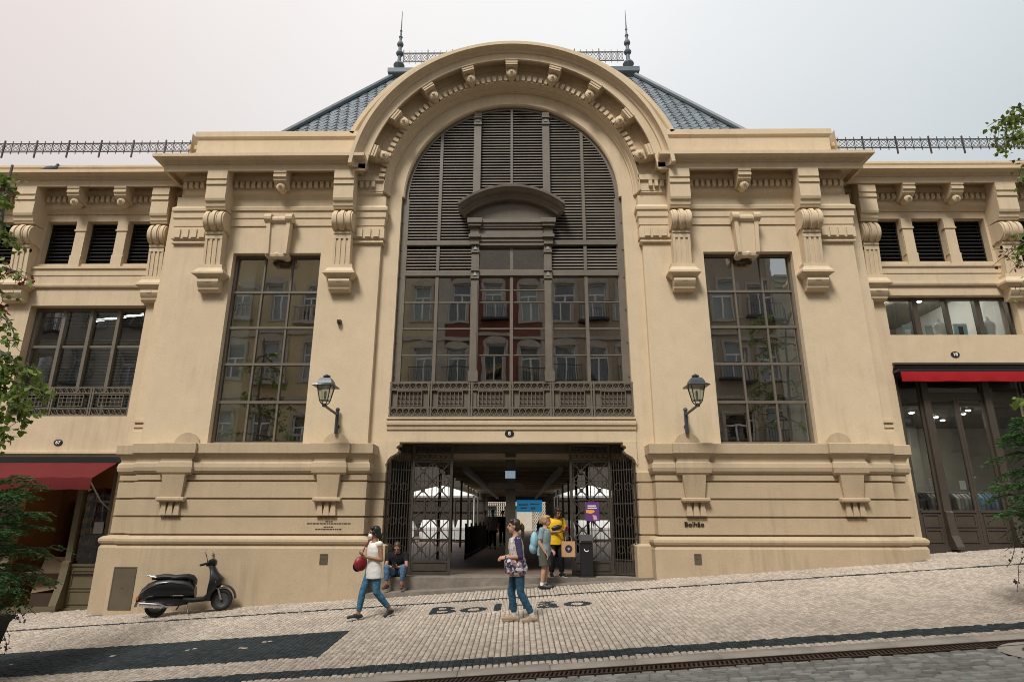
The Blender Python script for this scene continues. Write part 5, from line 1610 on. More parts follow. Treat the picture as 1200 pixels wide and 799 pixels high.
# ---------------------------------------------------------------- houses across the street (seen mirrored in the glass)
OG = glass('house_glass', refl=0.10, wave=0.01)
FRAMEW = material('white_window_frame', (0.62, 0.62, 0.60), 0.6)
TRIM = material('granite_trim', (0.33, 0.30, 0.25), 0.8, var=0.15, vscale=6)
CURT = material('curtain_pale', (0.36, 0.38, 0.37), 0.9)
def house(x0, x1, H, col, nwin, storeys, label, w_=1.05, arched=True, balc='iron', name='house', attic=False):
    """front in the plane y = -4 facing the market; storeys: list of (sill, head)"""
    Y = -4.0
    zb = ground_z((x0 + x1) / 2, 0) - 1.5
    t = thing(name, label, 'house', ((x0 + x1) / 2, Y - 3, zb + 1.5), 0, None)
    m = material('house_%d' % len(MATS), col, 0.75, var=0.10, vscale=5, bump=0.1, streak=0.06)
    pitch = (x1 - x0) / nwin
    holes = []
    for (a, c) in storeys:
        for k in range(nwin):
            xm = x0 + pitch * (k + 0.5); holes.append((xm - w_ / 2, xm + w_ / 2, a, c))
    b = MB(); b.wall(x0 + .003, x1 - .003, zb, H, Y, Y - 0.25, holes); b.box(x0 + .003, x1 - .003, Y - 9, Y - 8.8, zb, H); b.add([(x0, Y, H), (x1, Y, H), (x1, Y - 9, H), (x0, Y - 9, H)], [(0, 1, 2, 3)])
    for x in (x0 + .003, x1 - .003): b.add([(x, Y, zb), (x, Y - 9, zb), (x, Y - 9, H), (x, Y, H)], [(0, 1, 2, 3)])
    b.build('wall', m, t, fix=False)
    b = MB()
    b.box(x0, x1, Y, Y + 0.30, H - 0.35, H - 0.1); b.box(x0, x1, Y, Y + 0.42, H - 0.1, H + 0.05); b.box(x0, x1, Y, Y + 0.16, H - 0.65, H - 0.35)
    for (a, c) in storeys[1:]: b.box(x0, x1, Y, Y + 0.12, a - 1.15, a - 0.95)
    b.box(x0, x0 + 0.35, Y, Y + 0.06, zb, H - 0.65); b.box(x1 - 0.35, x1, Y, Y + 0.06, zb, H - 0.65)
    if attic: b.box(x0 + .36, x1 - .36, Y, Y + 0.05, 15.75, H - 0.66)
    b.build('cornice', TRIM, t)
    fr = MB(); fr.frame(-w_ / 2, w_ / 2, 0, 1, -0.2, -0.13, 0.07); fr = fr
    for si, (a, c) in enumerate(storeys):
        h = c - a
        f_ = MB(); f_.frame(-w_ / 2, w_ / 2, 0, h, -0.2, -0.12, 0.075); f_.box(-0.04, 0.04, -0.19, -0.125, 0.075, h * 0.68); f_.box(-w_ / 2 + .07, w_ / 2 - .07, -0.2, -0.12, h * 0.66, h * 0.70)
        fm = f_.mesh('window'); fm.materials.append(FRAMEW)
        s_ = MB(); s_.frame(-w_ / 2 - 0.16, w_ / 2 + 0.16, -0.14, h + 0.14, 0.0, 0.07, 0.16)
        if arched:
            n = 12
            o_ = [((w_ / 2 + .16) * math.cos(math.pi * i / n), h + 0.02 + 0.42 * math.sin(math.pi * i / n)) for i in range(n + 1)]
            s_.prism(o_, 0.002, 0.09, 'y')
        sm_ = s_.mesh('surround'); sm_.materials.append(TRIM)
        g_ = MB(); g_.add([(-w_ / 2, -0.16, 0), (w_ / 2, -0.16, 0), (w_ / 2, -0.16, h), (-w_ / 2, -0.16, h)], [(0, 1, 2, 3)]); gm = g_.mesh('pane', fix=False); gm.materials.append(OG)
        c_ = MB(); c_.box(-w_ / 2, w_ / 2, -0.42, -0.40, 0, h); cm = c_.mesh('curtain'); cm.materials.append(CURT); cm2 = cm.copy(); cm2.materials.clear(); cm2.materials.append(DARK)
        k_ = MB()
        if balc == 'iron':
            k_.box(-w_ / 2 - .3, w_ / 2 + .3, 0, 0.42, -0.16, -0.02); k_.box(-w_ / 2 - .3, w_ / 2 + .3, 0.38, 0.41, 0.88, 0.92)
            for i in range(13): k_.box(-w_ / 2 - .28 + (w_ + .54) * i / 12, -w_ / 2 - .26 + (w_ + .54) * i / 12, 0.385, 0.405, -0.02, 0.9)
        elif balc == 'stone':
            k_.box(-w_ / 2 - .35, w_ / 2 + .35, 0, 0.5, -0.2, -0.02); k_.box(-w_ / 2 - .35, w_ / 2 + .35, 0.36, 0.5, 0.78, 0.9)
            for i in range(7): k_.lathe([(0.05, 0), (0.07, 0.15), (0.04, 0.4), (0.06, 0.7), (0.06, 0.8)], (-w_ / 2 - .28 + (w_ + .56) * i / 6, 0.43, -0.02), 6)
        km = k_.mesh('balcony') if k_.v else None
        if km: km.materials.append(BLACKM if balc == 'iron' else TRIM)
        for k in range(nwin):
            xm = x0 + pitch * (k + 0.5)
            o = obj('window', fm, None, t, loc=(xm, Y, a))
            for me, nm in ((gm, 'pane'), (sm_, 'surround'), ((cm if (k + si) % 3 else cm2), 'curtain')):
                q = obj(nm, me, None, None); q.parent = o
            if km and (si + k) % 2 == 0 and si: q = obj('balcony', km, None, None); q.parent = o
    return t
ST = [(0.9, 3.2), (5.2, 7.2), (9.0, 11.2), (12.8, 15.0)]
house(-33, -19.5, 15.5, (0.42, 0.40, 0.36), 5, ST, 'pale grey house at the downhill end of the facing row')
house(-19.5, -11.0, 18.2, (0.44, 0.35, 0.20), 4, ST, 'ochre house with stone balustrades across the street', balc='stone')
house(-11.0, -4.4, 18.8, (0.42, 0.35, 0.23), 3, ST, 'sand coloured house with iron balconies facing the left part of the arch')
house(-4.4, 1.9, 18.6, (0.15, 0.042, 0.03), 3, ST, 'deep red tiled house with white windows facing the arch', w_=1.1, attic=True)
house(1.9, 7.6, 18.4, (0.30, 0.24, 0.17), 3, ST, 'brown stone house with arched white windows facing the arch', w_=1.2)
house(7.6, 15.5, 18.0, (0.27, 0.23, 0.17), 4, ST, 'dark stone house with yellow trimmed balconies across the street', w_=1.3, arched=False)
house(15.5, 33, 15.2, (0.40, 0.34, 0.27), 6, ST, 'long beige house at the uphill end of the facing row')
b = MB(); b.add([(-30, -4.0, ground_z(-30, 0) + .12), (30, -4.0, ground_z(30, 0) + .12), (30, -1.3, ground_z(30, 0) + .12), (-30, -1.3, ground_z(-30, 0) + .12), (30, -1.3, ground_z(30, 0) - .1), (-30, -1.3, ground_z(-30, 0) - .1)], [(0, 1, 2, 3), (3, 2, 4, 5)])
b.build('sidewalk', KERB, kind='structure', fix=False)

# ---------------------------------------------------------------- planters and trees at the edge of the pavement
def leafmat(name, col, tr=0.35):
    m = bpy.data.materials.new(name); m.use_nodes = True
    t = m.node_tree; n = t.nodes.new; L = t.links.new
    b = t.nodes['Principled BSDF']; b.inputs['Roughness'].default_value = 0.65; b.inputs['Specular IOR Level'].default_value = 0.22
    geo = n('ShaderNodeNewGeometry'); mr = n('ShaderNodeMapRange'); mr.inputs['To Min'].default_value = 0.55; mr.inputs['To Max'].default_value = 1.5
    L(geo.outputs['Random Per Island'], mr.inputs['Value'])
    c = n('ShaderNodeRGB'); c.outputs[0].default_value = (*col, 1)
    v = n('ShaderNodeVectorMath'); v.operation = 'SCALE'; L(c.outputs[0], v.inputs[0]); L(mr.outputs[0], v.inputs['Scale'])
    L(v.outputs[0], b.inputs['Base Color'])
    ts = n('ShaderNodeBsdfTranslucent'); L(v.outputs[0], ts.inputs['Color'])
    mx = n('ShaderNodeMixShader'); mx.inputs[0].default_value = tr
    L(b.outputs[0], mx.inputs[1]); L(ts.outputs[0], mx.inputs[2]); L(mx.outputs[0], t.nodes['Material Output'].inputs[0])
    MATS[name] = m
    return m
LEAF = leafmat('tree_leaf', (0.14, 0.20, 0.04))
LEAFR = leafmat('red_leaf', (0.16, 0.045, 0.02))
NEEDLE = leafmat('conifer_needle', (0.045, 0.105, 0.03), 0.25)
IVY = leafmat('trailing_leaf', (0.04, 0.085, 0.02), 0.25)
PETAL = leafmat('pink_petal', (0.50, 0.14, 0.36), 0.3)
BARK = material('bark', (0.10, 0.085, 0.065), 0.9, var=0.3, vscale=14, bump=0.6, bscale=30)
POTM = material('planter_paint', (0.012, 0.012, 0.013), 0.55, var=0.1)
rg = np.random.default_rng(11)


def leaves_mesh(name, P, D, S, aspect=0.62, fold=0.25):
    """pointed leaves: P positions (n,3), D axis directions, S lengths; each leaf two folded halves"""
    n = len(P); P = np.asarray(P, float); D = np.asarray(D, float); S = np.asarray(S, float)[:, None]
    D /= np.linalg.norm(D, axis=1, keepdims=True) + 1e-9
    U = rg.normal(size=(n, 3)); U -= D * (U * D).sum(1, keepdims=True); U /= np.linalg.norm(U, axis=1, keepdims=True)
    Nn = np.cross(D, U)
    w_ = S * aspect / 2
    v = [P, P + D * S * 0.35 + U * w_ + Nn * w_ * fold, P + D * S * 0.72 + U * w_ * 0.66 + Nn * w_ * fold * .6, P + D * S, P + D * S * 0.72 - U * w_ * 0.66 + Nn * w_ * fold * .6, P + D * S * 0.35 - U * w_ + Nn * w_ * fold]
    V = np.stack(v, 1).reshape(-1, 3)
    F = (np.arange(n) * 6)[:, None, None] + np.array([[0, 1, 2, 3], [0, 3, 4, 5]])[None]
    return np_mesh(name, V, F.reshape(-1, 4))


def curve_pts(a, c, droop, k=10, wob=0.04):
    a, c = np.array(a, float), np.array(c, float); pts = []
    for i in range(k + 1):
        t = i / k
        p = a * (1 - t) + c * t; p[2] += droop * 4 * t * (1 - t) * (1 - 0.35 * t)
        p += rg.normal(size=3) * wob * (0.3 if i in (0, k) else 1)
        pts.append(p)
    return pts


def broadleaf(base, targets, red, label, h=8.5, lean=(0, 0), name='street_tree', size=0.085, bulk=26, away=-1):
    t = thing(name, label, 'tree', base)
    top = (base[0] + lean[0], base[1] + lean[1], base[2] + h)
    tr = curve_pts(base, top, 0, 12, 0.03)
    b = MB(); b.tube(tr, [0.095 - 0.075 * i / 12 for i in range(13)], 9); b.build('trunk', BARK, t, smooth=True)
    tw = MB(); P, D, S = [], [], []; PR, DR, SR = [], [], []
    allt = [(q, False) for q in targets] + [(q, True) for q in red]
    for k in range(bulk):
        a_ = rg.uniform(0, 6.28); r_ = rg.uniform(0.8, 2.0); z = base[2] + rg.uniform(3.6, h + 0.4)
        x = base[0] + lean[0] * .5 + r_ * math.cos(a_); y = base[1] + r_ * math.sin(a_) * 0.8
        if (x - base[0]) * away < 0.35: x = base[0] + away * rg.uniform(0.35, 1.9)
        allt.append(((x, y, z), False))
    for (q, isred) in allt:
        q = np.array(q) + rg.normal(size=3) * 0.03
        zs = min(max(q[2] + rg.uniform(0.1, 0.9), base[2] + 2.6), base[2] + h - 0.2)
        f_ = (zs - base[2]) / h; st = np.array(tr[int(f_ * 12)])
        L_ = np.linalg.norm(q - st)
        pts = curve_pts(st, q, 0.16 * L_, 12, 0.02)
        tw.tube(pts, [0.026 - 0.022 * i / 12 for i in range(13)], 5)
        ends = [(pts, 0.45)]
        for j in range(7):
            i0 = int(rg.integers(5, 12)); p = np.array(pts[i0]); d = rg.normal(size=3) * [1, 1, .6]; d[2] -= 0.5; d /= np.linalg.norm(d)
            sp = curve_pts(p, p + d * rg.uniform(0.18, 0.42), 0.02, 5, 0.012); tw.tube(sp, [0.006, 0.005, 0.005, 0.004, 0.003, 0.002], 4); ends.append((sp, 0.1))
        for sp, t0 in ends:
            n = len(sp) - 1
            for j in range(10 if t0 > .4 else 7):
                u = t0 + (1 - t0) * rg.random(); i0 = min(int(u * n), n - 1); f2 = u * n - i0
                p = np.array(sp[i0]) * (1 - f2) + np.array(sp[i0 + 1]) * f2 + rg.normal(size=3) * 0.03
                d = rg.normal(size=3); d[2] -= 0.9
                if isred and rg.random() < 0.4 and u > 0.5: PR.append(p); DR.append(d); SR.append(size * rg.uniform(0.6, 1.0))
                elif isred and rg.random() < 0.75: continue
                else: P.append(p); D.append(d); S.append(size * rg.uniform(0.7, 1.2))
    tw.build('branches', BARK, t, kind='stuff')
    obj('foliage', leaves_mesh('foliage', P, D, S, 0.8), LEAF, t, kind='stuff')
    if PR: obj('red_foliage', leaves_mesh('red_foliage', PR, DR, SR, 0.8), LEAFR, t, kind='stuff')
    return t


def conifer(base, h, rad, label, z_lo=0.15, n=64, bias=None, flat=1.0):
    t = thing('conifer_shrub', label, 'shrub', base)
    b = MB(); b.tube([base, (base[0], base[1], base[2] + h * .5), (base[0] + .03, base[1], base[2] + h)], [0.06, 0.04, 0.012], 7); b.build('trunk', BARK, t)
    tw = MB(); P, D, S = [], [], []
    for k in range(n):
        f_ = z_lo + (0.98 - z_lo) * (k + rg.random()) / n
        z0 = base[2] + h * f_ * 0.9
        az = k * 2.39996 + rg.normal() * 0.2
        r_ = rad * (1.05 - 0.62 * f_ ** 1.6) * rg.uniform(0.72, 1.1)
        dirv = np.array([math.cos(az), math.sin(az) * flat, 0])
        st = np.array([base[0], base[1], z0]); en = st + dirv * r_; en[2] += rg.uniform(-0.10, 0.28)
        pts = curve_pts(st, en, 0.10 * r_, 9, 0.012); pts[-1][2] -= 0.03
        tw.tube(pts, [0.014 - 0.011 * i / 9 for i in range(10)], 4)
        side = np.cross(dirv, [0, 0, 1.0])
        for i in range(2, 10):
            p = np.array(pts[i]); fw = np.array(pts[min(i + 1, 9)]) - np.array(pts[i - 1]); fw /= np.linalg.norm(fw)
            for sgn in (1, -1):
                L_ = (0.34 - 0.026 * i) * rg.uniform(0.7, 1.15) * rad / 0.8
                d = fw * 0.8 + side * sgn * 0.75 + np.array([0, 0, rg.uniform(-0.25, 0.1)]); d /= np.linalg.norm(d)
                m_ = int(L_ / 0.018)
                for j in range(m_):
                    q = p + d * L_ * (j + 0.5) / m_; q[2] -= 0.10 * ((j + .5) / m_) ** 2 * L_ / 0.3
                    for s2 in (1, -1):
                        dd = d * 0.75 + fw * .25 + np.cross(d, [0, 0, 1.0]) * s2 * 0.75 + rg.normal(size=3) * 0.16
                        P.append(q + rg.normal(size=3) * 0.005); D.append(dd); S.append(rg.uniform(0.035, 0.062))
    tw.build('branches', BARK, t, kind='stuff')
    obj('foliage', leaves_mesh('foliage', P, D, S, 0.30, 0.1), NEEDLE, t, kind='stuff')
    return t


def planter(x, y, label, flowers_label, seed, spill):
    gz = ground_z(x, y)
    t = thing('planter', label, 'planter', (x, y, gz), 0, 'black planters on the pavement')
    b = MB(); b.frustum((x, y, gz - 0.06), 0.62, 0.62, (x, y, gz + 0.80), 0.86, 0.86); b.frustum((x, y, gz + 0.80), 0.92, 0.92, (x, y, gz + 0.86), 0.93, 0.93); b.build('pot', POTM, t)
    b = MB(); b.box(x - 0.42, x + 0.42, y - 0.42, y + 0.42, gz + 0.82, gz + 0.875); b.build('soil', JOINT, t)
    fl = thing('trailing_flowers', flowers_label, 'flowers', (x, y, gz + 0.87), 0, 'flowers trailing from the planters')
    P, D, S, Q, E_, Z_ = [], [], [], [], [], []; st = MB()
    for k in range(70):
        a_ = rg.uniform(0, 6.28); ex = math.cos(a_); ey = math.sin(a_)
        m_ = max(abs(ex), abs(ey)); p0 = np.array([x + ex / m_ * 0.36, y + ey / m_ * 0.36, gz + 0.87])
        out_ = rg.uniform(0.10, 0.30); dz = rg.uniform(-0.65, 0.18) if rg.random() < 0.55 else rg.uniform(-0.05, 0.28)
        p1 = np.array([x + ex / m_ * (0.45 + out_), y + ey / m_ * (0.45 + out_), gz + 0.87 + dz])
        pts = curve_pts(p0, p1, 0.22, 8, 0.015); st.tube(pts, 0.004, 4)
        for j in range(16):
            u = rg.uniform(0.2, 1) * 8; i0 = min(int(u), 7); p = pts[i0] * (1 - u + i0) + pts[i0 + 1] * (u - i0) + rg.normal(size=3) * 0.025
            P.append(p); D.append(rg.normal(size=3) + [0, 0, .2]); S.append(rg.uniform(0.025, 0.05))
        if rg.random() < 0.2:
            for j in range(2):
                c = p1 + rg.normal(size=3) * 0.04
                ax = np.array([ex, ey - .3, .4]) + rg.normal(size=3) * .3; ax /= np.linalg.norm(ax); u_ = np.cross(ax, [0, 0, 1.0]); u_ /= np.linalg.norm(u_); v_ = np.cross(ax, u_)
                for q in range(5):
                    Q.append(c); E_.append(u_ * math.cos(q * 1.257) + v_ * math.sin(q * 1.257) + ax * .4); Z_.append(rg.uniform(0.030, 0.040))
    st.build('stems', IVY, fl, kind='stuff')
    obj('foliage', leaves_mesh('foliage', P, D, S, 0.75), IVY, fl, kind='stuff')
    obj('blossoms', leaves_mesh('blossoms', Q, E_, Z_, 0.95, 0.1), PETAL, fl, kind='stuff')

planter(-7.55, 9.0, 'tall black planter at the bottom left edge holding a dark conifer', 'pink flowers trailing over the rim of the bottom left planter', 1, 1)
planter(8.02, 9.0, 'tall black planter at the right edge holding a conifer', 'pink flowers trailing over the rim of the right planter', 2, -1)
conifer((-7.55, 9.0, 0.20), 2.05, 1.08, 'dark green conifer spreading from the bottom left planter', n=58)
conifer((7.95, 9.0, 1.15), 2.0, 1.05, 'dark green conifer spreading from the right planter', n=52)
L9 = [(-8.55, 9.0, 7.1), (-8.35, 8.9, 6.5), (-8.2, 9.1, 5.95), (-8.3, 9.0, 5.45), (-8.1, 8.9, 5.1), (-8.4, 8.9, 4.8), (-7.55, 9.0, 4.05), (-7.15, 9.0, 3.72), (-6.98, 9.0, 3.35), (-7.05, 8.95, 3.1), (-7.3, 9.05, 3.5), (-7.45, 8.9, 3.2), (-7.2, 9.1, 2.95), (-7.3, 9.0, 2.62), (-7.5, 9.0, 2.8), (-7.75, 9.0, 3.6), (-7.8, 9.0, 2.7), (-7.6, 9.0, 3.75)]
broadleaf((-8.35, 9.35, ground_z(-8.35, 9.35) - .02), L9, [(-7.65, 9.0, 5.2), (-7.75, 9.0, 5.3), (-7.95, 9.0, 4.5)], 'leafy young tree reaching in from the left edge beside the dark conifer', h=8.3, lean=(-0.5, 0.1), away=-1, size=0.10, bulk=9)
R9 = [(8.15, 9.0, 7.95), (8.3, 8.95, 7.7), (8.45, 9.0, 8.1), (8.65, 9.05, 8.35), (8.6, 9.0, 7.6), (8.15, 9.0, 5.75), (8.3, 9.0, 5.35), (8.4, 9.0, 6.2), (8.25, 8.9, 5.0), (8.45, 9.0, 4.5), (8.55, 9.0, 5.6), (8.5, 9.0, 6.7), (7.85, 9.0, 3.15), (7.65, 8.95, 3.3), (8.0, 9.0, 3.5), (8.5, 9, 7.1), (8.35, 8.95, 5.9)]
broadleaf((9.15, 9.4, ground_z(9.15, 9.4) - .02), R9, [(7.75, 9.0, 5.45), (7.95, 9.0, 5.3), (8.1, 9.0, 5.15), (7.9, 9.0, 5.65), (8.2, 9.0, 4.8)], 'leafy young tree with some red leaves reaching in from the right edge', h=8.4, lean=(0.5, 0.0), away=1, size=0.085, bulk=9)

# ---------------------------------------------------------------- people
def remesh(name, b, voxel, smooth_it=4, factor=0.5):
    """fuse overlapping pieces into one continuous skin"""
    me = b.mesh(name + '_raw'); o = obj('tmp', me, None)
    m = o.modifiers.new('r', 'REMESH'); m.mode = 'VOXEL'; m.voxel_size = voxel
    s = o.modifiers.new('s', 'SMOOTH'); s.iterations = smooth_it; s.factor = factor
    dg = bpy.context.evaluated_depsgraph_get()
    r = bpy.data.meshes.new_from_object(o.evaluated_get(dg)); r.name = name
    bpy.data.objects.remove(o); bpy.data.meshes.remove(me)
    r.polygons.foreach_set('use_smooth', [True] * len(r.polygons))
    return r


def cap(b, p0, p1, r0, r1, n=12, round0=True, round1=True, flat=None):
    """tapered limb with rounded ends"""
    p0, p1 = Vector(p0), Vector(p1); d = p1 - p0; L = d.length
    q = d.to_track_quat('Z', 'Y').to_matrix()
    pr_ = []
    if round0: pr_ += [(r0 * math.sin(a), -r0 * math.cos(a)) for a in (R(15), R(40), R(65))]
    pr_ += [(r0, 0), (r0 + (r1 - r0) * 0.5, L * 0.5), (r1, L)]
    if round1: pr_ += [(r1 * math.cos(a), L + r1 * math.sin(a)) for a in (R(25), R(50), R(75))]
    b.lathe(pr_, p0, n, q)


def frame_of(fwd_, up_=(0, 0, 1)):
    f = Vector(fwd_).normalized(); u = Vector(up_); u = (u - f * u.dot(f)).normalized(); r = f.cross(u)
    return f, u, r


SKIN = {}
def skin(name, col=None):
    if name not in SKIN: SKIN[name] = material('skin_' + name, col, 0.55, var=0.06, vscale=20, spec=0.35)
    return SKIN[name]
EYEM = material('eye_dark', (0.012, 0.01, 0.01), 0.3)
LIPM = material('lips', (0.20, 0.055, 0.045), 0.5)


def hand(b, wrist, dirv, palm_n, s=1.0, curl=0.5, thumb=1):
    """palm, four fingers of different lengths bent at two knuckles, and a thumb off the side of the palm"""
    d = Vector(dirv).normalized(); nrm = Vector(palm_n); nrm = (nrm - d * nrm.dot(d)).normalized(); sd_ = d.cross(nrm)
    w_ = Vector(wrist)
    for k in range(4):
        o = (k - 1.5) * 0.019 * s
        cap(b, w_ + sd_ * o * 0.7, w_ + d * 0.085 * s + sd_ * o, 0.0135 * s, 0.0125 * s, 8)
        L_ = (0.066, 0.078, 0.073, 0.056)[k if thumb > 0 else 3 - k] * s
        p = w_ + d * 0.088 * s + sd_ * o; c1 = curl * 0.9; c2 = curl * 1.9
        d1 = (d * math.cos(c1) + nrm * math.sin(c1)); d2 = (d * math.cos(c2) + nrm * math.sin(c2))
        q = p + d1 * L_ * 0.5 + sd_ * (k - 1.5) * 0.003; cap(b, p, q, 0.0095 * s, 0.0088 * s, 7); cap(b, q, q + d2 * L_ * 0.5, 0.0088 * s, 0.0075 * s, 7)
    b0 = w_ + d * 0.022 * s - sd_ * thumb * 0.026 * s; b1 = b0 + (d * 0.6 - sd_ * thumb * 0.75 + nrm * 0.25).normalized() * 0.036 * s
    cap(b, b0, b1, 0.0125 * s, 0.0105 * s, 7); cap(b, b1, b1 + (d * 0.85 - sd_ * thumb * 0.25 + nrm * 0.4).normalized() * 0.032 * s, 0.0105 * s, 0.0085 * s, 7)


def person(label, loc, rz, J, skin_m, clothes, group=None, voxel=0.009, s=1.0, face=True, extra=None):
    """J: joints in the person's own coordinates (facing -y, left hand at +x). One continuous body; hair and clothing are children"""
    t = thing('person', label, 'person', loc, rz, group, local=True)
    V3 = lambda k: Vector(J[k])
    def ch(me, nm, mat, par=None):
        o = obj(nm, me, mat, None); o.parent = par or t
        return o
    b = MB()
    pel, chest, neck, head = V3('pelvis'), V3('chest'), V3('neck'), V3('head')
    hf, hu, hr = frame_of(J.get('look', (0, -1, 0)), head - neck)
    sp = (chest - pel).normalized(); fw = Vector(J.get('front', (0, -1, 0))); rtv = fw.cross(sp).normalized(); fw = sp.cross(rtv)
    M_ = Matrix((rtv, fw, sp)).transposed()
    b.ball(pel, (0.158 * s, 0.108 * s, 0.12 * s), 14, 10, M_); b.ball(pel.lerp(chest, 0.45), (0.132 * s, 0.095 * s, 0.16 * s), 14, 10, M_)
    b.ball(chest, (0.158 * s, 0.108 * s, 0.17 * s), 14, 10, M_)
    cap(b, chest + sp * 0.08 * s, neck, 0.075 * s, 0.05 * s); cap(b, neck, head - hu * 0.03 * s, 0.049 * s, 0.047 * s)
    HM = Matrix((hr, hf, hu)).transposed()
    def hp(x, y, z): return head + hr * (x * s) + hf * (y * s) + hu * (z * s)
    b.ball(hp(0, -0.012, 0.022), (0.074 * s, 0.094 * s, 0.092 * s), 16, 12, HM); b.ball(hp(0, 0.022, -0.045), (0.056 * s, 0.066 * s, 0.068 * s), 14, 10, HM); b.ball(hp(0, 0.055, -0.09), (0.028 * s, 0.026 * s, 0.022 * s), 10, 8, HM)
    cap(b, hp(0, 0.088, 0.012), hp(0, 0.106, -0.028), 0.010 * s, 0.015 * s, 8); b.ball(hp(0, 0.078, -0.062), (0.024 * s, 0.014 * s, 0.012 * s), 8, 6, HM)
    for e in (1, -1):
        b.ball(hp(e * 0.076, -0.01, -0.012), (0.010 * s, 0.020 * s, 0.032 * s), 8, 6, HM); b.ball(hp(e * 0.033, 0.076, 0.030), (0.028 * s, 0.012 * s, 0.010 * s), 8, 6, HM)
    for e, k in ((1, 'l'), (-1, 'r')):
        sh, el, wr = V3('sh' + k), V3('el' + k), V3('wr' + k)
        cap(b, chest + sp * 0.09 * s, sh, 0.065 * s, 0.056 * s); cap(b, sh, el, 0.050 * s, 0.038 * s); cap(b, el, el.lerp(wr, 0.35), 0.039 * s, 0.040 * s); cap(b, el.lerp(wr, 0.3), wr, 0.040 * s, 0.026 * s)
        hand(b, wr, J.get('hd' + k, tuple(wr - el)), J.get('hn' + k, (0, -0.3, -1)), s, J.get('curl', 0.6), 1 if k == 'l' else -1)
        hp_, kn, an = V3('hip' + k), V3('kn' + k), V3('an' + k)
        cap(b, hp_, kn, 0.082 * s, 0.054 * s); cap(b, kn, kn.lerp(an, 0.35), 0.053 * s, 0.056 * s); cap(b, kn.lerp(an, 0.3), an, 0.056 * s, 0.036 * s)
        toe = V3('toe' + k); dt = (toe - an); 
        cap(b, an - Vector((dt.x, dt.y, 0)).normalized() * 0.035 * s - Vector((0, 0, 0.035 * s)), toe, 0.036 * s, 0.028 * s); cap(b, an, an - Vector((0, 0, 0.05 * s)), 0.036 * s, 0.036 * s)
    body = ch(remesh('body', b, voxel), 'body', skin_m)
    if face:
        b = MB()
        for e in (1, -1): b.ball(hp(e * 0.031, 0.080, 0.012), (0.013 * s, 0.009 * s, 0.006 * s), 8, 6, HM)
        ch(b.mesh('eyes'), 'eyes', EYEM)
        b = MB(); b.ball(hp(0, 0.091, -0.060), (0.022 * s, 0.006 * s, 0.007 * s), 8, 6, HM); ch(b.mesh('mouth'), 'mouth', LIPM)
    for fn in clothes: fn(t, ch, J, V3, M_, sp, hp, HM, s)
    return t


def c_shirt(mat, sleeve=0.55, hem=0.0, fit=1.12, name='shirt', sleeve_mat=None, neck_r=0.072, flare=1.0):
    def fn(t, ch, J, V3, M_, sp, hp, HM, s):
        b = MB(); pel, chest = V3('pelvis'), V3('chest'); f = fit
        rx_, fy_ = M_.col[0], M_.col[1]; Lc = (chest - pel).length; vs = []; n_ = 20
        secs = [(-0.10 - hem, 0.160 * flare, 0.122 * flare), (-0.04, 0.160 * (flare * .5 + .5), 0.122 * (flare * .5 + .5)), (Lc * 0.40, 0.146, 0.112), (Lc * 0.75, 0.158, 0.116), (Lc, 0.164, 0.117), (Lc + 0.09, 0.150, 0.105), (Lc + 0.145, 0.10, 0.085)]
        for h_, ax_, ay_ in secs:
            for i in range(n_):
                a_ = 2 * math.pi * i / n_
                vs.append(pel + sp * (h_ * s) + rx_ * (ax_ * f * s * math.cos(a_)) + fy_ * (ay_ * f * s * math.sin(a_)))
        m_ = len(secs); b.add(vs, [(i * n_ + j, i * n_ + (j + 1) % n_, (i + 1) * n_ + (j + 1) % n_, (i + 1) * n_ + j) for i in range(m_ - 1) for j in range(n_)] + [tuple(range(n_)), tuple((m_ - 1) * n_ + j for j in range(n_))])
        cap(b, chest + sp * 0.05 * s, chest + sp * 0.155 * s, 0.11 * s, neck_r * s, round1=False)
        sl = MB()
        for k in 'lr':
            sh, el, wr = V3('sh' + k), V3('el' + k), V3('wr' + k)
            cap(b, chest + sp * 0.085 * s, sh, 0.07 * s, 0.062 * s)
            q = sl if sleeve_mat else b
            if sleeve > 0:
                e_ = sh.lerp(el, min(sleeve, 1)); cap(q, sh, e_, 0.063 * s, 0.056 * s * (1.08 if sleeve < 1 else .9), round1=False)
                if sleeve > 1: cap(q, el, el.lerp(wr, sleeve - 1), 0.052 * s, 0.046 * s, round1=False)
        o = ch(remesh(name, b, 0.010 * max(s, .8), 5), name, mat)
        if sl.v:
            for k in 'lr':
                q = MB(); sh, el, wr = V3('sh' + k), V3('el' + k), V3('wr' + k)
                cap(q, sh, sh.lerp(el, min(sleeve, 1)), 0.063 * s, 0.056 * s * (1.08 if sleeve < 1 else .9), round1=False)
                if sleeve > 1: cap(q, el, el.lerp(wr, sleeve - 1), 0.052 * s, 0.046 * s, round1=False)
                ch(remesh('sleeve', q, 0.010, 4), 'sleeve', sleeve_mat, o)
    return fn


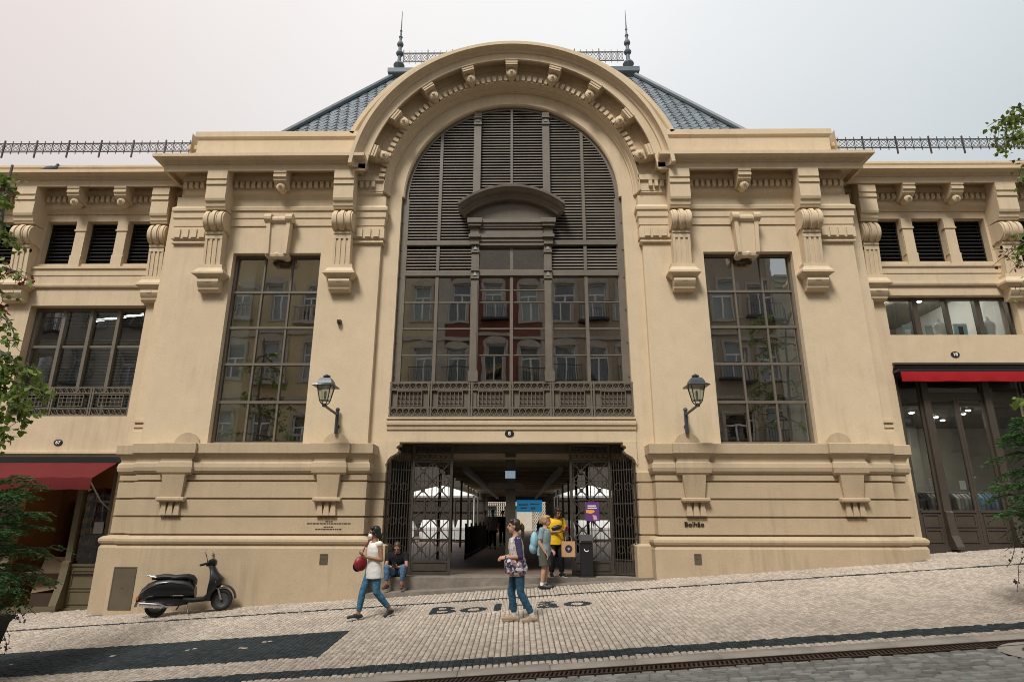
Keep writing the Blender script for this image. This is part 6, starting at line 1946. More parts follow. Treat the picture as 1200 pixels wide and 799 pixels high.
def c_trousers(mat, length=0.94, fit=1.12, name='trousers', flare=1.0):
    def fn(t, ch, J, V3, M_, sp, hp, HM, s):
        b = MB(); pel = V3('pelvis')
        b.ball(pel - sp * 0.005, (0.163 * s * fit * .97, 0.115 * s * fit, 0.125 * s), 16, 10, M_)
        for k in 'lr':
            h, kn, an = V3('hip' + k), V3('kn' + k), V3('an' + k)
            if length <= 0.5:
                cap(b, h, h.lerp(kn, length * 2), 0.092 * s * fit, 0.078 * s * fit * flare, round1=False)
            else:
                cap(b, h, kn, 0.088 * s * fit, 0.060 * s * fit); e_ = kn.lerp(an, (length - 0.5) * 2)
                cap(b, kn, kn.lerp(an, 0.35), 0.059 * s * fit, 0.060 * s * fit); cap(b, kn.lerp(an, .3), e_, 0.059 * s * fit, 0.046 * s * fit * flare, round1=False)
        ch(remesh(name, b, 0.010, 4), name, mat)
    return fn


def c_shoes(mat, sole=None, sock=None, name='shoe'):
    def fn(t, ch, J, V3, M_, sp, hp, HM, s):
        for k in 'lr':
            an, toe = V3('an' + k), V3('toe' + k); d = toe - an; d.z = 0; d.normalize()
            heel = an - d * 0.045 * s - Vector((0, 0, 0.045 * s)); tip = toe.copy()
            b = MB(); cap(b, heel, tip, 0.043 * s, 0.036 * s); cap(b, an - Vector((0, 0, 0.045 * s)), an - Vector((0, 0, 0.012)) * s, 0.047 * s, 0.042 * s, round1=False); cap(b, an + d * 0.02 * s - Vector((0, 0, .02 * s)), an.lerp(tip, .55), .036 * s, .03 * s)
            o = ch(remesh(name, b, 0.008, 3), name, mat)
            if sole:
                b = MB(); ax = (tip - heel); L_ = ax.length; axn = ax.normalized(); sd_ = Vector((axn.y, -axn.x, 0)).normalized(); dn = axn.cross(sd_); dn = dn if dn.z < 0 else -dn
                prof = [(-0.042, .024), (-.02, .034), (L_ / s * .3, .030), (L_ / s * .7, .038), (L_ / s * 1.0, .030), (L_ / s + .030, .010)]
                o_ = [heel + axn * (a * s) + sd_ * (w_ * s) + dn * 0.034 * s for a, w_ in prof] + [heel + axn * (a * s) - sd_ * (w_ * s) + dn * 0.034 * s for a, w_ in reversed(prof)]
                n = len(o_); b.add(o_ + [p - dn * 0.022 * s for p in o_], [tuple(range(n)), tuple(range(2 * n - 1, n - 1, -1))] + [(i, (i + 1) % n, n + (i + 1) % n, n + i) for i in range(n)])
                ch(b.mesh('sole'), 'sole', sole, o)
            if sock:
                b = MB(); cap(b, an - Vector((0, 0, 0.02)), an.lerp(V3('kn' + k), 0.13), 0.042 * s, 0.045 * s, round1=False); ch(b.mesh('sock', smooth=True), 'sock', sock, o)
    return fn


def c_hair(mat, pieces, name='hair'):
    """pieces: (centre x,y,z in head coordinates, radii) balls fused"""
    def fn(t, ch, J, V3, M_, sp, hp, HM, s):
        b = MB()
        for (c, r_) in pieces: b.ball(hp(*c), tuple(q * s for q in r_), 14, 10, HM)
        ch(remesh(name, b, 0.007, 3), name, mat)
    return fn
CROWN = [((0, -0.026, 0.040), (0.084, 0.098, 0.090)), ((0, -0.055, -0.005), (0.080, 0.068, 0.085)), ((0.03, 0.035, 0.085), (0.05, 0.05, 0.035)), ((-0.03, 0.035, 0.085), (0.05, 0.05, 0.035))]

HB = material('hair_black', (0.010, 0.009, 0.009), 0.45, var=0.2, vscale=40); HD = material('hair_dark_brown', (0.028, 0.017, 0.012), 0.5, var=0.2, vscale=40)
HF = material('hair_fair', (0.32, 0.20, 0.10), 0.55, var=0.2, vscale=40); HBR = material('hair_brown', (0.06, 0.035, 0.022), 0.5, var=0.2, vscale=40)
def denim(name, c): return material(name, c, 0.85, var=0.22, vscale=11, bump=0.8, bscale=15, bdist=0.04, spec=0.2)
JEAN = denim('denim_blue', (0.045, 0.125, 0.20)); JEAN2 = denim('denim_light', (0.085, 0.16, 0.26)); JEAN3 = denim('denim_dark', (0.032, 0.085, 0.14))
def cloth(name, c, **k): return material(name, c, 0.9, var=0.08, vscale=12, bump=0.5, bscale=11, bdist=0.03, spec=0.2, **k)
BLOUSE = cloth('white_blouse', (0.66, 0.65, 0.61)); BLACKT = cloth('black_cotton', (0.012, 0.012, 0.014)); TEE = cloth('blue_grey_tee', (0.22, 0.29, 0.31)); YTEE = cloth('yellow_tee', (0.68, 0.42, 0.02))
SHORT = cloth('olive_shorts', (0.085, 0.09, 0.07)); NAVY = cloth('navy_sleeve', (0.05, 0.045, 0.10)); SOLE = material('white_sole', (0.6, 0.6, 0.58), 0.6)
TAN = material('tan_suede', (0.36, 0.26, 0.16), 0.8, var=0.1); BSHOE = material('black_shoe', (0.015, 0.015, 0.016), 0.5); SANDAL = material('plum_shoe', (0.09, 0.035, 0.03), 0.6)


def floral(name, cols, scale):
    m = bpy.data.materials.new(name); m.use_nodes = True; t = m.node_tree; n = t.nodes.new; L = t.links.new; b = t.nodes['Principled BSDF']; b.inputs['Roughness'].default_value = 0.85
    tc_ = n('ShaderNodeTexCoord'); vo = n('ShaderNodeTexVoronoi'); vo.inputs['Scale'].default_value = scale; L(tc_.outputs['Object'], vo.inputs['Vector'])
    sp_ = n('ShaderNodeSeparateColor'); L(vo.outputs['Color'], sp_.inputs[0]); cr = n('ShaderNodeValToRGB'); cr.color_ramp.interpolation = 'CONSTANT'
    e = cr.color_ramp.elements; e[0].color = (*cols[0], 1); e[1].position = 1 / len(cols); e[1].color = (*cols[1], 1)
    for i in range(2, len(cols)): q = e.new(i / len(cols)); q.color = (*cols[i], 1)
    L(sp_.outputs[0], cr.inputs[0]); L(cr.outputs[0], b.inputs['Base Color']); MATS[name] = m
    return m
FLOR = floral('floral_dark', [(0.03, 0.03, 0.07), (0.5, 0.45, 0.43), (0.05, 0.04, 0.08), (0.35, 0.16, 0.15), (0.6, 0.57, 0.53), (0.04, 0.05, 0.10), (0.16, 0.16, 0.25)], 26)
FLOR2 = floral('floral_pale', [(0.55, 0.52, 0.50), (0.48, 0.46, 0.46), (0.30, 0.27, 0.28), (0.60, 0.57, 0.55), (0.40, 0.33, 0.33)], 30)

# 1 - woman with a face mask, striding downhill and a little towards the street
J = dict(pelvis=(0, 0.0, 0.86), chest=(0, -0.02, 1.16), neck=(0, -0.02, 1.37), head=(0, -0.045, 1.495), look=(-0.35, -1, -0.06),
         shl=(0.165, 0.0, 1.29), ell=(0.215, 0.03, 1.02), wrl=(0.03, -0.20, 1.07), shr=(-0.165, 0.0, 1.29), elr=(-0.22, -0.05, 1.03), wrr=(-0.045, -0.235, 1.09),
         hdl=(-0.75, -0.6, 0.25), hdr=(0.55, -0.6, 0.35), hnl=(-0.3, 0.3, 1), hnr=(0.3, 0.3, 1), curl=0.9,
         hipl=(0.085, 0.01, 0.83), knl=(0.10, 0.02, 0.46), anl=(0.12, 0.30, 0.15), toel=(0.13, 0.21, 0.045), hipr=(-0.085, -0.02, 0.83), knr=(-0.10, -0.16, 0.45), anr=(-0.11, -0.21, 0.085), toer=(-0.13, -0.385, 0.035))
def mask_and_bag(t, ch, J, V3, M_, sp, hp, HM, s):
    b = MB(); b.ball(hp(0, 0.062, -0.055), (0.056, 0.048, 0.050), 14, 10, HM); o = ch(b.mesh('face_mask', smooth=True), 'face_mask', WHITE)
    b = MB(); b.ball((-0.31, -0.14, 0.93), (0.075, 0.13, 0.135), 14, 10, Matrix.Rotation(R(18), 3, 'X')); bag = ch(b.mesh('handbag', smooth=True), 'handbag', material('red_leather', (0.22, 0.012, 0.02), 0.45))
    b = MB(); b.ball((-0.345, -0.175, 0.885), (0.055, 0.105, 0.10), 12, 8); ch(b.mesh('pocket', smooth=True), 'pocket', BLACKT, bag)
    b = MB(); b.tube([(-0.14, 0.06, 1.345), (-0.16, -0.06, 1.35), (-0.19, -0.12, 1.25), (-0.25, -0.16, 1.06)], 0.011, 5); b.tube([(-0.14, 0.06, 1.345), (-0.22, 0.08, 1.2), (-0.29, -0.05, 1.05)], 0.011, 5); ch(b.mesh('strap'), 'strap', MATS['red_leather'], bag)
    b = MB()
    for k in range(6): b.ball((-0.0, -0.118 - 0.012 * math.sin(k), 1.30 - k * 0.09), 0.008, 6, 5)
    ch(b.mesh('buttons'), 'buttons', CLO[1])
person('woman in a white sleeveless blouse and face mask walking with a red bag', (-2.50, 12.0, ground_z(-2.55, 12.0)), R(-52), J, skin('warm', (0.30, 0.155, 0.09)),
       [c_trousers(JEAN, 0.93, 1.08), c_shirt(BLOUSE, 0.0, hem=0.07, fit=1.10, name='blouse', flare=1.10), c_shoes(BSHOE, SOLE), c_hair(HB, CROWN + [((0, -0.09, -0.05), (0.055, 0.05, 0.07)), ((0, -0.12, -0.13), (0.035, 0.035, 0.08)), ((0.066, 0.0, 0.0), (0.02, 0.05, 0.05)), ((-0.066, 0.0, 0.0), (0.02, 0.05, 0.05))]), mask_and_bag])

# 2 - person sitting on the upper step
J = dict(pelvis=(0, 0.06, 0.10), chest=(0, -0.06, 0.385), neck=(0, -0.125, 0.555), head=(0, -0.19, 0.645), look=(0.05, -1, -0.62),
         shl=(0.19, -0.07, 0.49), ell=(0.235, -0.23, 0.25), wrl=(0.06, -0.36, 0.235), shr=(-0.19, -0.07, 0.49), elr=(-0.235, -0.22, 0.25), wrr=(-0.06, -0.36, 0.235),
         hdl=(-0.75, -0.5, 0.1), hdr=(0.75, -0.5, 0.1), hnl=(0, 0.3, 1), hnr=(0, 0.3, 1), curl=0.8,
         hipl=(0.10, 0.03, 0.09), knl=(0.19, -0.36, 0.235), anl=(0.17, -0.33, -0.13), toel=(0.19, -0.49, -0.185), hipr=(-0.10, 0.03, 0.09), knr=(-0.19, -0.36, 0.235), anr=(-0.17, -0.33, -0.13), toer=(-0.2, -0.49, -0.185), curl_=1)
def phone(p, m=BLACKM):
    def fn(t, ch, J, V3, M_, sp, hp, HM, s):
        b = MB(); b.add([(p[0] - .036, p[1], p[2]), (p[0] + .036, p[1], p[2]), (p[0] + .036, p[1] - .05, p[2] + .12), (p[0] - .036, p[1] - .05, p[2] + .12), (p[0] - .036, p[1] - .01, p[2] - .003), (p[0] + .036, p[1] - .01, p[2] - .003), (p[0] + .036, p[1] - .06, p[2] + .116), (p[0] - .036, p[1] - .06, p[2] + .116)], [(0, 1, 2, 3), (4, 7, 6, 5), (0, 4, 5, 1), (1, 5, 6, 2), (2, 6, 7, 3), (3, 7, 4, 0)])
        ch(b.mesh('phone'), 'phone', m)
    return fn
seated = person('person in black T-shirt and jeans sitting on the step by the left gate', (-2.60, 14.86, 0.268), 0, J, skin('ruddy', (0.34, 0.17, 0.115)),
       [c_trousers(JEAN2, 0.88, 1.14), c_shirt(BLACKT, 0.6, fit=1.14), c_shoes(SANDAL), c_hair(HBR, CROWN[:2]), phone((0.0, -0.43, 0.24))])

# 3 - woman with a ponytail crossing in front of the gateway
J = dict(pelvis=(0, 0.0, 0.87), chest=(0, -0.03, 1.17), neck=(0, -0.03, 1.375), head=(0, -0.065, 1.50), look=(-0.08, -1, 0.03),
         shl=(0.165, -0.01, 1.29), ell=(0.21, 0.03, 1.02), wrl=(0.10, -0.20, 1.0), shr=(-0.165, -0.01, 1.29), elr=(-0.21, -0.02, 1.03), wrr=(-0.06, -0.25, 0.99),
         hdl=(-0.5, -0.8, -0.05), hdr=(0.6, -0.6, 0.0), hnl=(-0.5, 0.3, -0.6), hnr=(0.5, 0.3, -0.6), curl=0.8,
         hipl=(0.085, 0.02, 0.84), knl=(0.09, 0.04, 0.455), anl=(0.10, 0.24, 0.10), toel=(0.11, 0.09, 0.035), hipr=(-0.085, -0.02, 0.84), knr=(-0.09, -0.10, 0.45), anr=(-0.09, -0.05, 0.085), toer=(-0.10, -0.23, 0.035))
def jacket(t, ch, J, V3, M_, sp, hp, HM, s):
    b = MB(); b.ball((0.01, -0.02, 0.93), (0.195, 0.165, 0.11), 16, 10); b.ball((0.08, -0.15, 0.90), (0.12, 0.09, 0.13), 12, 8); b.ball((0.15, 0.02, 0.84), (0.07, 0.14, 0.14), 12, 8); b.ball((0.12, -0.12, 0.80), (0.06, 0.08, 0.10), 12, 8)
    o = ch(remesh('tied_jacket', b, 0.012, 3), 'tied_jacket', FLOR)
    b = MB(); b.tube([hp(0.02 * math.cos(a), -0.108, 0.045 + 0.02 * math.sin(a)) for a in [0.7 * i for i in range(10)]], 0.022, 7); ch(b.mesh('scrunchie', smooth=True), 'scrunchie', YTEE)
    b = MB(); b.lathe([(0.028, -.01), (0.032, 0), (0.028, .01)], tuple(V3('wrl')), 10, (V3('wrl') - V3('ell')).to_track_quat('Z', 'Y').to_matrix()); ch(b.mesh('watch'), 'watch', BLACKM)
person('woman with a dark ponytail and yellow hair tie walking in floral top and jeans', (0.17, 10.87, ground_z(0.17, 10.87)), R(-86), J, skin('fair', (0.44, 0.255, 0.17)),
       [c_trousers(JEAN3, 0.93, 1.08), c_shirt(FLOR2, 1.12, hem=0.06, fit=1.12, name='top', sleeve_mat=NAVY), jacket, c_shoes(TAN, material('tan_sole', (0.34, 0.28, 0.21), 0.8), SOLE), c_hair(HD, CROWN + [((0, -0.115, 0.03), (0.03, 0.04, 0.035)), ((0, -0.15, -0.03), (0.032, 0.035, 0.07)), ((0, -0.155, -0.12), (0.026, 0.03, 0.08))])])

# 4 - person in shorts with a pale backpack, back to the street
J = dict(pelvis=(0, 0.0, 0.80), chest=(0, -0.02, 1.09), neck=(0, -0.03, 1.29), head=(0, -0.06, 1.405), look=(0.1, -1, -0.1),
         shl=(0.165, 0.0, 1.21), ell=(0.20, 0.03, 0.94), wrl=(0.13, -0.13, 0.80), shr=(-0.165, 0.0, 1.21), elr=(-0.205, 0.04, 0.94), wrr=(-0.17, -0.08, 0.74), curl=0.5,
         hipl=(0.085, 0.0, 0.77), knl=(0.085, -0.03, 0.43), anl=(0.085, 0.02, 0.085), toel=(0.09, -0.15, 0.035), hipr=(-0.085, 0.0, 0.77), knr=(-0.085, -0.02, 0.43), anr=(-0.085, 0.03, 0.085), toer=(-0.10, -0.14, 0.035))
def backpack(t, ch, J, V3, M_, sp, hp, HM, s):
    b = MB(); b.ball((0.01, 0.21, 0.97), (0.15, 0.10, 0.21), 14, 10); b.ball((0.01, 0.24, 0.83), (0.135, 0.10, 0.13), 14, 10); b.ball((0, 0.17, 1.13), (0.05, .04, .06), 10, 8)
    o = ch(remesh('backpack', b, 0.012, 4), 'backpack', material('pale_blue_nylon', (0.24, 0.44, 0.52), 0.6, var=0.12, vscale=10))
    b = MB()
    for e in (1, -1): b.tube([(e * 0.05, 0.17, 1.17), (e * 0.11, 0.05, 1.275), (e * 0.12, -0.09, 1.2), (e * 0.14, -0.06, 1.0), (e * 0.10, 0.14, 0.85)], 0.012, 5)
    ch(b.mesh('strap'), 'strap', BLACKT, o)
person('fair haired person in grey-blue T-shirt and olive shorts with a pale blue backpack', (0.74, 14.12, ground_z(0.74, 14.12)), R(72), J, skin('fair', None),
       [c_trousers(SHORT, 0.46, 1.2, 'shorts', 1.12), c_shirt(TEE, 0.75, hem=0.03, fit=1.18), backpack, c_shoes(BSHOE, None, WHITE), c_hair(HF, CROWN + [((0, -0.085, -0.03), (0.06, 0.05, 0.06)), ((0, -0.125, 0.01), (0.035, 0.045, 0.045)), ((0.06, -0.02, -0.02), (0.022, .04, .05)), ((-0.06, -0.02, -0.02), (0.022, .04, .05))])])

# 5 - woman in yellow reading her phone, carrying a paper bag
J = dict(pelvis=(0, 0.0, 0.83), chest=(0, -0.02, 1.12), neck=(0, -0.045, 1.325), head=(0.02, -0.105, 1.43), look=(0.25, -1, -0.55),
         shl=(0.165, -0.01, 1.245), ell=(0.215, -0.03, 0.97), wrl=(0.13, -0.27, 1.0), shr=(-0.165, -0.01, 1.245), elr=(-0.215, -0.02, 0.98), wrr=(0.03, -0.24, 1.0),
         hdl=(-0.2, -0.9, 0.25), hdr=(0.8, -0.45, 0.2), hnl=(-0.6, 0.3, 0.7), hnr=(0, 0.3, 1), curl=0.7,
         hipl=(0.085, 0.0, 0.80), knl=(0.10, -0.05, 0.43), anl=(0.12, 0.0, 0.085), toel=(0.17, -0.17, 0.035), hipr=(-0.085, 0.0, 0.80), knr=(-0.10, -0.03, 0.43), anr=(-0.12, 0.02, 0.085), toer=(-0.15, -0.15, 0.035))
def crossbody(t, ch, J, V3, M_, sp, hp, HM, s):
    b = MB(); b.ball((-0.03, -0.145, 1.09), (0.13, 0.05, 0.055), 12, 8, Matrix.Rotation(R(-14), 3, 'Y')); o = ch(b.mesh('waist_bag', smooth=True), 'waist_bag', BLACKM)
    b = MB(); b.tube([(0.09, -0.145, 1.12), (0.14, -0.10, 1.24), (0.12, 0.0, 1.31), (0.0, 0.12, 1.25), (-0.15, 0.09, 1.08), (-0.14, -0.11, 1.07)], 0.012, 5); ch(b.mesh('strap'), 'strap', BLACKM, o)
    b = MB(); b.add([(0.135 + x, y, z) for x, y, z in ((-0.036, -0.355, 1.02), (0.036, -0.355, 1.02), (0.036, -0.43, 1.12), (-0.036, -0.43, 1.12), (-0.036, -0.365, 1.013), (0.036, -0.365, 1.013), (0.036, -0.44, 1.113), (-0.036, -0.44, 1.113))], [(0, 1, 2, 3), (4, 7, 6, 5), (0, 4, 5, 1), (1, 5, 6, 2), (2, 6, 7, 3), (3, 7, 4, 0)]); ch(b.mesh('phone'), 'phone', material('red_phone', (0.35, 0.02, 0.03), 0.4))
person('woman in a bright yellow T-shirt and black trousers looking down at a phone', (1.06, 14.93, 0.268), R(14), J, skin('warm', None),
       [c_trousers(BLACKT, 0.96, 1.14, flare=1.15), c_shirt(YTEE, 0.6, hem=0.02, fit=1.18), crossbody, c_shoes(BSHOE, SOLE), c_hair(HD, CROWN + [((0.068, -0.005, -0.02), (0.022, 0.055, 0.07)), ((-0.068, -0.005, -0.02), (0.022, 0.055, 0.07)), ((0, -0.07, -0.06), (0.065, 0.04, 0.05))])])
t = thing('paper_bag', 'brown paper bag with a dark round emblem held by the woman in yellow', 'bag', (1.32, 14.72, 0.72), R(6), local=True)
KRAFT = material('kraft_paper', (0.50, 0.30, 0.15), 0.85, var=0.07, vscale=9)
b = MB(); b.box(-0.15, 0.15, -0.055, 0.055, 0, 0.335); o = obj('bag', b.mesh('bag'), KRAFT, None); o.parent = t
b = MB(); b.tube([(-0.07, -0.05, 0.335), (-0.065, -0.045, 0.43), (0.0, -0.02, 0.47), (0.065, -0.045, 0.43), (0.07, -0.05, 0.335)], 0.006, 5); o = obj('handle', b.mesh('handle'), KRAFT, None); o.parent = t
b = MB(); b.prism([(0.085 * math.cos(2 * math.pi * i / 24), 0.175 + 0.085 * math.sin(2 * math.pi * i / 24)) for i in range(24)], -0.0575, -0.055, 'y'); o = obj('emblem', b.mesh('emblem'), material('emblem_navy', (0.02, 0.02, 0.06), 0.6), None); o.parent = t
b = MB(); b.prism([(-0.02, 0.20), (0.02, 0.20), (0.03, 0.185), (0.0, 0.135), (-0.03, 0.185)], -0.0595, -0.0575, 'y'); o = obj('emblem_mark', b.mesh('emblem_mark'), KRAFT, None); o.parent = t

# 6 - people far inside
JS = dict(pelvis=(0, 0.0, 0.86), chest=(0, -0.01, 1.16), neck=(0, -0.02, 1.37), head=(0, -0.04, 1.50), look=(0.1, -1, 0), shl=(0.17, 0, 1.29), ell=(0.21, 0.02, 1.02), wrl=(0.19, -0.06, 0.80), shr=(-0.17, 0, 1.29), elr=(-0.21, 0.02, 1.02), wrr=(-0.19, -0.06, 0.80),
          hipl=(0.085, 0.0, 0.83), knl=(0.09, -0.06, 0.45), anl=(0.09, 0.0, 0.085), toel=(0.10, -0.16, 0.035), hipr=(-0.085, 0, 0.83), knr=(-0.09, 0.02, 0.45), anr=(-0.09, 0.10, 0.085), toer=(-0.10, -0.05, 0.035))
LIL = cloth('grey_lilac_shirt', (0.28, 0.25, 0.29)); CRM = cloth('cream_top', (0.5, 0.45, 0.38))
for (x, y, rz, top, hr_, lb) in ((-0.95, 27.5, 10, LIL, HD, 'distant person in a grey lilac shirt walking down the aisle inside'), (-1.35, 29, -15, CRM, HF, 'distant person in a cream top walking down the aisle inside'), (-0.6, 30.5, 5, BLACKT, HD, 'distant person in black at the back of the aisle inside')):
    person(lb, (x, y, 0.262), R(rz), JS, skin('fair', None), [c_trousers(BLACKT, 0.95, 1.15), c_shirt(top, 0.7, fit=1.15), c_shoes(BSHOE), c_hair(hr_, CROWN)], 'people walking inside the market', voxel=0.016)

# 7 - two people seated behind the tall side windows
dup(seated, (-5.35, 15.62, 3.42), R(-10), 'person in black seated behind the lowest inner pane of the left tall window')
dup(seated, (5.42, 15.60, 3.42), R(12), 'person in black seated behind the lowest inner pane of the right tall window')
MB().box(-9, 9, 15.45, 16.2, 3.15, 3.35).build('window_seat', DIM, bld)

# ---------------------------------------------------------------- scooter
PAINT = material('black_scooter_paint', (0.008, 0.009, 0.011), 0.3, spec=0.4, coat=0.25); CHROME = material('chrome', (0.75, 0.75, 0.76), 0.12, metal=1.0); RUBBER = material('tyre_rubber', (0.012, 0.012, 0.012), 0.8); SEATM = material('black_vinyl', (0.011, 0.012, 0.014), 0.42); ALU = material('alloy', (0.5, 0.5, 0.52), 0.3, metal=0.9)
xr, yr, xf, yf = -7.42, 13.72, -6.19, 14.02
zr_, zf_ = ground_z(xr, yr), ground_z(xf, yf)
WB = math.sqrt((xf - xr) ** 2 + (yf - yr) ** 2 + (zf_ - zr_) ** 2)
sct = thing('scooter', 'black retro scooter with chrome trim parked against the plinth', 'scooter', (xr, yr, zr_), 0, local=True)
ex = Vector((xf - xr, yf - yr, zf_ - zr_)).normalized(); ez = Vector((0, 0, 1)); ez = (ez - ex * ez.dot(ex)).normalized(); ey = ez.cross(ex)
lean = R(-5); ey2 = ey * math.cos(lean) + ez * math.sin(lean); ez2 = ez * math.cos(lean) - ey * math.sin(lean)
sct.rotation_euler = Matrix((ex, ey2, ez2)).transposed().to_euler()
k = WB / 1.30
sct.scale = (k, k, k)
def sp_(b, name, mat, par=None, smooth=True):
    o = obj(name, b.mesh(name, smooth=smooth), mat, None); o.parent = par or sct
    return o
def loft(b, secs, n=16, pw=2.6):
    """sections (x, z_mid, half_width, half_height) as superellipses along x"""
    vs = []
    for x, z, hw, hh in secs:
        for i in range(n):
            a = 2 * math.pi * i / n; c, s_ = math.cos(a), math.sin(a)
            vs.append((x, hw * math.copysign(abs(c) ** (2 / pw), c), z + hh * math.copysign(abs(s_) ** (2 / pw), s_)))
    m = len(secs)
    fs = [(i * n + j, i * n + (j + 1) % n, (i + 1) * n + (j + 1) % n, (i + 1) * n + j) for i in range(m - 1) for j in range(n)]
    fs += [tuple(range(n - 1, -1, -1)), tuple((m - 1) * n + j for j in range(n))]
    b.add(vs, fs)
RW = 0.225
for cx, nm in ((0.0, 'rear'), (1.30, 'front')):
    b = MB(); prof = [(RW - 0.085, -0.045), (RW - 0.045, -0.064), (RW - 0.012, -0.052), (RW, 0), (RW - 0.012, 0.052), (RW - 0.045, 0.064), (RW - 0.085, 0.045), (RW - 0.09, 0)]
    n = 30; vs = []; m = len(prof)
    for i in range(n):
        a = 2 * math.pi * i / n
        for r_, y in prof: vs.append((cx + r_ * math.cos(a), y, RW + r_ * math.sin(a)))
    b.add(vs, [(i * m + j, i * m + (j + 1) % m, ((i + 1) % n) * m + (j + 1) % m, ((i + 1) % n) * m + j) for i in range(n) for j in range(m)])
    wh = sp_(b, 'wheel', RUBBER)
    b = MB(); rx = Matrix.Rotation(R(90), 3, 'X')
    b.lathe([(0.125, -0.04), (0.138, -0.045), (0.142, -0.03), (0.142, 0.03), (0.138, 0.045), (0.125, 0.04)], (cx, 0, RW), 24, rx)
    for q in range(6):
        a = q * math.pi / 3; b.tube([(cx + 0.03 * math.cos(a), -0.01, RW + 0.03 * math.sin(a)), (cx + 0.13 * math.cos(a), -0.025, RW + 0.13 * math.sin(a))], 0.014, 5)
    b.cyl((cx, -0.06, RW), (cx, 0.06, RW), 0.035, 12); sp_(b, 'rim', material('dark_alloy', (0.10, 0.10, 0.105), 0.4, metal=0.6) if 'dark_alloy' not in MATS else MATS['dark_alloy'], wh)
    b = MB(); b.lathe([(0.03, -0.062), (0.075, -0.062), (0.075, -0.057), (0.03, -0.057)], (cx, 0, RW), 20, rx); sp_(b, 'brake_disc', CHROME, wh)
# rear body
b = MB(); loft(b, [(-0.36, 0.42, 0.05, 0.05), (-0.30, 0.47, 0.11, 0.12), (-0.18, 0.53, 0.165, 0.17), (0.0, 0.57, 0.195, 0.19), (0.25, 0.565, 0.20, 0.20), (0.50, 0.53, 0.185, 0.20), (0.68, 0.49, 0.16, 0.17), (0.76, 0.44, 0.13, 0.11)], 20)
body = sp_(b, 'body', PAINT)
b = MB(); loft(b, [(-0.20, 0.33, 0.08, 0.10), (0.1, 0.31, 0.10, 0.12), (0.45, 0.28, 0.10, 0.10), (0.62, 0.27, 0.08, 0.07)], 12); sp_(b, 'engine', BLACKM, body)
b = MB()
for s in (1, -1): b.tube([(-0.31, s * 0.115, 0.50), (-0.16, s * 0.172, 0.60), (0.05, s * 0.199, 0.665), (0.3, s * 0.203, 0.675), (0.62, s * 0.17, 0.60)], 0.010, 6); b.tube([(0.36, s * 0.185, 0.405), (0.56, s * 0.17, 0.39)], 0.010, 5)
sp_(b, 'side_trim', CHROME, body)
b = MB(); loft(b, [(-0.40, 0.40, 0.045, 0.05), (-0.37, 0.41, 0.055, 0.055), (-0.30, 0.43, 0.06, 0.05)], 12); sp_(b, 'tail_light', material('amber_lens', (0.45, 0.09, 0.02), 0.2), body)
b = MB(); b.tube([(-0.02, 0.13, 0.80), (-0.16, 0.12, 0.845), (-0.22, 0.07, 0.855), (-0.24, 0.0, 0.855), (-0.22, -0.07, 0.855), (-0.16, -0.12, 0.845), (-0.02, -0.13, 0.80)], 0.018, 8); sp_(b, 'grab_rail', CHROME, body)
b = MB(); loft(b, [(-0.13, 0.79, 0.06, 0.035), (-0.05, 0.80, 0.12, 0.05), (0.12, 0.805, 0.145, 0.06), (0.25, 0.79, 0.15, 0.055), (0.33, 0.765, 0.15, 0.055), (0.45, 0.765, 0.15, 0.06), (0.60, 0.76, 0.13, 0.065), (0.70, 0.715, 0.10, 0.07), (0.76, 0.64, 0.08, 0.07)], 16); sp_(b, 'seat', SEATM)
# floor, legshield, nose
b = MB(); loft(b, [(0.55, 0.30, 0.14, 0.06), (0.72, 0.275, 0.18, 0.055), (0.95, 0.275, 0.18, 0.055), (1.05, 0.32, 0.16, 0.09)], 12, 4); sp_(b, 'floorboard', PAINT)
b = MB()
secs = [(0.22, 1.03, 0.17, 0.07), (0.36, 1.04, 0.20, 0.09), (0.52, 1.07, 0.22, 0.115), (0.66, 1.10, 0.20, 0.135), (0.80, 1.085, 0.155, 0.115), (0.90, 1.05, 0.11, 0.09), (0.98, 1.03, 0.08, 0.075)]
vs = []; n = 18
for z, x, hw, hd in secs:
    for i in range(n):
        a = 2 * math.pi * i / n; c, s_ = math.cos(a), math.sin(a)
        vs.append((x + hd * c * (1.0 if c > 0 else 0.5) + (0.10 * c if (c > 0 and 0.4 < z < .75) else 0), hw * math.copysign(abs(s_) ** 0.8, s_), z))
b.add(vs, [(i * n + j, i * n + (j + 1) % n, (i + 1) * n + (j + 1) % n, (i + 1) * n + j) for i in range(len(secs) - 1) for j in range(n)] + [tuple(range(n)), tuple((len(secs) - 1) * n + j for j in range(n))])
ls = sp_(b, 'leg_shield', PAINT)
b = MB(); b.tube([(1.08, 0.20, 0.44), (1.2, 0.12, 0.46), (1.245, 0, 0.46), (1.2, -0.12, 0.46), (1.08, -0.20, 0.44)], 0.009, 6); b.tube([(1.16, -0.15, 0.69), (1.24, -0.06, 0.70), (1.255, 0, 0.70)], 0.008, 5); sp_(b, 'trim', CHROME, ls)
b = MB(); b.ball((1.235, 0, 0.64), (0.045, 0.075, 0.05), 12, 8); sp_(b, 'headlight', GLASS2, ls)
b = MB()
for s in (1, -1): b.ball((1.17, s * 0.165, 0.60), (0.045, 0.03, 0.03), 10, 6)
sp_(b, 'indicator', material('clear_lens', (0.6, 0.45, 0.3), 0.15), ls)
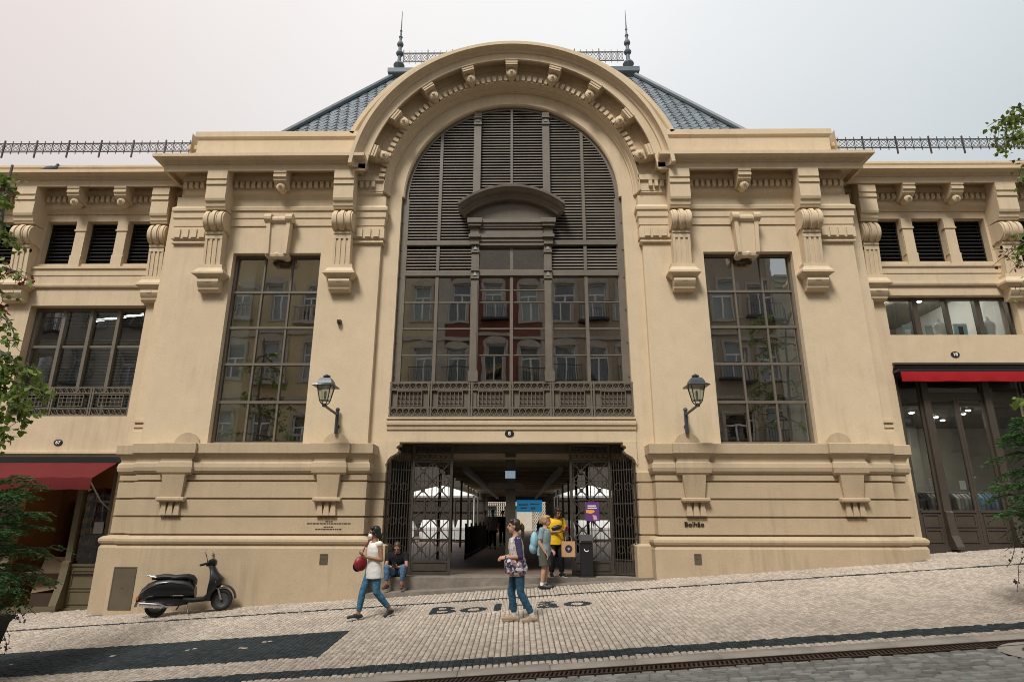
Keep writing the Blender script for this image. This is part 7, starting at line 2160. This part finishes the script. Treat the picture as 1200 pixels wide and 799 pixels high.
# front fender and fork
b = MB(); n = 16; vs = []
for i in range(n + 1):
    a = R(0 + 160 * i / n); r_ = RW + 0.065
    for j in range(7):
        c = R(-90 + 180 * j / 6); hw = 0.105 * (1 - 0.25 * abs(i / n - 0.5))
        vs.append((1.31 + (r_ - 0.03 * (1 - math.cos(c))) * math.cos(a), hw * math.sin(c), RW + (r_ + 0.025 - 0.045 * (1 - math.cos(c))) * math.sin(a)))
b.add(vs, [(i * 7 + j, i * 7 + j + 1, (i + 1) * 7 + j + 1, (i + 1) * 7 + j) for i in range(n) for j in range(6)]); sp_(b, 'front_fender', PAINT)
b = MB()
for s in (1, -1): b.tube([(1.30, s * 0.075, RW), (1.24, s * 0.075, 0.42), (1.18, s * 0.06, 0.56)], 0.022, 8)
b.tube([(1.18, 0, 0.5), (1.07, 0, 0.95)], 0.03, 8); sp_(b, 'fork', ALU)
# handlebar, cowl, mirrors, grips
b = MB(); loft(b, [(0.94, 0.985, 0.07, 0.045), (1.0, 1.01, 0.11, 0.075), (1.07, 1.02, 0.115, 0.085), (1.13, 1.01, 0.085, 0.065), (1.15, 1.0, 0.05, 0.04)], 14); hb = sp_(b, 'handlebar', PAINT)
b = MB(); b.tube([(0.93, 0.36, 0.975), (1.0, 0.2, 1.0), (1.02, 0, 1.0), (1.0, -0.2, 1.0), (0.93, -0.36, 0.975)], 0.018, 7); b.tube([(0.97, .33, 1.0), (1.03, .2, 1.01)], 0.008, 5); b.tube([(0.97, -.33, 1.0), (1.03, -.2, 1.01)], 0.008, 5); sp_(b, 'bar', BLACKM, hb)
for s in (1, -1):
    b = MB(); b.cyl((0.965, s * 0.27, 0.985), (0.905, s * 0.40, 0.965), 0.026, 10); sp_(b, 'grip', RUBBER, hb)
    b = MB(); b.tube([(1.0, s * 0.20, 1.02), (0.98, s * 0.25, 1.15), (0.975, s * 0.30, 1.20)], 0.008, 6); mr_ = sp_(b, 'mirror', BLACKM, hb)
    b = MB(); b.lathe([(0.0, 0.0), (0.055, 0.0), (0.058, 0.012), (0.03, 0.028), (0.0, 0.03)], (0.965, s * 0.33, 1.225), 14, Matrix.Rotation(R(90), 3, 'Y')); sp_(b, 'mirror_head', CHROME, mr_)
# exhaust, stand, plate
b = MB(); b.tube([(0.35, -0.13, 0.19), (0.22, -0.16, 0.19), (0.12, -0.165, 0.215), (-0.10, -0.165, 0.25), (-0.28, -0.165, 0.285), (-0.30, -0.165, 0.288)], [0.02, 0.025, 0.055, 0.058, 0.045, 0.03], 12); sp_(b, 'exhaust', CHROME)
b = MB(); b.tube([(0.60, -0.06, 0.24), (0.68, -0.17, 0.02), (0.71, -0.20, 0.005)], 0.014, 6); b.tube([(0.45, 0.1, 0.22), (0.36, 0.12, 0.10)], 0.014, 6); sp_(b, 'stand', BLACKM)
b = MB(); b.add([(-0.41, -0.09, 0.24), (-0.41, 0.09, 0.24), (-0.37, 0.09, 0.38), (-0.37, -0.09, 0.38)], [(0, 1, 2, 3)]); b.box(-0.40, -0.2, -0.02, 0.02, 0.34, 0.38); sp_(b, 'number_board', PAINT)
